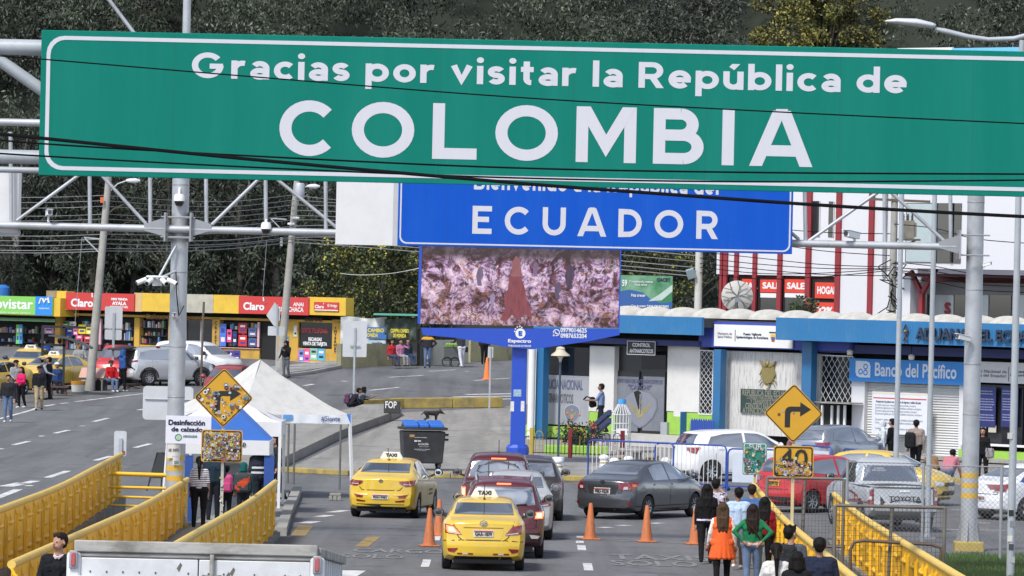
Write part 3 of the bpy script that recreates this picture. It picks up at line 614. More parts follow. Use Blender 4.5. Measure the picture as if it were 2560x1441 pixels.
# --- concrete utility poles
def upole(label, base, top, r0, r1):
    b = P(*base); t = T('utility_pole', label, 'utility pole', b); e = W(*top, b.y) - b; mb = MB()
    mb.tube([(0, 0, -.3), e * .5, e], [r0, (r0 + r1) / 2, r1], 16); mb.build('pole', CONCP, t, 60); return t, b, e
def on(t, b, e, y):  # point on the pole at pixel row y
    for k in range(201):
        q = e * (k / 200)
        if HY + 0 and (H - (b.z + q.z)) / b.y * F <= y - 700 + 10: return q
    return e
def lampon(t, p, q, hl=.55):
    mb = MB(); mb.tube([p, p.lerp(q, .5) + Vector((0, 0, .12)), q], .03, 8); a = mb.build('lamp_arm', GALV, t, 50); d = (q - p); d.z = 0; d.normalize()
    mb = MB(); mb.tube([q - d * .05, q + d * .1, q + d * .35, q + d * hl], [.05, .1, .12, .05], 12); hd = mb.build('lamp_head', M('lamp_pale', (.55, .56, .58), .4), t, 60)
t1, b1, e1 = upole('leaning concrete utility pole with an orange tag and street lamp', (223, 978), (276, 400), .2, .13)
q = W(271, 482, b1.y) - b1; lampon(t1, q, W(318, 452, b1.y) - b1)
mb = MB(); p = W(256, 500, b1.y) - b1; mb.box(p.x - .07, p.x + .07, -.3, -.22, p.z - .13, p.z + .11); mb.build('tag', M('orange_tag', (.6, .12, .03), .6), t1)
mb = MB(); mb.bar(W(210, 594, b1.y) - b1, W(250, 598, b1.y) - b1, .06); mb.bar(W(212, 596, b1.y) - b1, W(246, 630, b1.y) - b1, .05); mb.build('side_arm', GALV, t1)
mb = MB(); mb.tube([W(205, 594, b1.y) - b1, W(197, 690, b1.y) - b1, W(187, 815, b1.y) - b1], .012, 5); mb.build('stay_wire', GALVD, t1)
t2, b2, e2 = upole('concrete utility pole with a grey transformer behind the white tent', (700, 924), (745, 420), .2, .13)
q = W(737, 490, b2.y) - b2; lampon(t2, q, W(770, 466, b2.y) - b2)
p = W(749, 477, b2.y) - b2; mb = MB(); mb.lathe([(0, -.35), (.22, -.35), (.24, -.3), (.24, .3), (.2, .36), (0, .36)], p, 16); mb.build('transformer', GALV, t2, 40)
for y in (545, 560): mb = MB(); p = W(734 - (y - 545) * .8, y, b2.y) - b2; mb.box(p.x - .05, p.x + .28, -.25, -.18, p.z - .05, p.z + .05); mb.build('insulator', WHP, t2, bevel=.02)
mb = MB(); p = W(704, 605, b2.y) - b2; mb.box(p.x - .06, p.x + .06, -.3, -.18, p.z - .2, p.z + .2); mb.build('meter_box', GALVD, t2)
mb = MB(); mb.bar(W(676, 546, b2.y) - b2, W(716, 549, b2.y) - b2, .06); mb.bar(W(678, 548, b2.y) - b2, W(700, 570, b2.y) - b2, .05); mb.build('side_arm', GALV, t2)
mb = MB(); mb.tube([W(667, 600, b2.y) - b2, W(657, 740, b2.y) - b2], .012, 5); mb.build('stay_wire', GALVD, t2)
u, v = uv(1742, 900); Y3 = 228; b3 = Vector((u / F * Y3, Y3, g(Y3))); t3 = T('utility_pole', 'white concrete pole with a floodlight behind the customs roof', 'utility pole', b3); z3 = W(1748, 470, Y3).z - b3.z
mb = MB(); mb.tube([(0, 0, -.3), (0, 0, z3)], .17, 16, .14); mb.build('pole', M('whitewashed_concrete', (.5, .49, .45), .9, var=.12, dirt=(.3, .29, .26)), t3, 60)
p = W(1727, 680, Y3) - b3; mb = MB(); mb.box(p.x - .2, p.x + .14, -.35, -.2, p.z - .22, p.z + .2, Matrix.Translation(p) @ Matrix.Rotation(R(-18), 4, 'Y') @ Matrix.Rotation(R(14), 4, 'X') @ Matrix.Translation(-p)); mb.build('floodlight', M('floodlight_grey', (.25, .32, .34), .3), t3, bevel=.03)
mb = MB(); mb.bar(p + Vector((0, -.2, 0)), (0, 0, p.z + .1), .04); mb.build('bracket', GALV, t3)
Y4 = 205; u, v = uv(2230, 800); b4 = Vector((u / F * Y4, Y4, g(Y4))); t4 = T('utility_pole', 'cable laden pole carrying a rusty transformer before the white building', 'utility pole', b4); z4 = W(2236, 440, Y4).z - b4.z
mb = MB(); mb.tube([(0, 0, -.3), (0, 0, z4)], .16, 14, .12); mb.build('pole', CONCP, t4, 60)
p = W(2270, 572, Y4) - b4; mb = MB(); mb.box(p.x - .27, p.x + .22, -.25, .25, p.z - .36, p.z + .3)
for k in range(5): mb.box(p.x + .2 + k * .001, p.x + .3, -.22 + k * .1, -.18 + k * .1, p.z - .3, p.z + .22)
mb.build('transformer', M('old_transformer', (.2, .18, .15), .8, var=.3, dirt=(.1, .07, .05)), t4, bevel=.015)
mb = MB()
for k in range(3): mb.lathe([(.03, 0), (.05, .05), (.03, .08), (.05, .13), (.03, .17), (.04, .22), (.0, .24)], (p.x - .17 + k * .16, 0, p.z + .3), 8)
mb.build('insulator', M('brown_insulator', (.03, .02, .018), .3), t4, 60)
mb = MB(); mb.box(p.x - .4, p.x + .45, -.3, .3, p.z - .44, p.z - .37); mb.bar((0, 0, p.z - .8), (p.x + .3, 0, p.z - .42), .06); mb.bar((-.9, -.1, p.z + 1.05), (1.3, -.1, p.z + 1.0), .09); mb.build('platform', RUST, t4)
rs = random.Random(4)
for k in range(14):
    a = Vector((rs.uniform(-.2, .2), -.2, W(2230, 650 + k * 9, Y4).z - b4.z)); c_ = a + Vector((rs.uniform(-.6, .6), -.1, rs.uniform(-.5, .1))); e_ = Vector((rs.uniform(-.2, .2), -.2, a.z + rs.uniform(-.7, .2)))
    mb = MB(); mb.tube([a, a.lerp(c_, .8), c_, c_.lerp(e_, .6), e_], .02, 5); mb.build('loose_cable', RUBBER, t4)
for k in range(4): mb = MB(); mb.tube([Vector((.17, -.15, W(2236, 660 + k * 14, Y4).z - b4.z)), (.17, -.3, W(2236, 658 + k * 14, Y4).z - b4.z)], .05, 8); mb.build('insulator', M('brown_insulator', (.03, .02, .018), .3), t4)

# --- cables
def wire(label, pts, Y0, Y1, r, mat, group, name='utility_wire'):
    n = len(pts); q = [W(x, y, Y0 + (Y1 - Y0) * i / (n - 1)) for i, (x, y) in enumerate(pts)]
    # smooth through the given points
    out = []
    for i in range(n - 1):
        p0, p1, p2, p3 = q[max(i - 1, 0)], q[i], q[i + 1], q[min(i + 2, n - 1)]
        for k in range(8):
            t = k / 8; out.append(.5 * ((2 * p1) + (p2 - p0) * t + (2 * p0 - 5 * p1 + 4 * p2 - p3) * t * t + (3 * p1 - p0 - 3 * p2 + p3) * t ** 3))
    out.append(q[-1]); mb = MB(); mb.tube(out, r, 6); return solo(mb, name, label, 'cable', mat, group, 60)
GC = 'dark cables crossing in front of the green sign'
wire('thickest black cable sagging across the whole green sign', [(-80, 327), (95, 345), (640, 400), (1280, 457), (1680, 487), (2000, 510), (2330, 530), (2640, 546)], 62, 62, .02, RUBBER, GC, 'overhead_cable')
wire('thin black wire crossing the first text line of the green sign', [(-80, 135), (100, 148), (640, 193), (1280, 243), (1920, 279), (2640, 313)], 70, 70, .009, RUBBER, GC, 'overhead_cable')
wire('thin black wire just below the thickest cable at left of the green sign', [(-80, 340), (95, 359), (640, 391), (1280, 420), (1920, 432), (2640, 436)], 64, 64, .011, RUBBER, GC, 'overhead_cable')
wire('lowest thin black wire along the lower border of the green sign', [(-80, 378), (95, 390), (640, 419), (1280, 445), (1920, 455), (2640, 450)], 66, 66, .011, RUBBER, GC, 'overhead_cable')
GW = 'thin wires strung between the utility poles above the shops'; LW = 'thin grey wire in the bundle strung between the utility poles above the shops'
WIRE = M('wire_grey', (.2, .2, .21), .6)
rs = random.Random(9)
for k, (a, b_, c_) in enumerate([(489, 494, 500), (502, 507, 506), (516, 519, 513), (536, 532, 527), (548, 545, 540), (560, 556, 549), (586, 572, 560), (598, 590, 575), (610, 600, 590), (622, 604, 602), (628, 612, 612)]):
    mat = WIRE; r = .014 if k < 6 else .018
    wire(LW, [(-60, a + 3), (60, a + 5), (160, a + 4), (262, a)], 246, b1.y, r, mat, GW); wire(LW, [(262, a), (420, (a + b_) / 2 + 9), (580, b_ + 10), (732, b_ - 6)], b1.y, b2.y, r, mat, GW)
    wire(LW, [(732, b_ - 6), (900, c_ + 6), (1300, c_ + 40), (1745, c_ + 80)], b2.y, Y3, r, mat, GW)
GX = 'black wires running to the cable laden pole'
for k, (a, b_) in enumerate([(655, 672), (668, 690), (678, 672), (692, 676), (640, 668), (600, 640), (562, 585)]):
    wire('black wire in the bundle running past the white building to the cable laden pole', [(1748, a - 10), (1900, a + 6), (2060, (a + b_) / 2 + 8), (2232, b_)], Y3, Y4, .016, RUBBER, GX)
for k, (a, b_) in enumerate([(668, 700), (680, 716), (694, 730), (560, 610), (655, 690)]):
    wire('black wire in the bundle leaving the cable laden pole to the right', [(2232, a), (2340, a + 12), (2450, (a + b_) / 2 + 14), (2660, b_ + 4)], Y4, 196, .016, RUBBER, GX)
wire('slack pale wire sagging before the yellow acacia', [(850, 684), (900, 688), (980, 684), (1062, 668)], 262, 262, .02, M('wire_pale', (.4, .4, .36), .7), None)
# ======================= buildings =======================
WALLW = M('white_wall', (.6, .59, .57), .85, var=.06, sc=2, dirt=(.4, .39, .36), dirtamt=.5, dsc=.7)
WALLB = M('bright_white_wall', (.6, .6, .63), .8, var=.03, dirt=(.6, .6, .6), dirtamt=.4, dsc=.4)
LIME = M('lime_paint', (.28, .5, .07), .8, var=.08, dirt=(.2, .3, .06), dirtamt=.5)
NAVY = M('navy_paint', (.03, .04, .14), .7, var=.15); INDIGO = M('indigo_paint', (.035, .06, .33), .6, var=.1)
COLB = M('column_blue', (.02, .13, .3), .5, var=.08, dirt=(.05, .12, .2))
GLASS = M('dark_glass', (.012, .014, .018), .06, var=.3, spec=.9); GLASSF = M('window_film', (.3, .31, .34), .35, var=.12, sc=.8, dirt=(.2, .21, .22), dirtamt=.5)
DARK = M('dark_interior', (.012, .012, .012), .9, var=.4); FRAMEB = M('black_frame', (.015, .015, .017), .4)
WHT = M('white_paint', (.68, .68, .68), .6, var=.05); INK = M('ink_navy', (.01, .012, .05), .6); INKG = M('ink_grey', (.12, .12, .14), .6)
def stripe_mat(name, c, freq, axis, amt=.3, var=.06, bs=.6, dirt=None):
    m, nt, b = nodes(name); co = coord(nt); w = nt.nodes.new('ShaderNodeTexWave'); w.wave_type = 'BANDS'; w.bands_direction = axis; w.inputs['Scale'].default_value = freq
    nt.links.new(co, w.inputs[0]); c = lin(c); col = mix(nt, noise_(nt, 1.3, co, 5), tuple(v * (1 - var * 2) for v in c), tuple(v * (1 + var) for v in c))
    if dirt: col = mix(nt, ramp(nt, noise_(nt, .9, co, 6, .7), [(.5, 0.0), (.75, .6)]), col, dirt)
    nt.links.new(col, b.inputs['Base Color']); b.inputs['Roughness'].default_value = .55; bump_(nt, b, w.outputs['Fac'], bs, .03); return m
CORR = stripe_mat('corrugated_blue', (.022, .165, .38), 4.2, 'X', dirt=(.08, .2, .34)); SHUT = stripe_mat('shutter', (.62, .62, .61), 3.6, 'Z', bs=1)
def mat_stucco():
    m, nt, b = nodes('streaky_stucco'); co = coord(nt, 'Object', (9, 9, 1.1)); n = noise_(nt, 1.6, co, 4, .7)
    nt.links.new(ramp(nt, n, [(.3, (.27, .26, .25)), (.5, (.55, .54, .52)), (.75, (.62, .61, .6))]), b.inputs['Base Color']); b.inputs['Roughness'].default_value = .9; bump_(nt, b, n, .7, .04); return m
STUC = mat_stucco(); DOME = M('dome_render', (.5, .48, .44), .9, var=.14, sc=1.5, dirt=(.3, .29, .26), dirtamt=.8, dsc=1.2)
def fp(fr, t, name, x0, y0, x1, y1, d, th, mat, bevel=0):
    a = fr.rect(x0, y0, x1, y1, d); mb = MB(); mb.box(a[0], a[1], d, d + th, a[2], a[3]); return mb.build(name, mat, t, bevel=bevel)
def ftext(fr, t, s, x0, y0, x1, y1, d, mat, bold=.02, name='lettering'):
    return text(t, s, tbox(fr, x0, y0, x1, y1, d), d, mat, bold, name)   # baseline-left pixel, cap-right pixel
def board(fr, name, label, cat, x0, y0, x1, y1, d, th, mat, group=None):
    """a sign board of its own on a wall; its empty sits at its lower edge"""
    a = fr.rect(x0, y0, x1, y1, d); f2 = Frame(fr.w((a[0] + a[1]) / 2, d, a[2]), fr.rz); t = TF(name, label, cat, f2, group)
    b = f2.rect(x0, y0, x1, y1, 0); mb = MB(); mb.box(b[0], b[1], 0, th, b[2], b[3]); mb.build('board', mat, t); return t, f2

# ---- customs house
A, B = Vector((1.0, 203, g(200))), Vector((17.25, 187, g(200))); CF = Frame(A, math.atan2(-16, 16.25))
ch = TF('customs_house', 'long low customs house with blue canopy and row of white roof domes', 'building', CF)
LEN = 26.0
zf = CF.hit(1640, 1086, 0)[1]; zt = CF.hit(1640, 786, -1)[1]; ztR = zt
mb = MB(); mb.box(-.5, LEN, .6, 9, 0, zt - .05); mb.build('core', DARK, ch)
fp(CF, ch, 'fascia', 1335, 782, 1754, 839, -1.0, .12, CORR); fp(CF, ch, 'fascia', 1940, 794, 2760, 876, -1.3, .12, CORR); fp(CF, ch, 'band', 1748, 803, 2128, 880, -.35, .34, INDIGO)
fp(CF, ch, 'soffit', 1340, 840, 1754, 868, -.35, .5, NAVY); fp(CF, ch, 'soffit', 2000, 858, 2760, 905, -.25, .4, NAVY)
a = CF.hit(1335, 786, -1.0); b = CF.hit(1754, 786, -1.0); e = CF.hit(1940, 798, -1.3); mb = MB(); mb.box(a[0], b[0], -.9, 3, zt - .42, zt - .12); mb.box(e[0], LEN, -1.15, 3, zt - .6, zt - .15); mb.box(b[0], e[0], -.2, 3, zt - .34, zt - .16); mb.build('canopy_roof', M('roof_dark', (.05, .05, .055), .9), ch)
# domed roof shells, two rows
k = 0
for row, (yy, off, rr_) in enumerate(((.1, 0, .74), (.85, .68, .74))):
    x = -.2 + off
    while x < LEN:
        mb = MB(); n = 7; mb.lathe([(rr_ * math.cos(R(90 * i / n)), .36 * math.sin(R(90 * i / n))) for i in range(n + 1)], (0, 0, 0), 22)
        o = mb.build('roof_dome', DOME, ch, 60); o.location = (x, yy + .5, zt - .1); x += 1.36
for xl, w_ in ((1473, 62), (1668, 80)):
    fp(CF, ch, 'wall', xl, 866, xl + w_, 1030, 0, .5, WALLW); fp(CF, ch, 'dado', xl, 1030, xl + w_, 1090, -.004, .5, LIME)
fp(CF, ch, 'patch', 1684, 1026, 1714, 1043, -.01, .005, WALLW)
mb = MB(); a = CF.hit(1331, 870, -.8); mb.cyl((a[0], -.8, 0), (a[0], -.8, a[1]), .13, n=16); mb.build('column', WHT, ch, 50)
for x0, x1, y0 in ((1339, 1357, 868), (1782, 1800, 874), (2003, 2027, 855), (1700, 1702, 1030)):
    a = CF.rect(x0, y0, x1, 1092, -.6); mb = MB(); mb.box(a[0], a[1], -.6, -.3, 0, a[3]); mb.build('column', COLB, ch)
fp(CF, ch, 'dado', 1296, 1062, 1474, 1100, .02, .4, LIME); fp(CF, ch, 'window', 1358, 866, 1473, 940, .2, .06, GLASS); fp(CF, ch, 'window_film', 1357, 939, 1473, 1063, .18, .05, GLASSF)
fp(CF, ch, 'window', 1296, 872, 1322, 1010, .2, .05, GLASSF); fp(CF, ch, 'wall', 1322, 866, 1358, 1063, .22, .3, WALLW)
GI = M('film_ink', (.1, .11, .2), .6)
ftext(CF, ch, 'POLICIA NACIONAL', 1357, 972, 1457, 951, .17, GI, .02); ftext(CF, ch, 'ANTINARCOTICOS', 1357, 1006, 1433, 986, .17, INKG, .02)
def crest(fr, t, cx, cy, w, h, d, mats):
    a = fr.hit(cx, cy, d); b = fr.hit(cx + w / 2, cy, d); c = fr.hit(cx, cy - h / 2, d); sx, sz = b[0] - a[0], c[1] - a[1]
    out = [(-.1, 1), (.55, .9), (.95, .55), (1, .1), (.75, -.45), (.3, -.88), (0, -1)]; pts = [(-x, z) for x, z in reversed(out[1:-1])]; pts = [(0, 1)] + out[1:] + pts
    for k, (s, m) in enumerate(((1, mats[0]), (.93, mats[1]))):
        mb = MB(); mb.prism([(a[0] + x * sx * s, a[1] + z * sz * s) for x, z in pts], d - .003 * k - .004, d - .001); mb.build('badge', m, t)
    mb = MB()
    for sg in (1, -1):
        for i in range(4): mb.prism([(a[0] + sg * sx * .05, a[1] - sz * .1), (a[0] + sg * sx * (.7 - .08 * i), a[1] + sz * (.42 - .16 * i)), (a[0] + sg * sx * (.66 - .08 * i), a[1] + sz * (.3 - .16 * i))], d - .012 - i * .001, d - .009)
    mb.ball((a[0], d - .01, a[1] - sz * .25), sx * .22, .008, sz * .25); mb.ball((a[0], d - .01, a[1] + sz * .38), sx * .12, .008, sz * .13); mb.build('emblem', mats[2], t)
CG = (M('crest_grey', (.42, .43, .46), .5), M('crest_slate', (.16, .17, .22), .5), M('crest_olive', (.28, .25, .12), .5))
crest(CF, ch, 1430, 1036, 40, 50, .17, CG)
fp(CF, ch, 'door_surround', 1535, 866, 1670, 1088, .24, .06, FRAMEB); fp(CF, ch, 'fanlight', 1604, 878, 1664, 924, .21, .03, GLASS)
for x0, x1 in ((1540, 1597), (1604, 1662)):
    d = fp(CF, ch, 'door', x0, 928, x1, 1085, .19, .04, FRAMEB); fp(CF, d, 'pane', x0 + 3, 942, x1 - 2, 1078, .18, .02, M('door_film', (.17, .18, .21), .3, var=.15, dirt=(.1, .11, .13)))
crest(CF, ch, 1600, 1023, 88, 96, .17, (M('crest_line', (.15, .16, .18), .5), M('crest_blue', (.2, .21, .26), .5), M('crest_olive', (.28, .25, .12), .5)))
ftext(CF, ch, 'JEFATURA DE ANTINARCOTICOS', 1542, 959, 1656, 951, .16, GI, .02); ftext(CF, ch, '"CARCHI"', 1570, 973, 1628, 963, .16, GI, .02)
mb = MB(); a = CF.hit(1597, 985, .15); mb.prism([(a[0] + x, a[1] + z) for x, z in ((-.25, .05), (-.05, .12), (.1, .05), (.1, -.45), (0, -.55), (-.1, -.3))], .146, .15); mb.build('torn_patch', DARK, ch)
mb = MB(); a = CF.hit(1600, 1010, .12); mb.tube([(a[0], .12, a[1] - .3), (a[0], .12, a[1] + .35)], .018, 6); mb.build('door_handle', M('chrome', (.6, .6, .6), .2, 1), ch)
fp(CF, ch, 'meter_box', 1651, 1056, 1667, 1090, -.12, .12, M('box_grey', (.3, .32, .35), .6))
def lattice(fr, t, x0, y0, x1, y1, d, nx, nz, mat=WHT):
    a = fr.rect(x0, y0, x1, y1, d); mb = MB(); mb.box(a[0], a[1], d + .1, d + .13, a[2], a[3]); mb.build('window', GLASS, t); w, h = a[1] - a[0], a[3] - a[2]; mb = MB()
    for k in range(-nz, nx + 1):
        for sg in (1, -1):
            # clipped diagonal lines of the expanding grille
            p = []
            X0 = a[0] + k * w / nx; dx = w / nx * nz * .5
            if sg < 0: X0 = a[0] + (k + nz * .5) * w / nx
            x_, z_ = X0, a[2]; xe, ze = X0 + sg * dx, a[3]
            t0, t1_ = 0, 1
            for lo, hi in ((a[0], a[1]),):
                if abs(xe - x_) > 1e-6:
                    ta, tb = (lo - x_) / (xe - x_), (hi - x_) / (xe - x_); t0, t1_ = max(t0, min(ta, tb)), min(t1_, max(ta, tb))
            if t1_ > t0 + .01: mb.bar((x_ + (xe - x_) * t0, d + .03 * sg * .3, z_ + (ze - z_) * t0), (x_ + (xe - x_) * t1_, d + .03 * sg * .3, z_ + (ze - z_) * t1_), .012)
    for z in (a[2], a[3]): mb.bar((a[0], d, z), (a[1], d, z), .04)
    for x in (a[0], a[1]): mb.bar((x, d, a[2]), (x, d, a[3]), .03)
    return mb.build('grille', mat, t)
lattice(CF, ch, 1748, 877, 1782, 1036, .0, 3, 20); fp(CF, ch, 'wall', 1748, 1036, 1783, 1092, .0, .4, LIME)
fp(CF, ch, 'wall', 1783, 876, 2048, 1096, 0, .5, STUC); lattice(CF, ch, 2048, 890, 2131, 1008, -.02, 6, 9)
fp(CF, ch, 'serving_hatch', 2048, 1012, 2110, 1078, -.3, .1, DARK); fp(CF, ch, 'counter', 2042, 1066, 2112, 1096, -.45, .5, WHT)
for x in (2052, 2076, 2092, 2108): fp(CF, ch, 'hatch_frame', x, 1014, x + 5, 1068, -.36, .05, WHT)
fp(CF, ch, 'hatch_roof', 2036, 1004, 2124, 1010, -.8, .7, M('tin_roof', (.2, .19, .18), .8, var=.3))
fp(CF, ch, 'pillar', 2129, 950, 2160, 1170, -.05, .5, WALLB); fp(CF, ch, 'roller_shutter', 2160, 950, 2396, 1185, .12, .05, SHUT); fp(CF, ch, 'pillar', 2396, 960, 2412, 1180, -.05, .5, WALLB)
fp(CF, ch, 'wall', 2412, 960, 2760, 1120, .2, .3, FRAMEB); fp(CF, ch, 'sill', 2398, 1112, 2760, 1124, -.18, .4, WHT); fp(CF, ch, 'dado', 2396, 1123, 2760, 1215, -.06, .3, LIME)
for x0 in (2412, 2505, 2562):
    w = fp(CF, ch, 'window', x0, 972, x0 + 52, 1112, .12, .05, GLASS)
# platform and steps before the doors
a = CF.hit(1590, 1100, -2.0); b = CF.hit(1745, 1100, -2.0); mb = MB(); mb.box(a[0] - 2.2, b[0] + .2, -2.0, .6, 0, zf); mb.build('platform', M('platform_render', (.45, .44, .42), .85, dirt=(.28, .27, .25)), ch)
mb = MB(); mb.box(b[0] + .2, LEN, -.6, .6, 0, .12); mb.build('plinth', CONCL, ch)
# hanging lanterns
for x, y in ((2125, 880), (2279, 892)):
    a = CF.hit(x, y, -.7); t = T('hanging_lantern', 'small pale lantern under the customs canopy ' + ('left of the blue bank sign' if x < 2200 else 'above the bank sign lettering'), 'lantern', CF.w(a[0], -.7, a[1] - .12), 0, 'lanterns hanging under the customs canopy')
    mb = MB(); mb.lathe([(0, 0), (.1, .02), (.11, .16), (.05, .2)], n=10); mb.build('shade', M('lantern_glass', (.55, .52, .42), .3), t, 50); mb = MB(); mb.tube([(0, 0, .19), (0, 0, .6)], .012, 5); mb.build('cord', RUBBER, t)
# signs on the customs house
t, f = board(CF, 'name_board', 'white health post board on the indigo band of the customs house', 'sign', 1786, 811, 1981, 872, -.42, .06, WHT)
ftext(f, t, 'Ministerio de\nSalud Pública', 1794, 845, 1830, 832, -.005, INKG, .012); ftext(f, t, 'Puesto Vigilancia\nEpidemiológica de Rumichaca', 1841, 848, 1921, 834, -.005, INK, .03)
fp(f, t, 'divider', 1837, 825, 1838.5, 854, -.006, .005, INK)
for x0, y0, x1, y1, c in ((1926, 836, 1939, 848, '#d8b02a'), (1928, 843, 1937, 851, '#2a5fb0'), (1929, 850, 1936, 855, '#b5392c'), (1923, 830, 1942, 834, '#30302c')): fp(f, t, 'emblem', x0, y0, x1, y1, -.008 - y0 * 1e-6, .004, M('em' + c, c, .6))
t, f = board(CF, 'control_sign', 'black anti narcotics control board hanging over the glass doors', 'sign', 1568, 852, 1638, 889, -.42, .04, M('sign_black', (.012, .012, .015), .5))
ftext(f, t, 'CONTROL', 1581, 867, 1626, 859, -.004, WHT, .03); ftext(f, t, 'ANTINARCOTICOS', 1574, 882, 1633, 874, -.004, WHT, .03)
a = f.rect(1568, 852, 1638, 889, 0); mb = MB(); ring(mb, rrect(a[0], a[1], a[2], a[3], .01), rrect(a[0] + .02, a[1] - .02, a[2] + .02, a[3] - .02, .01), -.005, -.001); mb.build('border', WHT, t)
t, f = board(CF, 'wall_plaque', 'dark green bronze plaque on the streaky wall behind the yellow turn sign', 'plaque', 1852, 972, 1990, 1038, -.06, .05, M('plaque_green', (.035, .06, .05), .5, .2, .3, 3))
PL = M('plaque_letters', (.22, .22, .18), .5)
for s, x0, y0, x1, y1 in (('REPUBLICA DEL ECUADOR', 1856, 989, 1986, 979), ('CONSEJO NACIONAL DE TRANSITO', 1867, 1000, 1980, 993), ('Y TRANSPORTE TERRESTRES', 1876, 1009, 1972, 1002), ('CENTRO NACIONAL DE', 1863, 1022, 1978, 1012), ('ATENCION FRONTERIZA', 1856, 1034, 1982, 1024)): ftext(f, t, s, x0, y0, x1, y1, -.006, PL, .02)
# gilt coat of arms
a = CF.hit(1920, 934, -.05); f = Frame(CF.w(a[0], -.05, a[1] - .42), CF.rz); t = TF('coat_of_arms', 'gilt coat of arms relief on the streaky wall above the plaque', 'emblem', f); GOLD = M('old_gilt', (.26, .21, .08), .5, .4, .3, 8, bump=.3)
mb = MB(); mb.prism([(-.27, .72), (-.3, .3), (-.2, .12), (0, .04), (.2, .12), (.3, .3), (.27, .72), (.12, .66), (-.12, .66)], -.03, .05); sh = mb.build('shield', GOLD, t, bevel=.02)
mb = MB(); mb.lathe([(0, -.09), (.1, -.08), (.15, -.03), (.16, 0)], (0, 0, .36), 18, 'Y'); mb.build('medallion', M('gilt_bright', (.42, .36, .16), .4, .5), t, 60).data.transform(Matrix.Diagonal((1, 1, 1, 1)))
mb = MB()
for sg in (1, -1):
    mb.prism([(0, .7), (sg * .38, .86), (sg * .3, .72), (sg * .1, .62)], -.06, .02); mb.bar((sg * .18, 0, .3), (sg * .42, -.02, .1), .03); mb.bar((sg * .16, 0, .2), (sg * .36, -.02, -.02), .03); mb.bar((sg * .25, 0, .6), (sg * .36, -.03, .35), .05)
mb.ball((0, -.05, .76), .09, .06, .1); mb.build('condor', GOLD, t, bevel=.01); mb = MB(); mb.lathe([(0, -.07), (.08, -.04), (.12, 0)], (0, 0, .02), 12, 'Y'); mb.build('bundle', GOLD, t, 50)
# bank sign
t, f = board(CF, 'bank_sign', 'bright blue bank fascia sign above the roller shutter', 'sign', 2124, 896, 2410, 964, -.2, .15, M('bank_blue', (.015, .19, .55), .5, var=.06))
BW = M('bank_white', (.6, .66, .74), .6); a = f.rect(2139, 903, 2176, 944, -.004); mb = MB(); w, h = a[1] - a[0], a[3] - a[2]
mb.prism([(a[0] + x * w, a[2] + z * h) for x, z in ((0, 1), (.7, 1), (.92, .92), (1, .7), (1, 0), (.3, 0), (.08, .08), (0, .3))], -.008, -.002); mb.build('logo', BW, t)
mb = MB()
for cx, cz in ((.68, .66), (.35, .35), (.68, .3)): c = (a[0] + cx * w, a[2] + cz * h); ring(mb, rrect(c[0] - .1, c[0] + .1, c[1] - .1, c[1] + .1, .099), rrect(c[0] - .06, c[0] + .06, c[1] - .06, c[1] + .06, .059), -.012 - cx * .001, -.009)
mb.build('logo_loops', MC['bank_blue'], t); ftext(f, t, 'Banco del Pacífico', 2187, 941, 2392, 913, -.004, BW, .022)
# poster on the shutter
t, f = board(CF, 'notice_board', 'large white notice with a red line on two legs before the roller shutter', 'notice', 2181, 979, 2318, 1090, -.45, .03, M('poster_white', (.6, .62, .68), .6))
fp(f, t, 'red_line', 2183, 996, 2316, 998.5, -.004, .003, M('poster_red', (.5, .05, .03), .6)); fp(f, t, 'header', 2181, 980, 2318, 990, -.003, .002, M('poster_cream', (.6, .55, .42), .6))
ftext(f, t, 'Pasaportes de países con requisito de ingreso y salida del país', 2190, 1008, 2302, 1005, -.004, INKG, .03)
for k in range(9):
    if k not in (4, 7): ftext(f, t, 'Documentos vigentes para el ingreso de ciudadanos nacionales y extranjeros', 2188, 1016 + k * 7.4, 2290 + (k * 37) % 24, 1013.6 + k * 7.4, -.004, INKG, .0)
a = f.rect(2181, 1090, 2318, 1150, 0)
for x in (2196, 2302): q = f.hit(x, 1085, .02); mb = MB(); mb.box(q[0] - .03, q[0] + .03, .03, .07, -1.3, .1); mb.build('leg', M('timber', (.3, .22, .14), .8), t)
# customs fascia letters
a = CF.hit(2292, 850, -1.35); f = Frame(CF.w(a[0], -1.34, a[1] - .0), CF.rz); t = TF('fascia_lettering', 'raised dark letters naming the customs of Ecuador on the blue fascia', 'sign', f)
v, fc = tmesh('ADUANA DEL ECUADOR', .02); bx = tbox(f, 2292, 848, 2640, 829, 0)
for k in range(3): text(t, 'ADUANA DEL ECUADOR', bx, -.02 - k * .03, M('letter_steel', (.03, .045, .08), .5, .3), .03)
mb = MB(); q = f.hit(2265, 853, 0); mb.tube([(q[0] - .08, -.03, q[1]), (q[0] + .1, -.03, q[1] + .35), (q[0], -.03, q[1] + .55), (q[0] - .1, -.03, q[1] + .35), (q[0] + .08, -.03, q[1])], .03, 6); mb.build('ribbon', M('ribbon_dark', (.05, .03, .04), .6), t); mb = MB(); mb.ball((q[0], -.06, q[1] + .33), .05); mb.build('badge', GOLD, t)
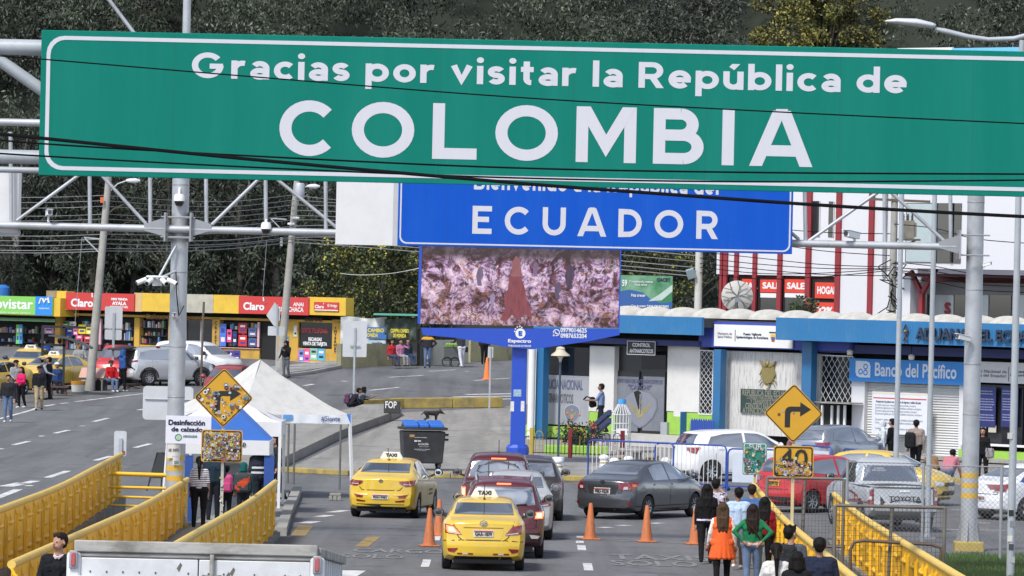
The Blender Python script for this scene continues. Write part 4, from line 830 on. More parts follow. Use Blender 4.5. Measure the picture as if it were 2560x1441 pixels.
# white agency board, window posters
t, f = board(CF, 'name_board', 'white customs service board above the dark posters at right edge', 'sign', 2412, 903, 2760, 968, -.1, .06, M('board_grey', (.52, .52, .53), .6))
ftext(f, t, 'Servicio Nacional de\nAduana del Ecuador', 2418, 941, 2517, 926, -.004, INKG, .02); ftext(f, t, 'Control de\nExportaciones', 2526, 943, 2600, 928, -.004, INK, .03); fp(f, t, 'divider', 2521, 918, 2522.5, 954, -.005, .004, INK)
for x0, lab in ((2447, 'dark blue information poster between the gantry post and the lamp post'), (2503, 'dark blue information poster at right edge behind the street lamp')):
    t, f = board(CF, 'poster', lab, 'poster', x0, 967, x0 + 42, 1068, .02, .02, M('poster_navy', (.014, .02, .12), .5))
    for k in range(12):
        if k in (2, 8): continue
        ftext(f, t, 'informacion aduanera para viajeros', x0 + 3, 980 + k * 6.6, x0 + 34 + (k * 13) % 6, 977 + k * 6.6, -.004, M('poster_text', (.3, .33, .5), .6), .04)
for x0 in (2452, 2471):
    t, f = board(CF, 'notice', 'yellowed paper notice on the dark window, ' + ('left of the pair' if x0 == 2452 else 'right of the pair'), 'notice', x0, 1064, x0 + (13 if x0 == 2452 else 19), 1082, .04, .01, M('old_paper', (.45, .42, .34), .8))

# ---- white building behind
BF = Frame(CF.w(2, 26, 0), CF.rz); bt = TF('shop_block', 'tall white block with dark red fins and sale banners', 'building', BF); RED = M('fin_red', (.25, .022, .03), .55, var=.1, dirt=(.16, .02, .025))
fp(BF, bt, 'wall', 1797, 130, 2300, 691, 0, 10, WALLB); mb = MB(); a = BF.rect(1797, 130, 2300, 691, 0); mb.box(a[0], a[1] + 14, .3, 10, 0, a[2] + .2); mb.build('ground_storey', RED, bt)
fp(BF, bt, 'wall', 2090, 690, 2300, 830, -.02, .5, WALLB)
for x0, x1 in ((1798, 1806), (1807, 1818), (1834, 1845), (1880, 1891), (1942, 1954), (2012, 2026), (2086, 2100), (2168, 2182)):
    a = BF.rect(x0 + 4, 200, x1 + 2, 830, -.1); mb = MB(); mb.box(a[0], a[1], -.1, .0, 0, a[3]); mb.build('fin', RED, bt)
for x0, x1, y0, y1 in ((2031, 2049, 503, 592), (2071, 2084, 504, 593), (1893, 1940, 780, 840), (1955, 2010, 780, 840)):
    w = fp(BF, bt, 'window', x0, y0, x1, y1, -.03, .05, GLASS); fp(BF, w, 'frame', x1 - 1, y0, x1, y1, -.05, .03, WHT)
fp(BF, bt, 'shop_window', 1806, 692, 2090, 830, .1, .2, DARK)
GSB = 'red sale banners between the fins of the white block'; SB = M('banner_red', (.62, .05, .025), .6); 
for x0, x1, y0, y1, s, lab in ((1855, 1880, 698, 732, 'SAL', 'leftmost red sale banner half hidden by the satellite dish'), (1901, 1942, 697, 732, 'SALE', 'red sale banner directly right of the satellite dish'), (1962, 2012, 698, 733, 'SALE', 'red sale banner left of the home banner'), (2038, 2086, 706, 747, 'HOGAR', 'red home banner above the discount banner'), (2036, 2086, 756, 800, '22%', 'red discount banner half hidden behind the roof domes')):
    t, f = board(BF, 'sale_banner', lab, 'banner', x0, y0, x1, y1, .02, .03, SB, GSB); h_2 = y1 - y0
    ftext(f, t, s, x0 + 5, y0 + h_2 * .72, x0 + 5 + {'SAL': 34, 'SALE': 45, 'HOGAR': 50}.get(s, 42), y0 + h_2 * .27, -.004, WHT, .05)
for x0, x1 in ((1901, 1940), (1962, 2011)): fp(BF, bt, 'window_blind', x0, 733, x1, 745, .0, .04, WHT); fp(BF, bt, 'window', x0, 745, x1, 840, .02, .04, GLASS)
# projecting storey on the right
fp(BF, bt, 'upper_storey', 2236, 130, 2900, 683, -2.2, 3, WALLB); w = fp(BF, bt, 'window', 2264, 508, 2402, 657, -2.24, .1, GLASS); fp(BF, w, 'pane', 2266, 510, 2333, 655, -2.26, .03, M('painted_reflection_pane', (.35, .42, .43), .15)); fp(BF, w, 'mullion', 2334, 508, 2339, 657, -2.3, .1, M('mullion_grey', (.3, .31, .33), .5)); fp(BF, w, 'mullion', 2376, 508, 2380, 657, -2.3, .1, FRAMEB)  # left pane: the reflection is put into its pale colour
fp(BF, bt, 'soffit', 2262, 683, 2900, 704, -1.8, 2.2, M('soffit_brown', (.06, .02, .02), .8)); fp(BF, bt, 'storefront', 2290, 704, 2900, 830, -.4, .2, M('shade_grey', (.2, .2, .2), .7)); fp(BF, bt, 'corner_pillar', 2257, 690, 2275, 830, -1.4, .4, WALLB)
for x0, x1 in ((2312, 2330), (2337, 2383), (2386, 2412), (2455, 2470), (2474, 2527), (2530, 2560)):
    fp(BF, bt, 'shop_window', x0, 738 if x0 > 2335 else 736, x1, 830, -.46, .05, GLASS if x0 in (2386, 2474, 2312) else M('pale_shop_glass', (.4, .43, .43), .2))
ftext(BF, bt, 'S', 2360, 786, 2378, 756, -.48, RED, .08); mb = MB(); q = BF.hit(2305, 735, -1.2)
mb.bar((q[0], -1.2, q[1] - 2.5), (q[0], -1.2, q[1]), .2); mb.bar((q[0], -1.2, q[1]), (q[0] - .6, -1.2, q[1] + .9), .16); mb.bar((q[0], -1.2, q[1]), (q[0] + .7, -1.2, q[1] + 1), .16); mb.build('forked_column', RED, bt)
mb = MB()
for x0, x1, y in ((2244, 2380, 121), (2380, 2900, 121)):
    t = None
    o = fp(BF, bt, 'roof_banner', x0, y, x1, 150, -2.5, .1, WHT if x0 < 2300 else M('banner_sky_blue', (.15, .45, .7), .6))
for x in (2216, 2212): mb = MB(); a = BF.hit(x, 495, -.06); mb.tube([(a[0], -.06, a[1] - 3.2), (a[0], -.06, a[1] + 4)], .05, 8); mb.build('drainpipe', GALVD, bt, 50)
# satellite dish and plant on the customs roof, green billboard
fd = Frame(CF.w(9.6, 4, 0), CF.rz); a = fd.hit(1843, 741, 0); t = T('satellite_dish', 'large pale mesh satellite dish on the customs roof before the red fins', 'satellite dish', fd.w(a[0], 0, zt - .1), 0)
c = fd.w(a[0], 0, a[1]) - t.location; rD = 40 * 200 / F; mb = MB(); mb.lathe([(rD * k / 8, -.25 * rD * (1 - (k / 8) ** 2)) for k in range(9)], n=28, ax='Y'); ds = mb.build('dish', M('dish_grey', (.42, .41, .38), .7, var=.1), t, 60); ds.location = c; ds.data.transform(Matrix.Rotation(R(180), 4, 'Z') @ Matrix.Rotation(R(8), 4, 'X'))
mb = MB()
for k in range(6): an = k * math.pi / 3 + .26; mb.bar((0, -.02, 0), (math.cos(an) * rD * .55, -.06, math.sin(an) * rD * .55), .03); [mb.bar((math.cos(an) * rD * .55, -.06, math.sin(an) * rD * .55), (math.cos(an + s) * rD, -.03, math.sin(an + s) * rD), .03) for s in (.26, -.26)]
rb = mb.build('rib', M('dish_rib', (.15, .15, .14), .7), t); rb.location = c + Vector((0, -.12, 0))
mb = MB(); mb.tube([(0, 0, -.2), (0, .1, c.z)], .06, 8); mb.build('mount', GALVD, t); mb = MB(); mb.box(-.1, .1, -.6, -.45, -.22, -.05); mb.bar((0, -.5, -.15), (0, 0, -rD * .8), .04); fe = mb.build('feed_horn', M('feed_grey', (.2, .22, .24), .5), t); fe.location = c
a = CF.hit(2005, 790, 2.0); t = T('roof_plant', 'small green plant growing among the roof domes', 'plant', CF.w(a[0], 2.0, zt)); rs2 = np.random.RandomState(2)
link('foliage', quadmesh('foliage', leaves(rs2, [(0, 0, .5), (.3, 0, .4), (-.25, 0, .3)], [.35, .3, .25], 90, .14, .05, -.2), LEAF_D), t); mb = MB(); mb.tube([(0, 0, 0), (0, 0, .5)], .02, 5); mb.build('stem', BARK, t)
fb = Frame(CF.w(1, 16, 0), 0); a = fb.rect(1549, 688, 1680, 772, 0); f = Frame(fb.w((a[0] + a[1]) / 2, 0, 0), 0); t = TF('billboard', 'green and blue credit union billboard behind the customs roof', 'billboard', f); a = f.rect(1549, 688, 1680, 776, 0)
def mat_billboard():
    m, nt, b = nodes('billboard_green'); co = coord(nt); sep = nt.nodes.new('ShaderNodeSeparateXYZ'); nt.links.new(co, sep.inputs[0]); n = noise_(nt, .9, co, 3)
    nt.links.new(mix(nt, ramp(nt, n, [(.4, 0.0), (.62, 1.0)]), '#3a7850', '#7fa98a'), b.inputs['Base Color']); b.inputs['Roughness'].default_value = .6; return m
mb = MB(); mb.box(a[0], a[1], 0, .1, a[2], a[3]); mb.build('board', mat_billboard(), t)
w, h = a[1] - a[0], a[3] - a[2]; mb = MB(); mb.prism([(a[0] + w * x, a[2] + h * z) for x, z in ((0, .02), (0, .52), (.2, .58), (.45, .5), (.6, .3), (.8, .2), (1, .25), (1, .02))], -.006, -.002); mb.build('blue_wave', M('wave_blue', (.03, .1, .3), .6), t)
mb = MB(); mb.prism([(a[0] + w * x, a[2] + h * z) for x, z in ((.55, .25), (.75, .45), (1, .75), (1, .55), (.8, .28))], -.01, -.007); mb.build('pale_swoosh', M('swoosh', (.45, .55, .5), .6), t)
ftext(f, t, '59', 1555, 716, 1568, 700, -.012, WHT, .04); ftext(f, t, 'CACET', 1642, 704, 1676, 696, -.012, INK, .05); ftext(f, t, 'Haz crecer', 1578, 742, 1614, 735, -.012, WHT, .03); ftext(f, t, 'Con la mejor TASA DE INTERES', 1578, 769, 1672, 764, -.012, WHT, .04); ftext(f, t, 'Cumpliendo metas\nhace años', 1572, 714, 1632, 702, -.012, WHT, .02)
for x in (.2, .8): mb = MB(); mb.box(a[0] + w * x - .08, a[0] + w * x + .08, .11, .25, 0, a[3]); mb.build('leg', GALVD, t)

# ---- the row of shops on the left
SA, SBp = W(0, 905, 284), W(862, 905, 270); SF = Frame((SA.x, 284, g(277) - .15), math.atan2(270 - 284, SBp.x - SA.x)); MUST = M('mustard_wall', (.52, .31, .05), .85, var=.15, sc=2, dirt=(.22, .14, .05), dirtamt=.7, dsc=.8)
YEL = M('shop_yellow', (.64, .42, .045), .8, var=.08, dirt=(.4, .26, .06)); CREAM = M('shop_cream', (.42, .4, .32), .85, var=.12, dirt=(.28, .27, .24), dirtamt=.8); TAN = M('shop_tan', (.55, .38, .18), .8)
st = TF('shop_row', 'low yellow row of small shops under a painted fascia', 'building', SF); xr = SF.hit(862, 800, 0)[0]; xl = SF.hit(141, 800, 0)[0]; ztop = SF.hit(600, 742, 0)[1]
back = SF.I.to_3x3() @ Vector((0, 5, 0))   # the end wall runs straight back from the road
def skewbox(x0, x1, y0, z0, z1): mb = MB(); mb.add([(x, y0, z) for z in (z0, z1) for x in (x0, x1)] + [(x + back.x, y0 + back.y, z) for z in (z0, z1) for x in (x0, x1)], [(0, 1, 3, 2), (4, 6, 7, 5), (0, 4, 5, 1), (2, 3, 7, 6), (0, 2, 6, 4), (1, 5, 7, 3)]); return mb
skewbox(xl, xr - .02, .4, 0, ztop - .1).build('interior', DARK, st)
for x0, x1, m in ((141, 166, YEL), (335, 355, TAN), (355, 460, YEL), (460, 533, CREAM), (533, 598, YEL), (770, 864, YEL)):
    y0 = 728 + (x0 - 141) * .0235; y1 = 779 + (x1 - 335) * .021; fp(SF, st, 'fascia_panel', x0, y0, x1, y1, -.6, .6, m)
a = SF.rect(141, 728, 864, 800, -.6); skewbox(a[0], a[1], -.47, a[3] - .5, a[3] - .42).build('roof', M('roof_grey', (.15, .14, .13), .9), st)
for x0, y0, x1, y1 in ((150, 788, 862, 803), (141, 790, 152, 905), (335, 795, 348, 905), (420, 795, 462, 905), (530, 795, 548, 905), (690, 800, 745, 905), (830, 800, 862, 905), (348, 862, 420, 905), (548, 868, 648, 908), (735, 870, 835, 908)): fp(SF, st, 'wall', x0, y0, x1, y1, 0 if y0 < 860 else .03, .3, MUST)
fp(SF, st, 'kerb', 735, 904, 862, 912, -.3, .3, WHT)
GOODS = [M('goods%d' % i, c, .6, var=.3, sc=12) for i, c in enumerate(('#8c4a55', '#4d6f9a', '#b9b4a8', '#8f7040', '#7f9db2', '#6a3a36', '#4a5262', '#b096a0', '#2d2f38', '#5f7458'))]
def shelves(x0, y0, x1, y1, rows, seed):
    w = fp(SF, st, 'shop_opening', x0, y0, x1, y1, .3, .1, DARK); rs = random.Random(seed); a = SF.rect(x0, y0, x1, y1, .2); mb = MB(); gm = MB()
    for r_ in range(rows):
        z = a[2] + (a[3] - a[2]) * r_ / rows; mb.box(a[0], a[1], .1, .3, z, z + .025); x = a[0] + .05
        while x < a[1] - .15:
            ww = rs.uniform(.04, .2); hh = rs.uniform(.25, .9) * (a[3] - a[2]) / rows; gm.mi = rs.randrange(10)
            if rs.random() < .75: gm.box(x, x + ww, .12, .28, z + .03, z + .03 + hh)
            x += ww + rs.uniform(.01, .1)
    mb.build('shelf', FRAMEB, w); o = gm.build('goods', GOODS, w); o['kind'] = 'stuff'
shelves(352, 800, 420, 862, 3, 1); shelves(152, 796, 335, 905, 4, 2); shelves(550, 804, 645, 868, 3, 3)
fp(SF, st, 'door', 462, 800, 530, 905, .12, .05, GLASS); fp(SF, st, 'door', 648, 806, 690, 915, .12, .05, DARK); fp(SF, st, 'window', 745, 806, 830, 870, .1, .05, GLASS)
for x in (440, 462, 500): fp(SF, st, 'door_frame', x, 800, x + 4, 900, .08, .06, M('door_frame_grey', (.25, .25, .25), .5))
LET = M('painted_letters', (.05, .035, .02), .7)
ftext(SF, st, 'Cafetería    Menaxi', 362, 798, 503, 789, -.01, M('painted_brown', (.2, .09, .02), .7), .03); ftext(SF, st, 'COPIAS', 761, 804, 806, 795, -.01, LET, .05)
ftext(SF, st, 'C\nA\nF\nE\nT\nE', 535, 872, 543, 803, -.01, LET, .05); ftext(SF, st, 'I\nN\nT\nE\nR\nN\nE\nT', 834, 884, 842, 817, -.01, LET, .06); ftext(SF, st, 'CORTE TELEFONIA', 752, 832, 820, 822, .09, M('red_text', (.4, .05, .05), .6), .05); ftext(SF, st, 'RECARGAS\nVENTA DE TARJETA', 757, 866, 818, 845, .09, WHT, .05)
fp(SF, st, 'window_trim', 546, 868, 648, 873, -.05, .08, M('pink_check', (.6, .35, .38), .7, var=.5, sc=30)); fp(SF, st, 'window_trim', 643, 806, 648, 868, -.05, .08, MC['pink_check']); fp(SF, st, 'pole_wrap', 247, 797, 252, 862, -.2, .1, MC['pink_check'])
rs = random.Random(21)
def poster_grid(lst, dd=-.02):
    for x0, y0, x1, y1, c in lst:
        o = fp(SF, st, 'poster', x0, y0, x1, y1, dd, .012, M('pst' + c, c, .6, var=.35, sc=7)); 
        for k in range(2):
            yy = y0 + (y1 - y0) * (.2 + .4 * k); fp(SF, o, 'print', x0 + (x1 - x0) * .2, yy, x1 - (x1 - x0) * .2, yy + (y1 - y0) * .2, dd - .004, .003, M('prn%d' % ((int(x0) + k) % 4), ('#e8e4dc', '#2b3f8a', '#e9c9d2', '#20262e')[(int(x0) + k) % 4], .6))
poster_grid([(549, 810, 565, 866, '#4a6fc2'), (567, 824, 579, 856, '#d8488a'), (581, 828, 592, 862, '#1d2c55'), (596, 808, 617, 834, '#a3232b'), (596, 838, 617, 866, '#c22a30'), (621, 820, 641, 842, '#5a6a86'), (621, 846, 641, 867, '#47587d')], -.02)
poster_grid([(545, 877, 565, 906, '#5b4a9a'), (566, 877, 582, 905, '#4b3f96'), (583, 877, 600, 904, '#40398c'), (734, 873, 747, 907, '#d06098'), (747, 874, 759, 907, '#6b7fc0'), (760, 873, 774, 907, '#d84f8e'), (775, 871, 793, 900, '#7fae9a'), (794, 872, 812, 902, '#4f9fbf')], .005)
poster_grid([(111, 820, 134, 835, '#b88ab0'), (136, 820, 149, 838, '#c23a3a'), (151, 820, 162, 836, '#5a86b8'), (166, 822, 182, 840, '#27408c'), (183, 822, 194, 838, '#cf6a92'), (196, 812, 214, 835, '#d6c226'), (215, 818, 229, 836, '#cfc24a'), (210, 840, 227, 858, '#b0323a'), (190, 838, 206, 856, '#c9486f'), (155, 803, 172, 816, '#4e8f56'), (174, 804, 190, 815, '#c7c7c2')], .02)
poster_grid([(734, 815, 742, 842, '#b9c4bd'), (709, 840, 722, 858, '#7a8a8a')], -.03)
RD = M('shop_red', (.5, .04, .035), .5, var=.05)
t, f = board(SF, 'shop_sign', 'red phone shop sign above the left yellow shop', 'sign', 165, 731, 335, 779, -.68, .07, RD)
def claro(f, t, x0, y1, x1, y0, d, m=WHT, rays=True):
    ftext(f, t, 'Claro', x0, y1, x1, y0, d, m, .04)
    if rays:
        q = f.hit(x1 - (x1 - x0) * .04, y0 + (y1 - y0) * .1, d); s = f.hit(x1, y0, d)[0] - f.hit(x0, y0, d)[0]; mb = MB()
        for an in (95, 48, 5): c, s_ = math.cos(R(an)), math.sin(R(an)); mb.bar((q[0] + c * s * .06, d - .003, q[1] + s_ * s * .08), (q[0] + c * s * .16, d - .003, q[1] + s_ * s * .22), s * .05, .004)
        mb.build('rays', m, t)
claro(f, t, 177, 767, 233, 748, -.004); ftext(f, t, 'MINI TIENDA', 278, 751, 319, 746, -.004, WHT, .06); ftext(f, t, 'AYALA', 280, 763, 316, 755, -.004, WHT, .06); ftext(f, t, 'RECARGAS Y MÁS', 275, 770, 320, 765, -.004, WHT, .05)
t, f = board(SF, 'shop_sign', 'red phone shop sign behind the transformer pole', 'sign', 597, 740, 771, 789, -.68, .07, RD)
claro(f, t, 608, 775, 661, 757, -.004); ftext(f, t, 'ANAI', 733, 766, 759, 757, -.004, WHT, .03); ftext(f, t, 'RUMICHACA', 696, 779, 759, 769, -.004, WHT, .03)
t, f = board(SF, 'shop_sign', 'small red and white sign on the yellow fascia at its right end', 'sign', 785, 755, 846, 779, -.66, .05, RD)
claro(f, t, 787, 771, 810, 763, -.004, WHT); ftext(f, t, 'El Amigo', 819, 770, 843, 761, -.004, WHT, .02); fp(f, t, 'lower_strip', 786, 774, 845, 778, -.006, .004, WHT)
# left shop with the green sign
lt = T('green_sign_shop', 'dark open shop under the green and blue sign at left edge', 'building', SF.w(0, 0, 0), SF.rz); xa = SF.hit(-60, 800, 0)[0]
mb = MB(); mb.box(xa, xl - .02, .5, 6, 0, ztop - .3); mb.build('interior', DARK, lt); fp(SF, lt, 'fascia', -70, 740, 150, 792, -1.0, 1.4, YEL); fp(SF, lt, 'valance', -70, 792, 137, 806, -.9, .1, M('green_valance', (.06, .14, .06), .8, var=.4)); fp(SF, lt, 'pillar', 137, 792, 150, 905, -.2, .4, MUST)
st_ = st; st = lt; shelves(-60, 808, 135, 905, 4, 5); poster_grid([(40, 812, 48, 860, '#6cb85a'), (48, 812, 56, 860, '#3a8fc8')], -.3); st = st_
fp(SF, lt, 'chimney_block', 116, 727, 140, 744, -.6, .5, M('old_render', (.25, .2, .14), .9, var=.3))
t, f = board(SF, 'shop_sign', 'green and blue phone company sign at left edge', 'sign', -70, 738, 130, 789, -1.12, .1, M('sign_green', (.2, .5, .09), .5, var=.05))
fp(f, t, 'blue_field', 88, 742, 130, 789, -.004, .003, M('sign_azure', (.02, .22, .62), .5)); ftext(f, t, 'movistar', -38, 771, 83, 750, -.005, WHT, .03)
q = f.hit(99, 761, 0); r2 = f.hit(123, 745, 0); dx, dz = r2[0] - q[0], r2[1] - q[1]; mb = MB(); mb.tube([(q[0] + dx * x, -.012, q[1] + dz * z) for x, z in ((0, .1), (.18, .9), (.35, .8), (.52, .2), (.7, .8), (.9, 1), (1, .2))], .055, 8); mb.build('logo', WHT, t, 60)
ftext(f, t, 'el punto movil', 97, 774, 123, 769, -.006, WHT, .02); ftext(f, t, 'fácil, rápido y seguro siempre', -20, 784, 76, 780, -.006, WHT, .0)
mb = MB(); p = SF.w(SF.hit(5, 740, 2)[0], 2, ztop - .3); a = W(5, 712, p.y); r_ = 20 * p.y / F
mb.lathe([(0, 0), (r_, 0), (r_, (a.z - p.z) * .75), (r_ * .9, (a.z - p.z) * .8), (r_ * .4, a.z - p.z), (0, a.z - p.z)], p, 18); solo(mb, 'water_tank', 'blue plastic water tank on the roof at left edge', 'tank', M('tank_blue', (.02, .14, .42), .4), None, 40)
# ---- stall, wall and gate right of the shops
def gwall(name, label, cat, pts, h, th, mat, base=None):
    mb = MB(); pts = [P(*p) for p in pts]
    for a, b in zip(pts, pts[1:]):
        d = (b - a); d.z = 0; d.normalize(); n = Vector((-d.y, d.x, 0)) * th / 2; z0, z1 = min(a.z, b.z) - .3, max(a.z, b.z) + h
        mb.add([Vector((q.x, q.y, z)) for z in (z0, z1) for q in (a - n, b - n, b + n, a + n)], [(3, 2, 1, 0), (4, 5, 6, 7), (0, 1, 5, 4), (1, 2, 6, 5), (2, 3, 7, 6), (3, 0, 4, 7)])
    return solo(mb, name, label, cat, mat)
OLDW = M('stained_wall', (.4, .36, .2), .9, var=.2, sc=1.5, dirt=(.16, .15, .12), dirtamt=.9, dsc=.8)
gwall('garden_wall', 'stained yellowish wall behind the three seated people', 'wall', [(846, 921), (985, 914)], 1.05, .25, OLDW)
gwall('garden_wall', 'stained yellow wall behind the far orange cone', 'wall', [(1170, 906), (1320, 898)], 1.05, .25, OLDW)
gwall('gate_panel', 'pale metal gate behind the man in the yellow shouldered jacket', 'gate', [(1080, 914), (1168, 909)], 1.15, .12, M('gate_cream', (.5, .48, .4), .8, dirt=(.3, .28, .22)))
gwall('stone_pillar', 'dark stone pillar beside the money changing stall', 'pillar', [(1042, 914), (1057, 913)], 1.7, .3, M('dark_stone', (.13, .125, .11), .95, var=.4, bump=.6))
b = P(958, 916); t = T('changing_stall', 'makeshift money changing stall with crumpled tarps and green roof', 'stall', b + Vector((0, .5, 0))); f = Frame(t.location, 0)
def tarp(name, x0, y0, x1, y1, d, mat, amp, seed):
    a = f.rect(x0, y0, x1, y1, d); n = 26; mb = MB(); rs = np.random.RandomState(seed); ph = rs.uniform(0, 6, 8)
    vs = []
    for j in range(14):
        for i in range(n):
            u_, w_ = i / (n - 1), j / 13; vs.append((a[0] + (a[1] - a[0]) * u_, d + amp * (math.sin(9 * u_ + ph[0] + 4 * w_) + .6 * math.sin(21 * u_ - 6 * w_ + ph[1]) + .4 * math.sin(15 * w_ + 9 * u_)), a[2] + (a[3] - a[2]) * w_ + amp * .7 * math.sin(8 * u_ + ph[2]) * (w_ > .8)))
    mb.add(vs, [(j * n + i, j * n + i + 1, (j + 1) * n + i + 1, (j + 1) * n + i) for j in range(13) for i in range(n - 1)]); return mb.build(name, mat, t, 60)
tarp('white_tarp', 852, 793, 965, 868, 0, M('white_tarp', (.5, .52, .5), .6, var=.15, sc=2, dirt=(.3, .33, .3)), .06, 1); tarp('dark_tarp', 962, 797, 1040, 850, -.1, M('dark_green_tarp', (.05, .07, .05), .7, var=.3), .06, 2)
mb = MB(); a = f.rect(934, 783, 1056, 796, -.2); mb.box(a[0], a[1], -.5, 1.5, a[2] + .1, a[2] + .18, Matrix.Rotation(R(0), 4, 'X')); mb.build('roof', M('green_sheet', (.1, .36, .27), .6, var=.15), t)
a = f.rect(962, 797, 1042, 916, 0); mb = MB(); mb.box(a[0], a[1], .3, 1.4, -.3, a[3] - .1); mb.build('booth', M('booth_brown', (.12, .11, .09), .9, var=.3), t)
bn = fp(f, t, 'banner', 917, 818, 966, 848, -.16, .01, M('banner_blue', (.04, .14, .4), .6)); ftext(f, bn, 'CAMBIO', 919, 831, 960, 822, -.17, M('banner_yellow', (.65, .55, .05), .6), .05); ftext(f, bn, 'MONEDA', 912, 843, 945, 834, -.17, MC['banner_yellow'], .05)
bn = fp(f, t, 'banner', 920, 851, 962, 870, -.16, .01, M('banner_pale', (.4, .5, .58), .6, var=.3)); ftext(f, bn, 'cambio', 930, 862, 956, 855, -.17, INK, .04)
ftext(f, t, 'COMPRA CAMBIO\nDE MONEDA', 976, 844, 1022, 823, -.26, MC['banner_yellow'], .05)
mb = MB(); mb.box(-1.0, .1, -.35, -.05, -.1, .4); 
b = P(1000, 912); mb = MB(); mb.box(b.x - .9, b.x + 1.1, b.y - .15, b.y + .3, b.z - .1, b.z + .42); solo(mb, 'stone_bench', 'low dark bench under the three seated people', 'bench', M('dark_bench', (.08, .075, .065), .9, var=.3), bevel=.03)
# ======================= bridge rails, truck, tents, street furniture =======================
YR = M('rail_yellow', (.84, .48, .014), .5, var=.08, sc=3, dirt=(.45, .25, .03), dirtamt=.6, dsc=1.8); YTOP = M('handrail_cream', (.7, .48, .1), .6, var=.12, dirt=(.4, .3, .12), dirtamt=.7, dsc=4)
BEAM = M('bridge_concrete', (.2, .2, .2), .9, var=.2, sc=2, bump=.3, dirt=(.09, .09, .085), dirtamt=.8)
def rail(label, far, near, h, hb, n, side=1, back=14):
    a, b = P(*far, h + hb), P(*near, h + hb); d = (b - a); d.z = 0; L_ = d.length; d.normalize(); L_ += back
    f = Frame((a.x, a.y, g(a.y)), math.atan2(d.y, d.x)); t = TF('bridge_railing', label, 'railing', f, 'yellow bridge railings')
    zz = lambda s: g(f.w(s, 0, 0).y) - f.o.z
    s2 = f.I.to_3x3() @ Vector((-f.o.x, 0, 0)); sg = 1 if s2.y > 0 else -1   # the side that faces the camera
    st = [L_ * k / n for k in range(n + 1)]
    if hb: mb = MB(); [mb.add([(s, y, z) for s, y, z in ((st[k], -.14, zz(st[k]) - .5), (st[k + 1], -.14, zz(st[k + 1]) - .5), (st[k + 1], .14, zz(st[k + 1]) - .5), (st[k], .14, zz(st[k]) - .5), (st[k], -.14, zz(st[k]) + hb), (st[k + 1], -.14, zz(st[k + 1]) + hb), (st[k + 1], .14, zz(st[k + 1]) + hb), (st[k], .14, zz(st[k]) + hb))], [(0, 3, 2, 1), (4, 5, 6, 7), (0, 1, 5, 4), (2, 3, 7, 6), (0, 4, 7, 3), (1, 2, 6, 5)]) for k in range(n)]; mb.build('base_beam', BEAM, t)
    for k in range(n):
        s0, s1 = st[k], st[k + 1]; z0 = zz(s0) + hb; z1 = zz(s1) + hb; mb = MB(); m_ = 6; ht = h - .05
        # one pressed steel panel: slightly tilted so that it overlaps the next like a shingle, with bosses
        y0 = y1 = .02 * sg
        mb.add([(s0, y0, z0), (s1, y1, z1), (s1, y1, z1 + ht), (s0, y0, z0 + ht), (s0, y0 - .02 * sg, z0), (s1, y1 - .02 * sg, z1), (s1, y1 - .02 * sg, z1 + ht), (s0, y0 - .02 * sg, z0 + ht)], [(0, 1, 2, 3), (7, 6, 5, 4), (0, 3, 7, 4), (1, 5, 6, 2), (3, 2, 6, 7), (0, 4, 5, 1)])
        for q in range(3):
            zc = z0 + ht * (.2 + .29 * q); mb.ball(((s0 + s1) / 2 + (.12 if q % 2 else -.12) * (s1 - s0), .01 * sg, zc), (s1 - s0) * .2, .07, .065, 10, 6)
        mb.bar((s1, y1 + .03 * sg, z1), (s1, y1 + .05 * sg, z1 + ht * .9), .1, .05); mb.bar((s1, y1 + .06 * sg, z1 + ht * .84), (s1, 0, z1 + ht), .04); mb.bar(((s0 + s1) / 2, .05 * sg, z0 + ht * .82), ((s0 + s1) / 2, 0, z0 + ht), .03)
        mb.build('panel', YR, t, 40)
    mb = MB(); mb.tube([(s, 0, zz(s) + hb + h) for s in st], .065, 12); mb.build('handrail', YTOP, t, 60); return t
rail('long yellow bridge railing at far left beside the left road', (303, 1137), (0, 1275), 1.05, .38, 22)
rail('middle yellow bridge railing left of the striped top woman', (468, 1200), (200, 1336), 1.0, .14, 16)
rail('weathered yellow bridge railing end right of the queue under the tents', (688, 1206), (486, 1336), 1.12, .12, 18)
rail('yellow bridge railing beside the walking pedestrians', (1884, 1213), (2128, 1441), 1.05, .06, 26)
rail('outer right yellow bridge railing behind the wire mesh gate', (2086, 1237), (2395, 1441), 1.05, .15, 22)
# pipe barrier between the left railings
a, b = W(238, 1183, 134), W(458, 1190, 134); t = T('pipe_barrier', 'low yellow pipe barrier across the gap between the left railings', 'barrier', (a.x, 134, g(134)))
for x0, y0, x1, y1, r in ((238, 1183, 458, 1190, .05), (236, 1217, 440, 1222, .035), (236, 1240, 405, 1246, .03), (236, 1262, 370, 1267, .03)): mb = MB(); mb.tube([W(x0, y0, 134), W(x1, y1, 134)], r, 8); mb.build('rail', YR, t, 50, local=False)
for x in (249, 264, 429, 446): mb = MB(); mb.tube([W(x, 1183, 134), W(x, 1300, 134)], .03, 8); mb.build('upright', YR, t, 50, local=False)

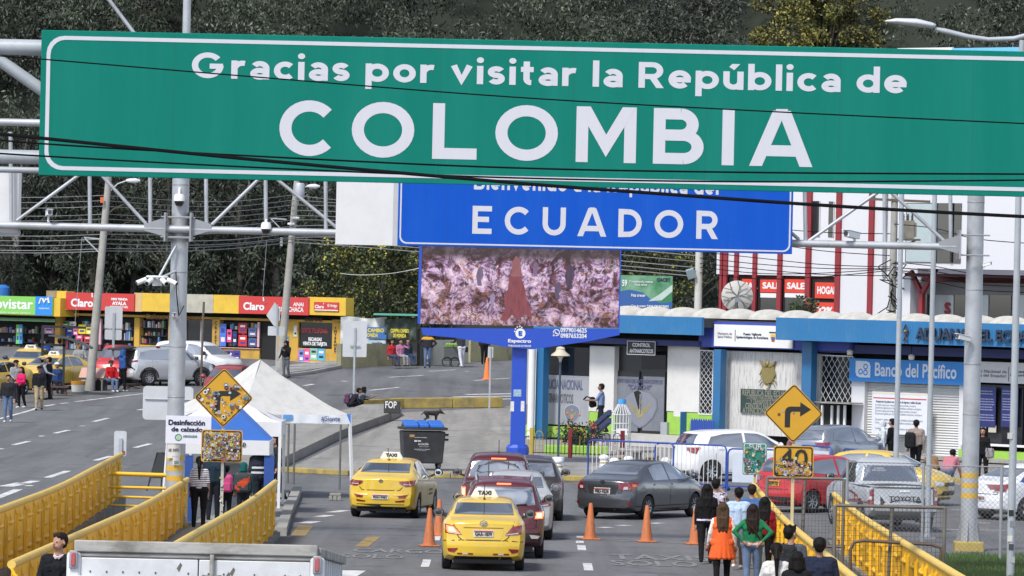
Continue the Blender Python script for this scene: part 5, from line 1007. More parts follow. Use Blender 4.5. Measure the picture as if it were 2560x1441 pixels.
# ---- box truck in front
TX = M('truck_white', (.55, .56, .58), .5, var=.05, sc=3, dirt=(.33, .33, .32), dirtamt=.5, dsc=2.5); TW = M('weathered_frame', (.33, .32, .3), .85, var=.4, sc=7, dirt=(.08, .075, .06), dirtamt=1, dsc=4, stretch=(.3, 1, 1)); REDL = M('tail_red', (.35, .015, .02), .15, coat=.6)
a = W(186, 1344, 47); b = W(795, 1352, 47); wT = b.x - a.x; tk = T('box_truck', 'old white box truck seen from behind at the bottom edge', 'truck', ((a.x + b.x) / 2, 47, g(47)), R(-.6)); zt_ = a.z - g(47) - .02; hw = wT / 2; PT = Matrix.Rotation(R(-3.6), 4, 'X')
def tpart(mb, name, mats, bevel=.01, par=None, pivot=True):
    Mx = Matrix.Translation((0, 0, zt_)) @ PT @ Matrix.Translation((0, 0, -zt_)); mb.v = [tuple(Mx @ Vector(v)) for v in mb.v]; return mb.build(name, mats, par or tk, 40, bevel)
mb = MB(); mb.box(-hw + .03, hw - .03, .06, 5.4, .75, zt_ - .03); tpart(mb, 'cargo_box', TX, .03)
for k in range(11): mb = MB(); y = .5 + k * .47; mb.box(hw - .035, hw + .005, y, y + .05, .75, zt_ - .1); tpart(mb, 'side_rib', TX)
mb = MB(); mb.box(-hw, hw, -.02, .12, zt_ - .1, zt_); mb.box(-hw, hw, .0, .1, zt_ - .14, zt_ - .1); tpart(mb, 'top_rail', TW, .012)
mb = MB(); mb.box(hw - .05, hw + .03, .12, 5.4, zt_ - .1, zt_ - .02); tpart(mb, 'side_rail', TW, .012)
for sg in (-1, 1):
    mb = MB(); mb.box(sg * hw - .06, sg * hw + .06, -.03, .1, .7, zt_ - .1); tpart(mb, 'corner_post', TX, .03)
    mb = MB(); mb.box(sg * (hw + .0) - .035, sg * (hw + .0) + .035, -.06, -.03, zt_ - .24, zt_ - .09); h_l = tpart(mb, 'lamp_housing', GALVD, .008); mb = MB(); mb.box(sg * hw - .018, sg * hw + .018, -.072, -.06, zt_ - .22, zt_ - .11); tpart(mb, 'lamp_lens', REDL, .004, h_l)
for x0, x1 in ((-hw + .06, .02), (.03, hw - .06)):
    mb = MB(); mb.box(x0, x1, .0, .055, .8, zt_ - .145); dr = tpart(mb, 'rear_door', TX, .008); mb = MB(); rs = random.Random(int(x1 * 50))
    for k in range(7):
        for zz_ in (.27, .42): 
            if rs.random() < .8: x = x0 + .08 + k * (x1 - x0 - .16) / 6; mb.box(x - .006, x + .006, -.006, 0, zt_ - zz_, zt_ - zz_ + .016)
    tpart(mb, 'rivets', M('rivet_rust', (.08, .05, .04), .8), 0, dr)
    mb = MB()
    for k in range(5): x = rs.uniform(x0 + .1, x1 - .1); z = zt_ - rs.uniform(.2, .9); mb.prism([(x, z), (x + .03, z + .05), (x + .045, z + .03), (x + .02, z - .03)], -.003, -.001)
    tpart(mb, 'scuff', M('scuff_grey', (.12, .11, .1), .9), 0, dr)
mb = MB(); mb.tube([(.14, -.03, .7), (.14, -.03, zt_ - .1)], .02, 8); mb.box(.06, .22, -.035, -.01, zt_ - .36, zt_ - .34); mb.box(.06, .08, -.035, -.01, zt_ - .36, zt_ - .27); mb.box(.2, .22, -.035, -.01, zt_ - .36, zt_ - .27); mb.box(.06, .22, -.035, -.01, zt_ - .285, zt_ - .27); tpart(mb, 'lock_bar', TW, 0)
mb = MB(); mb.box(-hw - .03, -hw + .18, -.1, .0, zt_ - .42, zt_ - .3); tpart(mb, 'hinge_plate', TX)
mb = MB(); c_ = (-.45, -.012, zt_ - .42); mb.prism([(c_[0], c_[2] + .12), (c_[0] + .12, c_[2]), (c_[0], c_[2] - .12), (c_[0] - .12, c_[2])], -.012, -.002); tpart(mb, 'hazard_diamond', M('hazard_red', (.45, .05, .02), .6), 0)
mb = MB(); mb.box(-hw + .2, hw - .2, .3, 7.4, .5, .72); tpart(mb, 'chassis', BLK); mb = MB(); mb.box(-hw + .1, hw - .1, 5.7, 7.5, .55, 2.1); tpart(mb, 'cab', TX, .1)
for sx in (-1, 1):
    for y in (1.2, 6.4): mb = MB(); mb.lathe([(0, -.13), (.3, -.13), (.4, -.1), (.4, .1), (.3, .13), (0, .13)], (sx * (hw - .2), y, .42), 20, 'X'); mb.build('wheel', M('tyre', (.018, .018, .019), .85), tk, 40)

# ---- tents
TENTW = M('tent_grey_white', (.5, .49, .47), .75, var=.06, sc=1.5, dirt=(.36, .35, .33), dirtamt=.6, dsc=1.1, stretch=(3, 3, .6)); TENTB = M('tent_white', (.63, .63, .64), .7, var=.04); BLUET = M('tent_blue', (.04, .16, .55), .7, var=.06)
def canopy(label, c, hw, hd, rz, zE, zA, val, mats, legs, splay=0, sag=.12, legm=None):
    t = T('canopy_tent', label, 'tent', c, rz); cn = [(-hw, -hd), (hw, -hd), (hw, hd), (-hw, hd)]
    for k in range(4):
        p, q = Vector((*cn[k], zE)), Vector((*cn[(k + 1) % 4], zE)); A_ = Vector((0, 0, zA)); n = 10; vs, fs = [], []; row = []
        for j in range(n + 1):
            w_ = j / n; m_ = n - j + 1; row.append(len(vs))
            for i in range(m_):
                e = p.lerp(q, i / max(1, m_ - 1)) if m_ > 1 else p.lerp(q, .5); v = e.lerp(A_, w_); v.z -= sag * math.sin(math.pi * w_) * (1 if w_ < .9 else .5) + .02 * math.sin(9 * w_ + k); vs.append(v)
        for j in range(n):
            for i in range(n - j):
                fs.append((row[j] + i, row[j] + i + 1, row[j + 1] + i) if i < n - j else ())
                if i < n - j - 1: fs.append((row[j] + i + 1, row[j + 1] + i + 1, row[j + 1] + i))
        mb = MB(); mb.add(vs, [f for f in fs if f]); mb.build('canopy', mats[k % len(mats)], t, 50)
        mb = MB(); m_ = 14; d = (q - p); nrm = Vector((d.y, -d.x, 0)).normalized()
        vs = [p + d * i / m_ + nrm * (.02 + (.02 * math.sin(i * 1.9 + k) if z else 0)) - Vector((0, 0, z * val)) for z in (0, 1) for i in range(m_ + 1)]
        mb.add(vs, [(i, m_ + 1 + i, m_ + 2 + i, i + 1) for i in range(m_)]); mb.build('valance', legs.get('val', mats[0]), t, 60)
    for k in legs.get('at', (0, 1, 2, 3)):
        x, y = cn[k]; sc_ = 1 + splay; mb = MB(); mb.bar((x, y, zE), (x * sc_, y * sc_, -c[2] + g(c[1]) if False else 0), .07); mb.build('leg', legm or WHT, t)
    return t
c = P(640, 1243); cx = W(650, 1000, 151).x; c = Vector((cx, 151, g(151)))
t = canopy('large off-white pyramid tent behind the stickered turn sign', c, 1.75, 1.75, R(35), 2.25 - c.z * 0, 3.68, .24, [TENTW], {'val': M('valance_white', (.6, .62, .66), .7)}, .05, .1)
for x, y0, y1 in ((722, 1060, 1208), (737, 1060, 1212), (852, 1062, 1226)): mb = MB(); mb.tube([W(x, y0, 156), W(x + (y0 - y1) * .02, y1, 156)], .03, 6); mb.build('leg', M('leg_grey', (.12, .12, .12), .6), t, local=False)
f = Frame(W(877, 1062, 149.2), 0); vt = T('tent_banner', 'white valance banner with blue handwriting on the large tent', 'banner', f.o); a = f.rect(704, 1035, 876, 1061, 0); n = 24; mb = MB(); mb.add([(a[0] + (a[1] - a[0]) * i / n, .02 * math.sin(i * .9), z) for z in (a[2], a[3]) for i in range(n + 1)], [(i, i + 1, n + 2 + i, n + 1 + i) for i in range(n)]); mb.build('cloth', M('valance_white', (.6, .62, .66), .7), vt, 60)
ftext(f, vt, '#Siente', 803, 1054, 850, 1041, -.03, M('script_blue', (.02, .05, .2), .6), .01); fp(f, vt, 'logo_patch', 708, 1037, 732, 1050, -.035, .004, M('logo_blue', (.08, .25, .5), .6, var=.5, sc=20))
mb = MB(); q = f.rect(866, 1036, 877, 1061, -.03); mb.prism([(q[0], q[3]), (q[1], q[3]), (q[1], q[2])], -.034, -.03); mb.build('corner_flash', BLUET, vt)
b = P(980, 1034, .3); f2 = Frame(b, 0); bt_ = TF('graffiti_block', 'dark concrete block with white graffiti before the yellow traffic island', 'concrete block', f2); a = f2.rect(960, 1003, 1000, 1033, 0); mb = MB(); mb.box(a[0], a[1], .0, .5, 0, a[3]); mb.build('block', M('block_dark', (.045, .045, .045), .9, var=.4), bt_, bevel=.02); ftext(f2, bt_, 'FOP', 963, 1021, 992, 1004, -.006, WHT, .02)
b = P(838, 1252); mb = MB()
for k in range(3): mb.box(-.17 + k * .115, -.07 + k * .115, -.1, .1, 0, .12)
mb.box(-.15, .15, -.09, .09, .121, .2); o = mb.build('weight_stones', M('stone_block', (.26, .25, .22), .9, var=.3, bump=.6), None, bevel=.02); o.location = b; tag(o, 'rough stone blocks weighing down the tent leg beside the yellow taxi', 'stones')
cx = W(575, 1050, 142).x; c = Vector((cx, 142, g(142))); canopy('small bright white tent in front of the large off-white tent', c, 1.33, 1.33, 0, 2.3, 2.98, .36, [TENTB], {'val': TENTB}, 0, .05)
cx = W(570, 1098, 136).x; c = Vector((cx, 136, g(136))); t = T('booth_tent', 'blue and white disinfection booth behind the stickered sign', 'tent', c); f = Frame(c, 0); a = f.rect(466, 1098, 673, 1139, -1)
zA = f.hit(575, 1003, -1)[1]; xm = (a[0] + a[1]) / 2
mb = MB(); mb.add([(a[0], -1, a[3]), (a[1], -1, a[3]), (xm, -1, zA), (a[0], 1, a[3]), (a[1], 1, a[3]), (xm, 1, zA)], [(0, 1, 2), (5, 4, 3), (1, 4, 5, 2), (3, 0, 2, 5)]); mb.build('roof', BLUET, t)
fp(f, t, 'valance', 466, 1098, 673, 1139, -1.02, .015, TENTB); mb = MB()
for sx in (a[0], a[1]): mb = MB(); mb.box(sx - .015, sx + .015, -1, 1, a[2], a[3]); mb.build('side_valance', TENTB, t)
ftext(f, t, 'AGROCALIDAD', 540, 1116, 615, 1107, -1.04, INK, .05)
for x0, x1 in ((462, 482), (660, 685)): q = f.rect(x0, 1139, x1, 1210, -.98); mb = MB(); mb.box(q[0], q[1], -.98, -.9, 0, q[3]); mb.build('leg_sleeve', M('sleeve_blue', (.02, .07, .28), .7), t)
for sx in (a[0], a[1]): mb = MB(); mb.box(sx - .03, sx + .03, .9, .96, 0, a[2]); mb.build('leg', WHT, t)
q = f.rect(520, 1157, 612, 1200, .3); mb = MB(); mb.box(q[0], q[1], 0, .7, q[3] - .05, q[3]); mb.box(q[0] + .1, q[1] - .1, .1, .14, 0, q[3] - .05); solo_t = T('table', 'grey folding table inside the disinfection booth', 'table', c + Vector((0, .2, 0))); mb.build('table_top', M('table_grey', (.3, .31, .33), .6), solo_t)
f = Frame(W(470, 1112, 127.4), 0); t = TF('information_board', 'white shoe disinfection board fixed to the left gantry post', 'sign', f); fp(f, t, 'board', 415, 1039, 527, 1111, 0, .03, M('board_lilac_white', (.62, .62, .7), .6))
ftext(f, t, 'Desinfección', 421, 1063, 513, 1051, -.005, INK, .045); ftext(f, t, 'de calzado', 428, 1079, 507, 1069, -.005, INK, .045); ftext(f, t, 'AGROCALIDAD', 457, 1094, 493, 1089, -.005, M('logo_green', (.06, .2, .14), .6), .05)
q = f.hit(446, 1094, 0); mb = MB(); ring(mb, rrect(q[0] - .08, q[0] + .08, q[1] - .08, q[1] + .08, .079), rrect(q[0] - .055, q[0] + .055, q[1] - .055, q[1] + .055, .054), -.006, -.002); mb.build('logo_ring', MC['logo_green'], t); mb = MB(); mb.ball((q[0], 0, q[1]), .035, .006, .045); mb.build('logo_leaf', M('leaf_mark', (.3, .5, .2), .6), t)
for x0, y0, x1, y1, lab, s in ((418, 1112, 434, 1146, 'white paper notice left of the three on the left gantry post', 'AVISO'), (429, 1112, 451, 1142, 'cream paper notice with print on the left gantry post', 'INFO'), (432, 1143, 449, 1163, 'pale blue paper notice lowest on the left gantry post', 'SII')):
    t, f2 = board(Frame((0, 127.78 - (x0 == 429) * .01 - (y0 > 1140) * .02, 0), 0), 'notice', lab, 'notice', x0, y0, x1, y1, 0, .006, M('paper%d' % y0, (.6, .62, .62) if y0 > 1140 else (.55, .52, .46) if x0 == 429 else (.62, .62, .6), .8)); ftext(f2, t, s, x0 + 3, y0 + 18, x1 - 3, y0 + 10, -.003, INKG, .03)
b = P(395, 1228); t = T('board_stand', 'black folding pavement board left of the gantry post', 'pavement sign', b); mb = MB(); mb.add([(-.25, -.02, .35), (.2, -.02, .35), (.26, .12, 1.05), (-.05, .12, 1.05), (-.25, .0, .35), (.2, .0, .35), (.26, .14, 1.05), (-.05, .14, 1.05)], [(0, 1, 2, 3), (7, 6, 5, 4), (0, 4, 5, 1), (1, 5, 6, 2), (2, 6, 7, 3), (3, 7, 4, 0)]); mb.build('board', BLK, t)
for x0, x1, y in ((-.3, -.05, -.05), (.2, .26, -.05), (.05, .1, .5), (.42, .28, .5)): mb = MB(); mb.bar((x0, y, 0), (x1, .12, 1.05), .03); mb.build('leg', BLK, t)

# ---- road signs
SY = M('sign_amber', (.55, .29, .012), .5, var=.06, dirt=(.4, .24, .04), dirtamt=.4); SB_ = M('sign_black_ink', (.012, .012, .012), .6); SBACK = M('sign_back', (.5, .51, .53), .55, .1, .05, 2, dirt=(.38, .38, .36), dirtamt=.5)
STK = [M('sticker%d' % i, c, .5, var=.8, sc=34) for i, c in enumerate(('#d9d6cc', '#2a2a30', '#c9b04a', '#8a4a42', '#5a7390', '#e6e2d8', '#5d4a3a', '#a8888e', '#5f7a68', '#15161a', '#a07848', '#8fa4b8'))]
def stickers(t, test, bx, n, d, s0, s1, seed):
    rs = random.Random(seed); mb = MB(); k = 0
    while k < n:
        x, z = rs.uniform(bx[0], bx[1]), rs.uniform(bx[2], bx[3])
        if not test(x, z): continue
        s = rs.uniform(s0, s1); mb.mi = rs.randrange(12); an = rs.uniform(-.5, .5) if rs.random() < .5 else 0; sh = rs.random(); k += 1; dd = d - .0006 * k
        if sh < .35: pts = [(math.cos(i * .628) * s * .5, math.sin(i * .628) * s * .5) for i in range(10)]
        else: w = s * rs.uniform(.5, 1.3) * .5; h = s * rs.uniform(.35, .7) * .5 * 1.4; pts = [(-w, -h), (w, -h), (w, h), (-w, h)]
        pts = [(x + p * math.cos(an) - q * math.sin(an), z + p * math.sin(an) + q * math.cos(an)) for p, q in pts]; mb.add([(p, dd, q) for p, q in pts], [tuple(range(len(pts)))])
        if s > s0 * 1.2:
            mb.mi = rs.randrange(12); c2 = (sum(p[0] for p in pts) / len(pts), sum(p[1] for p in pts) / len(pts)); mb.add([(c2[0] + (p - c2[0]) * .55, dd - .0004, c2[1] + (q - c2[1]) * .55) for p, q in pts], [tuple(range(len(pts)))])
    o = mb.build('stickers', STK, t); o['kind'] = 'stuff'
def turn_sign(label, cx, cy, hd, bx, by, Y, postm):
    c = W(cx, cy, Y); px = W(bx, by, Y); f = Frame((px.x, Y, g(Y)), 0); t = TF('warning_sign', label, 'road sign', f); q = f.hit(cx, cy, 0); r_ = hd / F * Y
    mb = MB(); mb.box(-.03, .03, .03, .09, -.2, q[1] + r_ * .7); mb.build('post', postm, t)
    def dia(s, rr): 
        p = rrect(-s * .7071, s * .7071, -s * .7071, s * .7071, rr); return [(q[0] + (x - z) * .7071, q[1] + (x + z) * .7071) for x, z in p]
    mb = MB(); mb.prism(dia(r_, .06), 0, .012); mb.build('plate', SY, t); mb = MB(); ring(mb, dia(r_ * .97, .06), dia(r_ * .925, .05), -.005, -.001); mb.build('border', SB_, t)
    o_ = [(-.29, -.47), (-.11, -.47), (-.11, -.02), (-.1, .02), (-.06, .055), (-.02, .06), (.217, .06), (.217, -.1), (.58, .14), (.217, .38), (.217, .23), (-.1, .23), (-.19, .21), (-.26, .15), (-.29, .06)]
    mb = MB(); mb.add([(q[0] + x * r_, -.004, q[1] + z * r_) for x, z in o_], [(0, 1, 2, 14), (14, 2, 3, 13), (13, 3, 4, 12), (12, 4, 5, 11), (11, 5, 6, 10), (7, 8, 9)]); mb.build('arrow', SB_, t); return t, f, q, r_
t, f, q, r_ = turn_sign('amber right turn sign covered in stickers before the tents', 559, 995, 75, 553, 1290, 116, M('post_grimy', (.4, .4, .38), .7, var=.4, sc=14))
stickers(t, lambda x, z: abs(x - q[0]) + abs(z - q[1]) < r_ * .88 and (z < q[1] + r_ * .1 or random.random() < .3), (q[0] - r_, q[0] + r_, q[1] - r_, q[1] + r_ * .5), 70, -.006, .035, .1, 3)
def plate_sign(t, f, x0, y0, x1, y1, mat, bm, name='supplementary_plate'):
    a = f.rect(x0, y0, x1, y1, 0); mb = MB(); mb.prism(rrect(*a, .05), 0, .012); p = mb.build(name, mat, t); mb = MB(); i = .02; ring(mb, rrect(a[0] + i, a[1] - i, a[2] + i, a[3] - i, .05), rrect(a[0] + i + .025, a[1] - i - .025, a[2] + i + .025, a[3] - i - .025, .04), -.005, -.001); mb.build('border', bm, p); return a
a = plate_sign(t, f, 504, 1074, 605, 1157, SY, SB_); stickers(t, lambda x, z: True, (a[0] + .05, a[1] - .05, a[2] + .05, a[3] - .05), 330, -.006, .03, .075, 4)
stickers(t, lambda x, z: True, (-.028, .028, .3, 1.7), 22, .029, .03, .06, 14)
t, f, q, r_ = turn_sign('amber right turn sign above the speed 40 plate', 1984, 1034, 75, 1980, 1300, 110.5, M('post_galv_yellow', (.5, .42, .22), .6, var=.3, sc=2))
stickers(t, lambda x, z: True, (q[0] - .3, q[0] + .1, q[1] - .1, q[1] + .05), 3, -.006, .04, .09, 8)
a = plate_sign(t, f, 1934, 1114, 2033, 1195, SY, SB_); ftext(f, t, '40', 1948, 1168, 2020, 1124, -.012, SB_, .008, 'speed_number'); stickers(t, lambda x, z: z < a[2] + .38 or random.random() < .25, (a[0] + .05, a[1] - .05, a[2] + .05, a[3] - .05), 26, -.01, .03, .07, 6); stickers(t, lambda x, z: z < a[2] + .34, (a[0] + .05, a[1] - .05, a[2] + .05, a[3] - .05), 55, -.03, .03, .07, 16)
b = P(1886, 1246); f = Frame(b, 0); t = TF('direction_sign', 'small green direction sign reading SUR covered in stickers', 'road sign', f); mb = MB(); mb.box(-.03, .03, .03, .09, -.1, f.hit(1886, 1120, 0)[1]); mb.build('post', M('post_yellow', (.5, .36, .08), .6, var=.2), t)
a = plate_sign(t, f, 1857, 1107, 1917, 1188, M('sign_green_small', (.015, .2, .14), .5), SWHITE, 'plate'); ftext(f, t, 'SUR', 1872, 1122, 1906, 1111, -.006, SWHITE, .015); stickers(t, lambda x, z: z < a[3] - .12, (a[0] + .04, a[1] - .04, a[2] + .04, a[3] - .1), 110, -.006, .035, .08, 7)
def back_sign(label, rects, bx, by, py0, name='traffic_sign', w=.06, poly=None):
    b = P(bx, by); f = Frame(b, 0); t = TF(name, label, 'road sign', f)
    for k, (x0, y0, x1, y1, r) in enumerate(rects): a = f.rect(x0, y0, x1, y1, 0); mb = MB(); mb.prism(rrect(*a, r), 0, .02); mb.build('plate', SBACK, t)
    if poly: mb = MB(); mb.prism([f.hit(*p, 0) for p in poly], 0, .02); mb.build('plate', SBACK, t)
    z = f.hit(bx, py0, 0)[1]; mb = MB(); mb.box(-w / 2, w / 2, -.06, -.002, -.1, z); mb.build('post', POLEW, t); return t, f
back_sign('pale back of a two plate sign before the red pickup', [(262, 767, 306, 822, .06), (262, 824, 304, 850, .06)], 281, 962, 782, w=.1)
t, f = back_sign('large pale sign back on a thin post above the crouching pair', [(857, 803, 917, 893, .05)], 883, 1026, 820, w=.08); fp(f, t, 'crossbar', 875, 864, 900, 867, -.07, .03, GALVD)
back_sign('pale diamond sign back beside the transformer pole', [(670, 816, 711, 840, .03)], 690, 932, 762, w=.07, poly=[(666, 789), (687, 756), (700, 775), (700, 800), (688, 820)])
t, f = back_sign('wide pale grey sign back left of the tents behind the gantry post', [(358, 965, 482, 1052, .12)], 420, 1158, 975, w=.1); fp(f, t, 'rib', 362, 998, 478, 1001, -.05, .05, GALVD)
t, f = back_sign('narrow white sign back at the far end of the left railing', [(285, 1078, 316, 1141, .06)], 300, 1182, 1096, w=.1); fp(f, t, 'sticker', 304, 1128, 313, 1138, -.008, .004, STK[3])
t, f = back_sign('thin steel post with a small plate beside the far orange cone', [(1220, 868, 1233, 895, .03)], 1223, 1022, 868, w=.07)
b = P(502, 966); mb = MB(); mb.tube([b, b + Vector((.05, 0, W(507, 755, b.y).z - b.z))], .05, 10); solo(mb, 'rusty_post', 'thin rusty post standing before the white car at the shops', 'post', RUST, None, 50)

# ---- video screen on its blue column
b = P(1293, 1160); f = Frame(b, 0); t = TF('video_screen', 'big video screen in a blue case on a square blue column', 'video screen', f); VB = M('case_blue', (.012, .06, .42), .45, coat=.2, var=.05)
def mat_screen(w, h):
    m, nt, bs = nodes('screen_picture'); co = coord(nt, 'Object'); n1 = noise_(nt, 1.5, co, 9, .72, 1.6); n2 = noise_(nt, .8, coord(nt, 'Object', (1, 1, 1.6)), 7, .7, 2.2); n3 = noise_(nt, 3.2, co, 5, .8, 2)
    c1 = ramp(nt, n1, [(.36, '#2a1d20'), (.44, '#6e3f40'), (.5, '#b08cb8'), (.56, '#e0cbe8'), (.62, '#95574c'), (.7, '#dcb3a2')]); c2 = ramp(nt, n2, [(.4, '#1e181c'), (.48, '#5e3d36'), (.54, '#a87a66'), (.6, '#c9a58e'), (.66, '#7a5048')])
    sep = nt.nodes.new('ShaderNodeSeparateXYZ'); nt.links.new(co, sep.inputs[0]); mp = nt.nodes.new('ShaderNodeMapRange'); mp.inputs['From Min'].default_value = 3.0; mp.inputs['From Max'].default_value = 6.9; nt.links.new(sep.outputs['Z'], mp.inputs['Value'])
    lowmix = nt.nodes.new('ShaderNodeMath'); lowmix.operation = 'MULTIPLY_ADD'; nt.links.new(mp.outputs[0], lowmix.inputs[0]); lowmix.inputs[1].default_value = -.9; lowmix.inputs[2].default_value = .8; lowmix.use_clamp = True
    c = mix(nt, lowmix.outputs[0], c1, c2); c = mix(nt, ramp(nt, n3, [(.42, .9), (.53, 0.0)]), c, '#241a20')
    vo = nt.nodes.new('ShaderNodeTexVoronoi'); vo.inputs['Scale'].default_value = 1.5; dv = nt.nodes.new('ShaderNodeVectorMath'); dv.operation = 'MULTIPLY_ADD'; nz = nt.nodes.new('ShaderNodeTexNoise'); nz.inputs['Scale'].default_value = 5; nz.inputs['Detail'].default_value = 4
    nt.links.new(co, nz.inputs[0]); nt.links.new(nz.outputs['Color'], dv.inputs[0]); dv.inputs[1].default_value = (.5, .5, .5); nt.links.new(co, dv.inputs[2]); nt.links.new(dv.outputs[0], vo.inputs['Vector'])
    c = mix(nt, ramp(nt, vo.outputs['Distance'], [(.1, .75), (.38, .0)]), c, '#f2d6ea')
    top = ramp(nt, mp.outputs[0], [(.84, 0.0), (.93, .9)]); c = mix(nt, top, c, '#372c2c')
    nt.links.new(c, bs.inputs['Emission Color']); bs.inputs['Emission Strength'].default_value = .74; bs.inputs['Specular IOR Level'].default_value = .05; bs.inputs['Base Color'].default_value = (.02, .02, .02, 1); bs.inputs['Roughness'].default_value = .5; return m
a = f.rect(1052, 440, 1549, 822, 0); s_ = f.rect(1058, 480, 1546, 821, 0); dep = .9
mb = MB(); mb.box(a[0], s_[0], -.02, dep, s_[2] - .0, a[3]); mb.box(s_[1], a[1] + .0, -.02, dep, s_[2], a[3]); mb.box(s_[0], s_[1], .03, dep - .01, s_[2], a[3] - .02); mb.build('case', VB, t)
mb = MB(); mb.box(s_[0] + .005, s_[1] - .005, .0, .029, s_[2] + .005, s_[3]); sc_ = mb.build('screen', mat_screen(6, 4), t)
def em(name, c, s=.45): m = M(name, tuple(v * .999 for v in lin(c)), .5, var=.5, sc=4, emis=s, spec=.05, stretch=(2.5, 1, .6)); return m
q = lambda x, y: f.hit(x, y, 0)
def shape(pts, name, c, d): mb = MB(); mb.prism([q(*p) for p in pts], d, d + .004); return mb.build(name, em('scr' + c, c), sc_)
shape([(1250, 800), (1262, 775), (1260, 745), (1270, 722), (1274, 690), (1300, 690), (1312, 720), (1316, 748), (1326, 770), (1330, 800), (1312, 786), (1296, 802), (1280, 788), (1266, 804)], 'red_gown', '#643a3e', -.006); shape([(1278, 692), (1281, 655), (1290, 640), (1300, 650), (1305, 692)], 'figure_veil', '#6d484a', -.009)
for x, y, h, c in ((1340, 672, 40, '#5d4f63'), (1425, 690, 66, '#3f3642'), (1200, 690, 50, '#5a4f60'), (1395, 725, 46, '#4a4152'), (1232, 748, 36, '#6a6078')): shape([(x - h * .12, y + h * .5), (x - h * .2, y), (x - h * .12, y - h * .3), (x, y - h * .45), (x + h * .14, y - h * .28), (x + h * .18, y), (x + h * .06, y + h * .2), (x + h * .1, y + h * .5)], 'figure', c, -.006 - h * 1e-5)
mb = MB(); mb.prism([q(*p) for p in ((1052, 820), (1549, 824), (1549, 838), (1470, 854), (1330, 874), (1265, 868), (1140, 845), (1058, 838))], -.02, dep); mb.build('skirt', VB, t)
ftext(f, t, '0979014625', 1401, 831, 1467, 821, -.03, WHT, .03); ftext(f, t, '0987653204', 1401, 845, 1467, 835, -.03, WHT, .03); ftext(f, t, 'Espectro', 1270, 859, 1328, 849, -.03, WHT, .04); ftext(f, t, 'PUBLICIDAD EXTERIOR', 1271, 867, 1328, 863.5, -.03, WHT, .02)
cq = q(1391, 832); mb = MB(); ring(mb, rrect(cq[0] - .11, cq[0] + .11, cq[1] - .11, cq[1] + .11, .109), rrect(cq[0] - .085, cq[0] + .085, cq[1] - .085, cq[1] + .085, .084), -.03, -.022); mb.prism([(cq[0] - .11, cq[1] - .12), (cq[0] - .02, cq[1] - .1), (cq[0] - .1, cq[1])], -.03, -.022); mb.tube([(cq[0] - .05, -.028, cq[1] + .04), (cq[0] - .02, -.028, cq[1] - .02), (cq[0] + .05, -.028, cq[1] - .05)], .02, 6); mb.build('phone_mark', WHT, t)
cq = q(1301, 834); mb = MB(); mb.add([(cq[0] + .16 * math.cos(k * .3), -.026, cq[1] + .16 * math.sin(k * .3)) for k in range(21)], [tuple(range(21))])
for dx, dz in ((-.16, .14), (-.1, .2), (-.02, .22), (.04, .19), (-.18, .06)): mb.box(cq[0] + dx - .02, cq[0] + dx + .02, -.03, -.024, cq[1] + dz - .02, cq[1] + dz + .02)
mb.build('logo_disc', WHT, t); ftext(f, t, 'E', 1296, 840, 1306, 828, -.034, VB, .06, 'logo_letter')
cw = f.hit(1312, 1000, .3)[0] - f.hit(1274, 1000, .3)[0]; zc = f.hit(1293, 868, .3)[1]; xc = f.hit(1298, 870, .3)[0]
mb = MB(); mb.box(-cw / 2, cw / 2, .2, .2 + cw, .0, zc); mb.build('column', VB, t, bevel=.03); mb = MB(); mb.lathe([(cw * .75, -.1), (cw * .75, .5), (cw * .62, .6)], (0, .2 + cw / 2, 0), 8); mb.build('column_foot', VB, t)
for x0, y0, x1, y1, c in ((1276, 1004, 1285, 1029, 0), (1302, 1003, 1311, 1029, 5), (1284, 974, 1303, 992, 11)): fp(f, t, 'sticker', x0, y0, x1, y1, .19, .008, STK[c])
# ---- dumpster
b = P(1054, 1176); t = T('dumpster', 'large black wheeled bin with an open blue lid', 'bin', b, R(8)); BIN = M('bin_black', (.02, .021, .024), .55, var=.2, dirt=(.06, .06, .06), dirtamt=.5); w = .66
mb = MB(); mb.add([(-w * .9, -.4, .22), (w * .9, -.4, .22), (w * .9, .4, .22), (-w * .9, .4, .22), (-w, -.5, 1.2), (w, -.5, 1.2), (w, .5, 1.2), (-w, .5, 1.2)], [(3, 2, 1, 0), (0, 1, 5, 4), (1, 2, 6, 5), (2, 3, 7, 6), (3, 0, 4, 7), (4, 5, 6, 7)]); mb.build('body', BIN, t, bevel=.04)
mb = MB(); ring(mb, [(x, z) for x, z in rrect(-w - .06, w + .06, -.55, .55, .08)], [(x, z) for x, z in rrect(-w + .05, w - .05, -.45, .45, .06)], 0, .07); o = mb.build('rim', BIN, t); o.data.transform(Matrix.Translation((0, 0, 1.25)) @ Matrix.Rotation(R(90), 4, 'X')); 
mb = MB(); mb.add([(-w * .95, -.5, 1.24), (w * .95, -.5, 1.24), (w * .92, -.42, 1.36), (-w * .92, -.42, 1.36), (-w * .95, .5, 1.24), (w * .95, .5, 1.24), (w * .92, .3, 1.42), (-w * .92, .3, 1.42)], [(0, 1, 2, 3), (3, 2, 6, 7), (7, 6, 5, 4), (1, 5, 6, 2), (4, 0, 3, 7)]); mb.build('lid_base', BIN, t, bevel=.02)
mb = MB()
for x0, x1 in ((-.6, -.18), (-.14, .14), (.18, .6)): mb.add([(x0, -.5, 1.33), (x1, -.5, 1.33), (x1, .42, 1.45), (x0, .42, 1.45), (x0, -.5, 1.42), (x1, -.5, 1.42), (x1, .42, 1.53), (x0, .42, 1.53)], [(0, 1, 5, 4), (4, 5, 6, 7), (1, 2, 6, 5), (0, 4, 7, 3), (2, 3, 7, 6)])
mb.build('lid', M('lid_blue', (.02, .13, .5), .45, var=.1), t, bevel=.03)
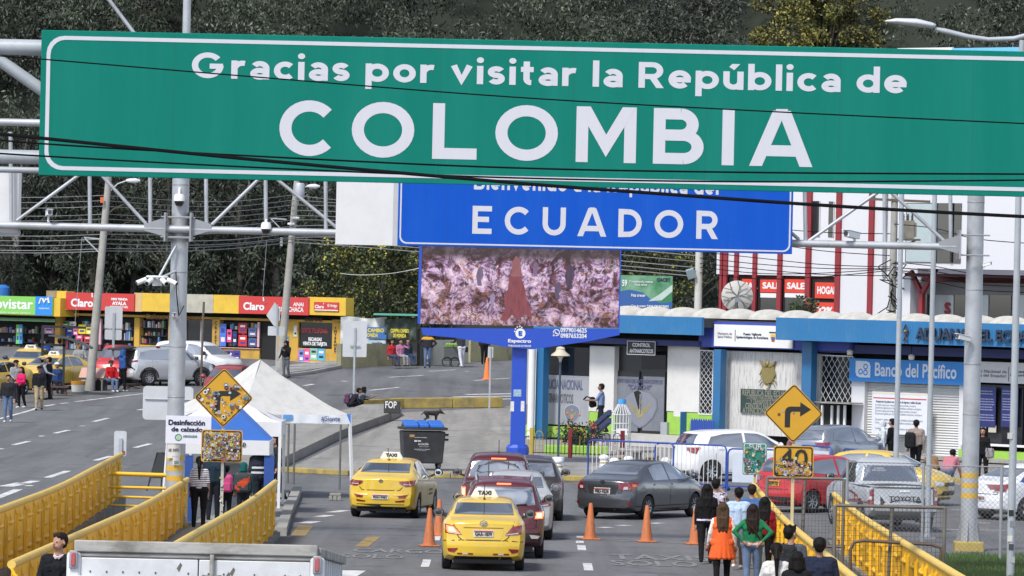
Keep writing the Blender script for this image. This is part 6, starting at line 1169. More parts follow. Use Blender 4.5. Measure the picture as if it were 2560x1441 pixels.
for x in (-.5, .5):
    for y in (-.32, .32): mb = MB(); mb.lathe([(0, -.03), (.09, -.03), (.1, 0), (.09, .03), (0, .03)], (x, y, .1), 14, 'X'); mb.box(x - .05, x + .05, y - .04, y + .04, .12, .24); mb.build('wheel', BLK, t, 40)
for z in (1.1, .95): mb = MB(); mb.cyl((w - .02, -.2, z), (w + .12, -.2, z), .035); mb.build('lift_pin', BIN, t, 40)
ML = Matrix.Rotation(R(-5.2), 4, 'X')
for s, bx in (('www.fenix', (-.3, .08, 1.0, 1.03)), ('ALCALDÍA', (-.19, .14, .78, .86)), ('gobierno municipal', (-.15, .14, .72, .745)), ('CUIDEMOS LA CIUDAD', (-.3, .18, .64, .665)), ('y su gente', (-.2, .08, .6, .62))):
    text(t, s, bx, -.51 + (1.2 - (bx[2] + bx[3]) / 2) * .1, M('bin_print', (.5, .5, .5), .6), .03)
mb = MB(); mb.box(-.45, -.3, -.493, -.485, 1.02, 1.1); mb.build('sticker', STK[10], t); mb = MB(); mb.box(-.3, -.22, -.486, -.47, .88, .93); mb.box(-.2, -.1, -.486, -.47, .885, .925); mb.build('pictogram', MC['bin_print'], t)

# ---- traffic cones
CONE = M('cone_orange', (.5, .15, .05), .7, var=.15, sc=5, dirt=(.2, .09, .05), dirtamt=.9, dsc=3, stretch=(3, 3, .6)); CONEB = M('cone_bright', (.75, .17, .03), .6)
GC2 = 'orange traffic cones on the asphalt'; proto = None
for x, y, hpx, lab, m in ((1073, 1367, 97, 'dirty orange cone standing frontmost at the left of the nearest taxi', CONE), (1097, 1341, 92, 'dirty orange cone half hidden behind the nearest taxi mirror', CONE), (1475, 1350, 92, 'faded orange cone before the left rear of the dark grey sedan', CONE), (1616, 1356, 92, 'faded orange cone before the rear wheel of the dark grey sedan', CONE), (1737, 1362, 92, 'orange cone half hidden behind the woman in black', CONE), (1217, 950, 56, 'bright clean orange cone on the far road by the thin post', CONEB)):
    b = P(x, y); h = hpx / F * b.y; t = T('traffic_cone', lab, 'traffic cone', b, .2, GC2)
    mb = MB(); mb.lathe([(.15 * h / .85, .04), (.13 * h / .85, .1), (.045 * h / .85, h - .03), (.035 * h / .85, h), (0, h)], n=18); mb.build('body', m, t, 50); mb = MB(); mb.box(-.21, .21, -.21, .21, 0, .04); mb.build('foot', m, t, bevel=.02)

# ---- crowd barriers
BLB = M('barrier_blue', (.02, .06, .3), .45); BWB = M('barrier_white', (.6, .6, .6), .5)
def barrier(label, x0, y0, x1, y1, h, nb, board=None, grp='blue crowd barriers before the customs house'):
    a, b = P(x0, y0), P(x1, y1); d = b - a; d.z = 0; L_ = d.length; f = Frame((a.x, a.y, a.z), math.atan2(d.y, d.x)); t = TF('crowd_barrier', label, 'barrier', f, grp); r = .13; zb = .14
    mb = MB(); mb.tube([(0, 0, 0), (0, 0, h - r), (r * .3, 0, h - r * .3), (r, 0, h), (L_ - r, 0, h), (L_ - r * .3, 0, h - r * .3), (L_, 0, h - r), (L_, 0, 0)], .026, 8); mb.bar((0, 0, zb), (L_, 0, zb), .04); mb.build('frame', BLB, t, 60)
    for x in (.0, L_): mb = MB(); mb.tube([(x, -.28, .0), (x, -.2, .07), (x, 0, .1), (x, .2, .07), (x, .28, 0)], .022, 6); mb.build('foot', BLB, t, 60)
    if board: mb = MB(); mb.box(.14, L_ - .14, -.01, .01, zb + .12, h - .14); mb.build('board', board, t)
    else:
        for k in range(nb): x = L_ * (k + 1) / (nb + 1); mb = MB(); mb.cyl((x, 0, zb), (x, 0, h), .013, n=6); mb.build('bar', BWB, t)
barrier('blue barrier with white bars behind the dark grey sedan roof', 1469, 1212, 1682, 1222, 1.3, 19); barrier('blue barrier with white bars before the white hatchback rear wheel', 1636, 1218, 1814, 1226, 1.28, 15)
barrier('blue barrier holding a white board beside the SUR sign', 1818, 1228, 1952, 1232, 1.22, 0, M('board_cloudy', (.5, .54, .62), .5, var=.1)); barrier('blue barrier holding a grey board behind the silver hatchback', 2000, 1190, 2078, 1196, .95, 0, M('board_cloudy', (.5, .54, .62), .5)); barrier('low blue barrier behind the silver pickup roof', 2108, 1190, 2236, 1204, .85, 6)
# ---- old style lamps, bollards, stools
LW_ = M('lamp_cream', (.5, .46, .36), .6, dirt=(.35, .3, .22)); LP = M('lamp_pole_blue', (.03, .06, .1), .5)
for x, yb, yt, lab, m in ((1395, 1166, 868, 'old style lamp with wide cream hat beside the video screen column', LP), (1806, 1108, 862, 'old style lamp with cream hat before the streaky wall', M('pole_two', (.3, .32, .36), .5))):
    b = P(x, yb); z = H - uv(x, yt)[1] / F * b.y - b.z; t = T('garden_lamp', lab, 'street lamp', b); s = b.y / F
    mb = MB(); mb.lathe([(.2, 0), (.2, .14), (.16, .16), (.2, .2), (.2, .28), (.1, .3)], n=16); mb.build('pedestal', WHT, t, 40); mb = MB(); mb.tube([(0, 0, .28), (0, 0, z - .45)], .035, 10); mb.build('pole', m, t, 50)
    mb = MB(); mb.lathe([(.03, z - .5), (.05, z - .38), (.1, z - .3)], n=14); mb.lathe([(.3, z - .28), (.29, z - .24), (.16, z - .14), (.13, z - .06), (.15, z - .05), (.1, z), (0, z + .02)], n=18); mb.build('hat', LW_, t, 50); mb = MB(); mb.ball((0, 0, z - .28), .1, .1, .1); mb.build('bulb', M('bulb_glass', (.5, .47, .4), .2), t, 60)
GB = 'short white bollards before the customs house'
for x, y, lab in ((1394, 1206, 'white bollard below the old style lamp'), (1509, 1196, 'white bollard leftmost behind the dark grey sedan'), (1535, 1205, 'white bollard just right of the leftmost one, lower'), (1570, 1200, 'white bollard beside the yellow stool'), (1607, 1218, 'white bollard with only its cap above the sedan roof'), (1664, 1204, 'white bollard rightmost, before the white hatchback')):
    b = P(x, y); t = T('bollard', lab, 'bollard', b, 0, GB); mb = MB(); mb.lathe([(.13, 0), (.13, .5), (.11, .54), (.15, .58), (.15, .64), (.1, .7), (0, .72)], n=16); mb.build('body', WHT, t, 50); mb = MB(); mb.lathe([(.134, .44), (.134, .49)], n=16); mb.build('band', YKERB, t)
b = P(1592, 1180); t = T('stone_table', 'round stone table behind the barrier', 'table', b); mb = MB(); mb.lathe([(0, .72), (.6, .72), (.62, .68), (.6, .62), (0, .62)], n=24); mb.build('table_top', CONCL, t, 40); mb = MB(); mb.cyl((0, 0, 0), (0, 0, .63), .14, n=12); mb.build('pedestal', CONCL, t, 40)
for x, lab in ((1556, 'ochre stone stool left of the stone table'), (1630, 'ochre stone stool right of the stone table')): b = P(x, 1176); t = T('stone_stool', lab, 'stool', b); mb = MB(); mb.cyl((0, 0, 0), (0, 0, .4), .2, n=16); mb.build('base', M('ochre_paint', (.4, .25, .05), .8, var=.2), t, 40); mb = MB(); mb.cyl((0, 0, .4), (0, 0, .47), .26, n=18); mb.build('seat', CONCL, t, 40)
# ---- planter with its little fence, bottle cage, ramp rail, picket fence
IRON = [M('iron_dark', (.03, .03, .035), .6), M('iron_yellow', (.5, .36, .05), .6, var=.3), M('iron_red', (.3, .03, .03), .6, var=.3)]
a, b = P(1310, 1142), P(1560, 1150); f = Frame(a, math.atan2(b.y - a.y, b.x - a.x)); L_ = (Vector((b.x - a.x, b.y - a.y))).length; t = TF('garden_fence', 'low arched iron fence in faded yellow red and black', 'fence', f)
nb = 28
for k in range(nb):
    x = L_ * k / (nb - 1); c = 1 if k < 5 else 0 if k < 18 else 2; mb = MB(); mb.cyl((x, 0, .1), (x, 0, .72), .014, n=6); mb.build('picket', IRON[c if k % 5 else 1], t)
for k in range(0, nb - 2, 3): x0 = L_ * k / (nb - 1); x1 = L_ * (k + 2) / (nb - 1); r = (x1 - x0) / 2; mb = MB(); mb.tube([(x0 + r - r * math.cos(R(s * 18)), 0, .72 + r * 1.1 * math.sin(R(s * 18))) for s in range(11)], .013, 6); mb.build('arch', IRON[0 if k > 4 else 1], t)
for z in (.15, .66): mb = MB(); mb.bar((0, 0, z), (L_, 0, z), .03); mb.build('rail', IRON[0], t)
for x, c in ((.25, 1), (L_ * .46, 2), (L_ * .98, 2)): mb = MB(); mb.box(x - .06, x + .06, -.05, .07, 0, .95); mb.build('post', IRON[c], t)
a, b = P(1362, 1138), P(1520, 1142); f = Frame(a + Vector((0, .5, 0)), 0); t = TF('planter', 'low lime green planter behind the arched iron fence', 'planter', f); mb = MB(); mb.box(0, b.x - a.x, 0, 1.0, 0, .3); mb.build('planter_wall', LIME, t, bevel=.02)
b = P(1450, 1136); t = T('flower_shrub', 'bushy plant with orange red flowers in the lime green planter', 'plant', b + Vector((0, .8, .2))); rs2 = np.random.RandomState(8); cs_ = rs2.normal(size=(14, 3)) * [.32, .2, .16] + [0, 0, .35]
link('foliage', quadmesh('foliage', leaves(rs2, cs_, [.28] * 14, 90, .1, .035, 0), LEAF_D), t); mb = MB()
for k in range(26): p = cs_[k % 14] + rs2.normal(size=3) * [.15, .1, .18] + [0, -.15, .25]; mb.ball(p, .045, .03, .04, 6, 4)
o = mb.build('flowers', M('petal_orange', (.6, .1, .05), .6, var=.3), t); mb = MB(); mb.tube([(0, 0, -.2), (.05, 0, .5)], .03, 6); mb.build('stem', BARK, t)
b = P(1552, 1128); t = T('bottle_cage', 'tall white wire bottle cage for recycling with a blue cap', 'recycling cage', b); r = .32; hb_ = 1.25; ht = 1.62
for k in range(18): an = k * math.pi / 9; c, s_ = math.cos(an), math.sin(an); mb = MB(); mb.tube([(c * r, s_ * r, 0), (c * r, s_ * r, hb_), (c * .12, s_ * .12, ht)], .014, 6); mb.build('bar', BWB, t)
for z in (.0, .2, .45, .7, .95, hb_): mb = MB(); mb.tube([(r * math.cos(k * .314), r * math.sin(k * .314), z) for k in range(21)], .013, 6); mb.build('hoop', BWB, t)
mb = MB(); mb.cyl((0, 0, ht - .02), (0, 0, ht + .16), .14, n=18); mb.build('cap', M('cap_blue', (.06, .3, .62), .5), t, 40); mb = MB(); mb.box(-.18, .2, -r - .03, -r - .015, .55, .78); mb.build('label_plate', WHT, t)
a, b = P(1472, 1108), W(1524, 1052, 196); mb = MB(); a.z += .15
for k in range(2): o = Vector((0, 0, .28 * k)); mb.bar(a + o, b + o, .14, .2)
solo(mb, 'ramp_rail', 'thick slanted navy rail beside the bottle cage', 'handrail', M('rail_navy', (.02, .03, .1), .5), None, bevel=.02)
a = CF.hit(1728, 1110, -1.2); b = CF.hit(1781, 1110, -1.2); t = T('picket_fence', 'short dark blue picket fence beside the blue column', 'fence', CF.w(a[0], -1.2, 0), CF.rz)
for k in range(10): x = (b[0] - a[0]) * k / 9; mb = MB(); mb.prism([(x - .05, 0), (x + .05, 0), (x + .05, .95 + .04 * (k % 2)), (x, 1.05), (x - .05, .95)], 0, .03); mb.build('picket', BLB, t)
# ---- things along the left road
BLK2 = M('shelter_black', (.015, .015, .018), .5)
b = P(150, 990); t = T('bus_shelter', 'black steel shelter with curved dark roof and bench by the left kerb', 'shelter', b); f = Frame(b, 0)
def fb_(x0, y0, x1, y1, d0, d1, w): a, c = f.hit(x0, y0, d0), f.hit(x1, y1, d1); mb.bar((a[0], d0, a[1]), (c[0], d1, c[1]), w)
for seg in (((107, 815, 106, 890), 0), ((107, 862, 164, 864), 0), ((160, 858, 158, 985), 0), ((107, 816, 215, 820), 1.2), ((160, 818, 160, 862), 1.2)): mb = MB(); fb_(*seg[0], seg[1], seg[1], .1); mb.build('frame', BLK2, t)
a = f.hit(122, 838, 0); c = f.hit(228, 870, 0); mb = MB(); n = 10; vs = []
for y in (-.3, 1.6):
    for i in range(n + 1): u_ = i / n; vs.append((a[0] + (c[0] - a[0]) * u_, y, a[1] + (c[1] - a[1]) * (u_ ** 1.8) + .0))
mb.add(vs + [(x, y, z - .05) for x, y, z in vs], [(i, i + 1, n + 2 + i, n + 1 + i) for i in range(n)] + [(2 * n + 2 + i + 1, 2 * n + 2 + i, 3 * n + 3 + i, 3 * n + 4 + i) for i in range(n)] + [(i + 1, i, 2 * n + 2 + i, 2 * n + 3 + i) for i in range(n)]); mb.build('roof', M('shelter_roof', (.06, .07, .075), .4), t, 50)
mb = MB(); a = f.rect(124, 962, 172, 985, .1); mb.box(a[0], a[1], -.2, .3, a[3] - .12, a[3] - .05); mb.build('seat', M('bench_brown', (.08, .04, .03), .7), t)
for x in (130, 164): q_ = f.hit(x, 966, .1); mb = MB(); mb.box(q_[0] - .05, q_[0] + .05, -.1, .2, 0, q_[1] - .05); mb.build('leg', MC['bench_brown'], t)
b = P(195, 980); t = T('planter_tub', 'white tub with an orange rim by the left kerb', 'tub', b); mb = MB(); mb.lathe([(0, 0), (.27, 0), (.3, .3)], n=18); mb.build('body', M('tub_white', (.6, .6, .56), .6, dirt=(.4, .38, .3)), t, 40); mb = MB(); mb.lathe([(.305, .3), (.315, .46), (.29, .46), (.28, .3)], n=18); mb.build('rim', M('tub_orange', (.55, .25, .03), .6), t, 40)
b = P(243, 976); t = T('dog_house', 'small pale dog house with pink roof behind the leaning pole', 'dog house', b, R(-12)); w = .38; PKR = M('roof_pink', (.5, .3, .25), .8, var=.1)
mb = MB(); mb.prism([(-w, 0), (w, 0), (w, .55), (0, .9), (-w, .55)], -.02, .9); o = mb.build('body', M('dog_house_wall', (.4, .39, .36), .8, var=.15), t); o.rotation_euler = (0, 0, R(90)); o.location = (.3, 0, 0)
mb = MB(); mb.bar((w + .06, .45, .52), (0, .45, .94), 1.1, .04, (0, 0, 1)); mb.bar((-w - .06, .45, .52), (0, .45, .94), 1.1, .04); o = mb.build('roof', PKR, t); o.rotation_euler = (0, 0, R(90)); o.location = (.3, 0, .0)
mb = MB(); mb.prism([(.02, 0), (.28, 0), (.28, .38), (.15, .5), (.02, .38)], -.4, -.385); mb.build('doorway', DARK, t)
b = P(1130, 917); t = T('food_cart', 'grey vendor cart with green tray on two wheels', 'cart', b + Vector((0, .2, 0))); mb = MB(); mb.box(-.4, .35, -.3, .3, .28, .95); mb.build('body', M('cart_grey', (.08, .085, .09), .6, var=.2), t, bevel=.03); mb = MB(); mb.box(-.42, .42, -.32, .32, .95, 1.02); mb.build('tray', M('tray_green', (.12, .28, .05), .6, var=.4), t); mb = MB(); [mb.ball((-.25 + k * .13, -.05, 1.06), .09, .1, .07, 8, 5) for k in range(5)]; mb.build('produce', M('produce_green', (.25, .35, .08), .6, var=.5, sc=10), t)
for x in (-.25, .12): mb = MB(); mb.lathe([(.2, -.02), (.23, -.03), (.25, 0), (.23, .03), (.2, .02)], (x, -.3, .22), 20, 'Y'); mb.build('wheel', BLK, t, 50)
mb = MB(); mb.box(.45, .75, -.2, .2, .7, .95); mb.build('side_box', BLK, t)
b = P(262, 977); mb = MB(); mb.box(b.x - .1, b.x + .1, b.y - .1, b.y + .1, b.z, b.z + .45); solo(mb, 'seat_crate', 'black and yellow crate under the seated man in red', 'crate', [M('crate_black', (.02, .02, .02), .6)], bevel=.02)
# ---- mesh gates and chain link on the right
MESH = M('mesh_wire', (.07, .07, .07), .7); GF = M('gate_frame', (.17, .165, .155), .7, .3, .25, 4, dirt=(.12, .08, .05), dirtamt=.6)
def mesh_gate(label, Y, x0, y0, x1, y1, nx, nz, ups=(), loop=None):
    a, b = W(x0, y0, Y), W(x1, y1, Y); f = Frame((a.x, Y, g(Y)), 0); t = TF('mesh_gate', label, 'gate', f); zt2 = a.z - g(Y); L_ = b.x - a.x; zb = .08; z1 = b.z - g(Y)
    mb = MB()
    for x, zz in ((0, zt2), (L_, zt2)): mb = MB(); mb.tube([(x, 0, 0), (x, 0, zz)], .035, 8); mb.build('frame', GF, t, 50)
    for z in (zt2, zb + .45, zb): mb = MB(); mb.tube([(0, 0, z), (L_, 0, z)], .03, 8); mb.build('frame', GF, t, 50)
    for u_ in ups: mb = MB(); mb.tube([(L_ * u_, .02, 0), (L_ * u_ + .06 * (u_ < .7), .02, zt2)], .032, 8); mb.build('frame', GF, t, 50)
    mb = MB()
    for k in range(1, nx): mb.bar((L_ * k / nx, -.01, zb), (L_ * k / nx, -.01, zt2), .006)
    for k in range(1, nz): z = zb + (zt2 - zb) * k / nz; mb.bar((0, -.016, z), (L_, -.016, z), .006)
    mb.build('mesh_panel', MESH, t)
    if loop: p = [W(*q, Y - .1) - f.o for q in loop]; mb = MB(); mb.tube(p, .03, 8); mb.build('loop_rail', M('loop_brown', (.1, .07, .05), .7), t, 50)
mesh_gate('rusty wire mesh gate in front of the red hatchback', 116, 1918, 1194, 2110, 1198, 22, 15, (.46,)); mesh_gate('wire mesh gate with a brown loop rail in front of the outer railing', 99, 2088, 1264, 2362, 1274, 26, 20, (.49,), [(2125, 1470), (2126, 1375), (2135, 1356), (2160, 1352), (2330, 1362), (2352, 1370), (2358, 1390), (2356, 1480)])
def mat_chain():
    m, nt, b = nodes('chain_link'); co = coord(nt, 'Object', (1, 1, 1)); out = []
    sep = nt.nodes.new('ShaderNodeSeparateXYZ'); nt.links.new(co, sep.inputs[0])
    def mth(op, a, b_=None):
        n = nt.nodes.new('ShaderNodeMath'); n.operation = op
        for i, s in enumerate((a, b_)):
            if s is None: continue
            if hasattr(s, 'node'): nt.links.new(s, n.inputs[i])
            else: n.inputs[i].default_value = s
        return n.outputs[0]
    s1 = mth('FRACT', mth('MULTIPLY', mth('ADD', sep.outputs['X'], sep.outputs['Z']), 9.0)); s2 = mth('FRACT', mth('MULTIPLY', mth('SUBTRACT', sep.outputs['X'], sep.outputs['Z']), 9.0))
    al = mth('MAXIMUM', mth('LESS_THAN', s1, .08), mth('LESS_THAN', s2, .08)); nt.links.new(al, b.inputs['Alpha']); b.inputs['Base Color'].default_value = (.16, .16, .155, 1); b.inputs['Roughness'].default_value = .6; return m
CHAIN = mat_chain(); pts = [(2115, 1340), (2305, 1346), (2500, 1394), (2640, 1420)]; tops = [1150, 1158, 1165, 1170]
for i in range(3):
    a, b = P(*pts[i]), P(*pts[i + 1]); a.y = b.y = (a.y + b.y) / 2 if i < 1 else b.y
    a = Vector((W(*pts[i], a.y).x, a.y, g(a.y))); b = Vector((W(*pts[i + 1], b.y).x, b.y, g(b.y))); za = W(pts[i][0], tops[i], a.y).z - a.z; d = b - a
    t = T('chain_fence', ('chain link fence panel behind the mesh gates', 'chain link fence panel between the flagpole and the gantry post', 'chain link fence panel before the white sedan at right edge')[i], 'fence', a, math.atan2(d.y, d.x)); mb = MB(); mb.quad((0, 0, 0), (d.length, 0, 0), (d.length, 0, za - .05), (0, 0, za - .05)); mb.build('mesh_panel', CHAIN, t)
    mb = MB(); mb.tube([(0, 0, -.1), (0, 0, za)], .035, 10); mb.build('post', GALVD, t, 50); mb = MB(); mb.tube([(0, 0, za - .05), (d.length, 0, za - .05)], .014, 6); mb.build('top_wire', GALVD, t)
# grass and weeds by the gantry footing
b0 = pp((2350, 1400), (2480, 1396), (2700, 1405), (2700, 1520), (2380, 1520)); rs2 = np.random.RandomState(12); n = 9000; px_ = rs2.uniform(2360, 2640, n); py_ = rs2.uniform(1404, 1500, n)
pts_ = np.array([P(x, y) for x, y in zip(px_[:2200], py_[:2200])]); pts_ = np.repeat(pts_, 10, 0) + rs2.normal(size=(22000, 3)) * [.06, .25, 0]; hh = rs2.uniform(.06, .24, 22000)
dx_ = rs2.normal(size=22000) * .06; w_ = .008; v = np.stack([pts_ + [-w_, 0, 0], pts_ + [w_, 0, 0], pts_ + np.stack([dx_ + w_ * .5, dx_ * 0, hh], 1), pts_ + np.stack([dx_ - w_ * .5, dx_ * 0, hh], 1)], 1).reshape(-1, 3)
tag(link('grass', quadmesh('grass', v, mat_leaf('grass_blade', [(0, (.02, .05, .012)), (.7, (.05, .1, .02)), (1, (.12, .16, .05))], .6))), 'rough green grass at the foot of the right gantry post', 'grass', kind='stuff')
o = ground_sheet([b0], .01).build('verge_soil', M('verge_soil', (.05, .06, .03), .95, var=.4)); tag(o, kind='structure')
# ======================= vehicles =======================
TYRE = M('tyre', (.018, .018, .019), .85); RIM = M('alloy', (.45, .46, .48), .3, .8, .05); RIMD = M('wheel_dark', (.03, .03, .032), .5)
CGL = M('car_glass', (.02, .026, .03), .04, 0, .1, spec=1.0, coat=1.0); CGL.node_tree.nodes['Principled BSDF'].inputs['IOR'].default_value = 3.0
TRIM = M('car_trim', (.02, .02, .022), .5); SEAM = M('panel_gap', (.02, .018, .015), .8); CHROME = M('chrome', (.6, .6, .6), .2, 1)
TAIL = M('tail_lamp', (.2, .008, .012), .12, coat=1); TAILW = M('lamp_clear', (.5, .45, .45), .12, coat=1); AMBER = M('lamp_amber', (.55, .2, .03), .15, coat=1); LIT = M('brake_lamp_lit', (1, .12, .05), .3, emis=2.2); LITC = M('brake_lamp_core', (1, .45, .2), .3, emis=3)
HEADL = M('headlamp', (.5, .52, .55), .08, coat=1, spec=.8); PLATE = M('plate_white', (.58, .57, .54), .5, var=.05); PLATEY = M('plate_yellow', (.6, .42, .02), .5); PTXT = M('plate_ink', (.02, .02, .025), .6)
SP = {
 'sedan': dict(L=4.37, W=1.70, R=.305, ax=(-1.26, 1.33), wr=.545,
   top=[(-2.185, .93), (-2.13, 1.0), (-1.75, 1.05), (-1.6, 1.075), (-1.0, 1.375), (-.65, 1.435), (0, 1.455), (.35, 1.43), (.62, 1.36), (1.3, 1.02), (1.45, .985), (2.0, .82), (2.15, .7), (2.185, .6)],
   belt=[(-2.185, .9), (-1.6, 1.0), (0, .95), (1.2, .92), (2.0, .74), (2.185, .56)], plan=[(-2.185, .74), (-2.0, .81), (-1.5, .845), (1.3, .85), (1.8, .82), (2.1, .72), (2.185, .62)],
   bot=[(-2.185, .3), (-1.85, .2), (1.9, .18), (2.185, .25)], rp=[(.2, .06), (.33, .01), (.55, 0), (.64, .04), (.9, .06), (1.1, .08)],
   rg=[(-.55, 1.345), (.55, 1.345), (.61, 1.12), (-.61, 1.12)], sw=[[(-.98, .98), (-.92, 1.28), (-.62, 1.36), (-.12, 1.385), (-.12, .985)], [(-.05, .985), (-.05, 1.39), (.32, 1.36), (.58, 1.28), (1.1, .99)]], ws=[(-.55, 1.34), (.55, 1.34), (.66, 1.05), (-.66, 1.05)], doors=(-1.05, -.08, .98)),
 'hatch': dict(L=3.85, W=1.68, R=.3, ax=(-1.22, 1.24), wr=.56,
   top=[(-1.925, .95), (-1.9, 1.02), (-1.66, 1.33), (-1.52, 1.42), (-1.05, 1.475), (0, 1.5), (.35, 1.47), (.58, 1.4), (1.18, 1.05), (1.32, 1.0), (1.75, .86), (1.9, .72), (1.925, .6)],
   belt=[(-1.925, .92), (-1.5, 1.03), (0, .96), (1.1, .94), (1.7, .78), (1.925, .56)], plan=[(-1.925, .72), (-1.75, .8), (-1.3, .84), (1.1, .84), (1.6, .8), (1.85, .7), (1.925, .6)],
   bot=[(-1.925, .3), (-1.7, .2), (1.7, .18), (1.925, .25)], rp=[(.2, .06), (.33, .01), (.55, 0), (.66, .05), (.95, .08), (1.1, .1)],
   rg=[(-.52, 1.37), (.52, 1.37), (.6, 1.06), (-.6, 1.06)], sw=[[(-1.35, 1.06), (-1.2, 1.3), (-.8, 1.38), (-.2, 1.42), (-.2, .99)], [(-.12, .99), (-.12, 1.42), (.3, 1.4), (.55, 1.31), (1.02, 1.0)]], ws=[(-.55, 1.36), (.55, 1.36), (.66, 1.07), (-.66, 1.07)], doors=(-1.1, -.16, .92)),
 'suv': dict(L=4.25, W=1.78, R=.345, ax=(-1.25, 1.3), wr=.62,
   top=[(-2.125, 1.0), (-2.1, 1.1), (-1.93, 1.48), (-1.8, 1.6), (-1.4, 1.66), (0, 1.69), (.4, 1.65), (.68, 1.55), (1.25, 1.12), (1.4, 1.07), (1.95, .95), (2.1, .8), (2.125, .66)],
   belt=[(-2.125, .98), (-1.8, 1.1), (0, 1.06), (1.2, 1.03), (1.9, .86), (2.125, .62)], plan=[(-2.125, .78), (-1.95, .85), (-1.5, .885), (1.3, .89), (1.75, .86), (2.05, .75), (2.125, .66)],
   bot=[(-2.125, .36), (-1.9, .24), (1.9, .22), (2.125, .3)], rp=[(.24, .07), (.4, .0), (.62, 0), (.72, .05), (1.0, .07), (1.2, .09)],
   rg=[(-.6, 1.52), (.6, 1.52), (.68, 1.14), (-.68, 1.14)], sw=[[(-1.75, 1.16), (-1.6, 1.45), (-1.1, 1.55), (-.15, 1.58), (-.15, 1.1)], [(-.08, 1.1), (-.08, 1.58), (.35, 1.55), (.62, 1.45), (1.1, 1.1)]], ws=[(-.6, 1.52), (.6, 1.52), (.72, 1.14), (-.72, 1.14)], doors=(-1.1, -.12, 1.0)),
 'pickup': dict(L=5.2, W=1.84, R=.37, ax=(-1.55, 1.5), wr=.62,
   top=[(-2.6, 1.08), (-2.55, 1.12), (-1.05, 1.12), (-1.02, 1.16), (-.86, 1.6), (-.72, 1.7), (-.3, 1.76), (.5, 1.75), (.8, 1.66), (1.4, 1.18), (1.55, 1.13), (2.4, 1.03), (2.55, .85), (2.6, .7)],
   belt=[(-2.6, 1.06), (-1.05, 1.08), (0, 1.1), (1.3, 1.06), (2.4, .92), (2.6, .66)], plan=[(-2.6, .86), (-2.4, .89), (-1.0, .9), (1.5, .91), (2.2, .88), (2.55, .8), (2.6, .72)],
   bot=[(-2.6, .5), (-2.3, .36), (2.3, .3), (2.6, .36)], rp=[(.3, .1), (.5, .04), (.62, .06), (.75, .1), (1.1, .12)],
   rg=[(-.62, 1.58), (.62, 1.58), (.7, 1.2), (-.7, 1.2)], sw=[[(-.72, 1.15), (-.66, 1.55), (-.2, 1.65), (.1, 1.66), (.1, 1.14)], [(.17, 1.14), (.17, 1.66), (.5, 1.64), (.78, 1.53), (1.3, 1.14)]], ws=[(-.62, 1.62), (.62, 1.62), (.74, 1.22), (-.74, 1.22)], doors=(-.95, .13, 1.2))}
SHELL = {}
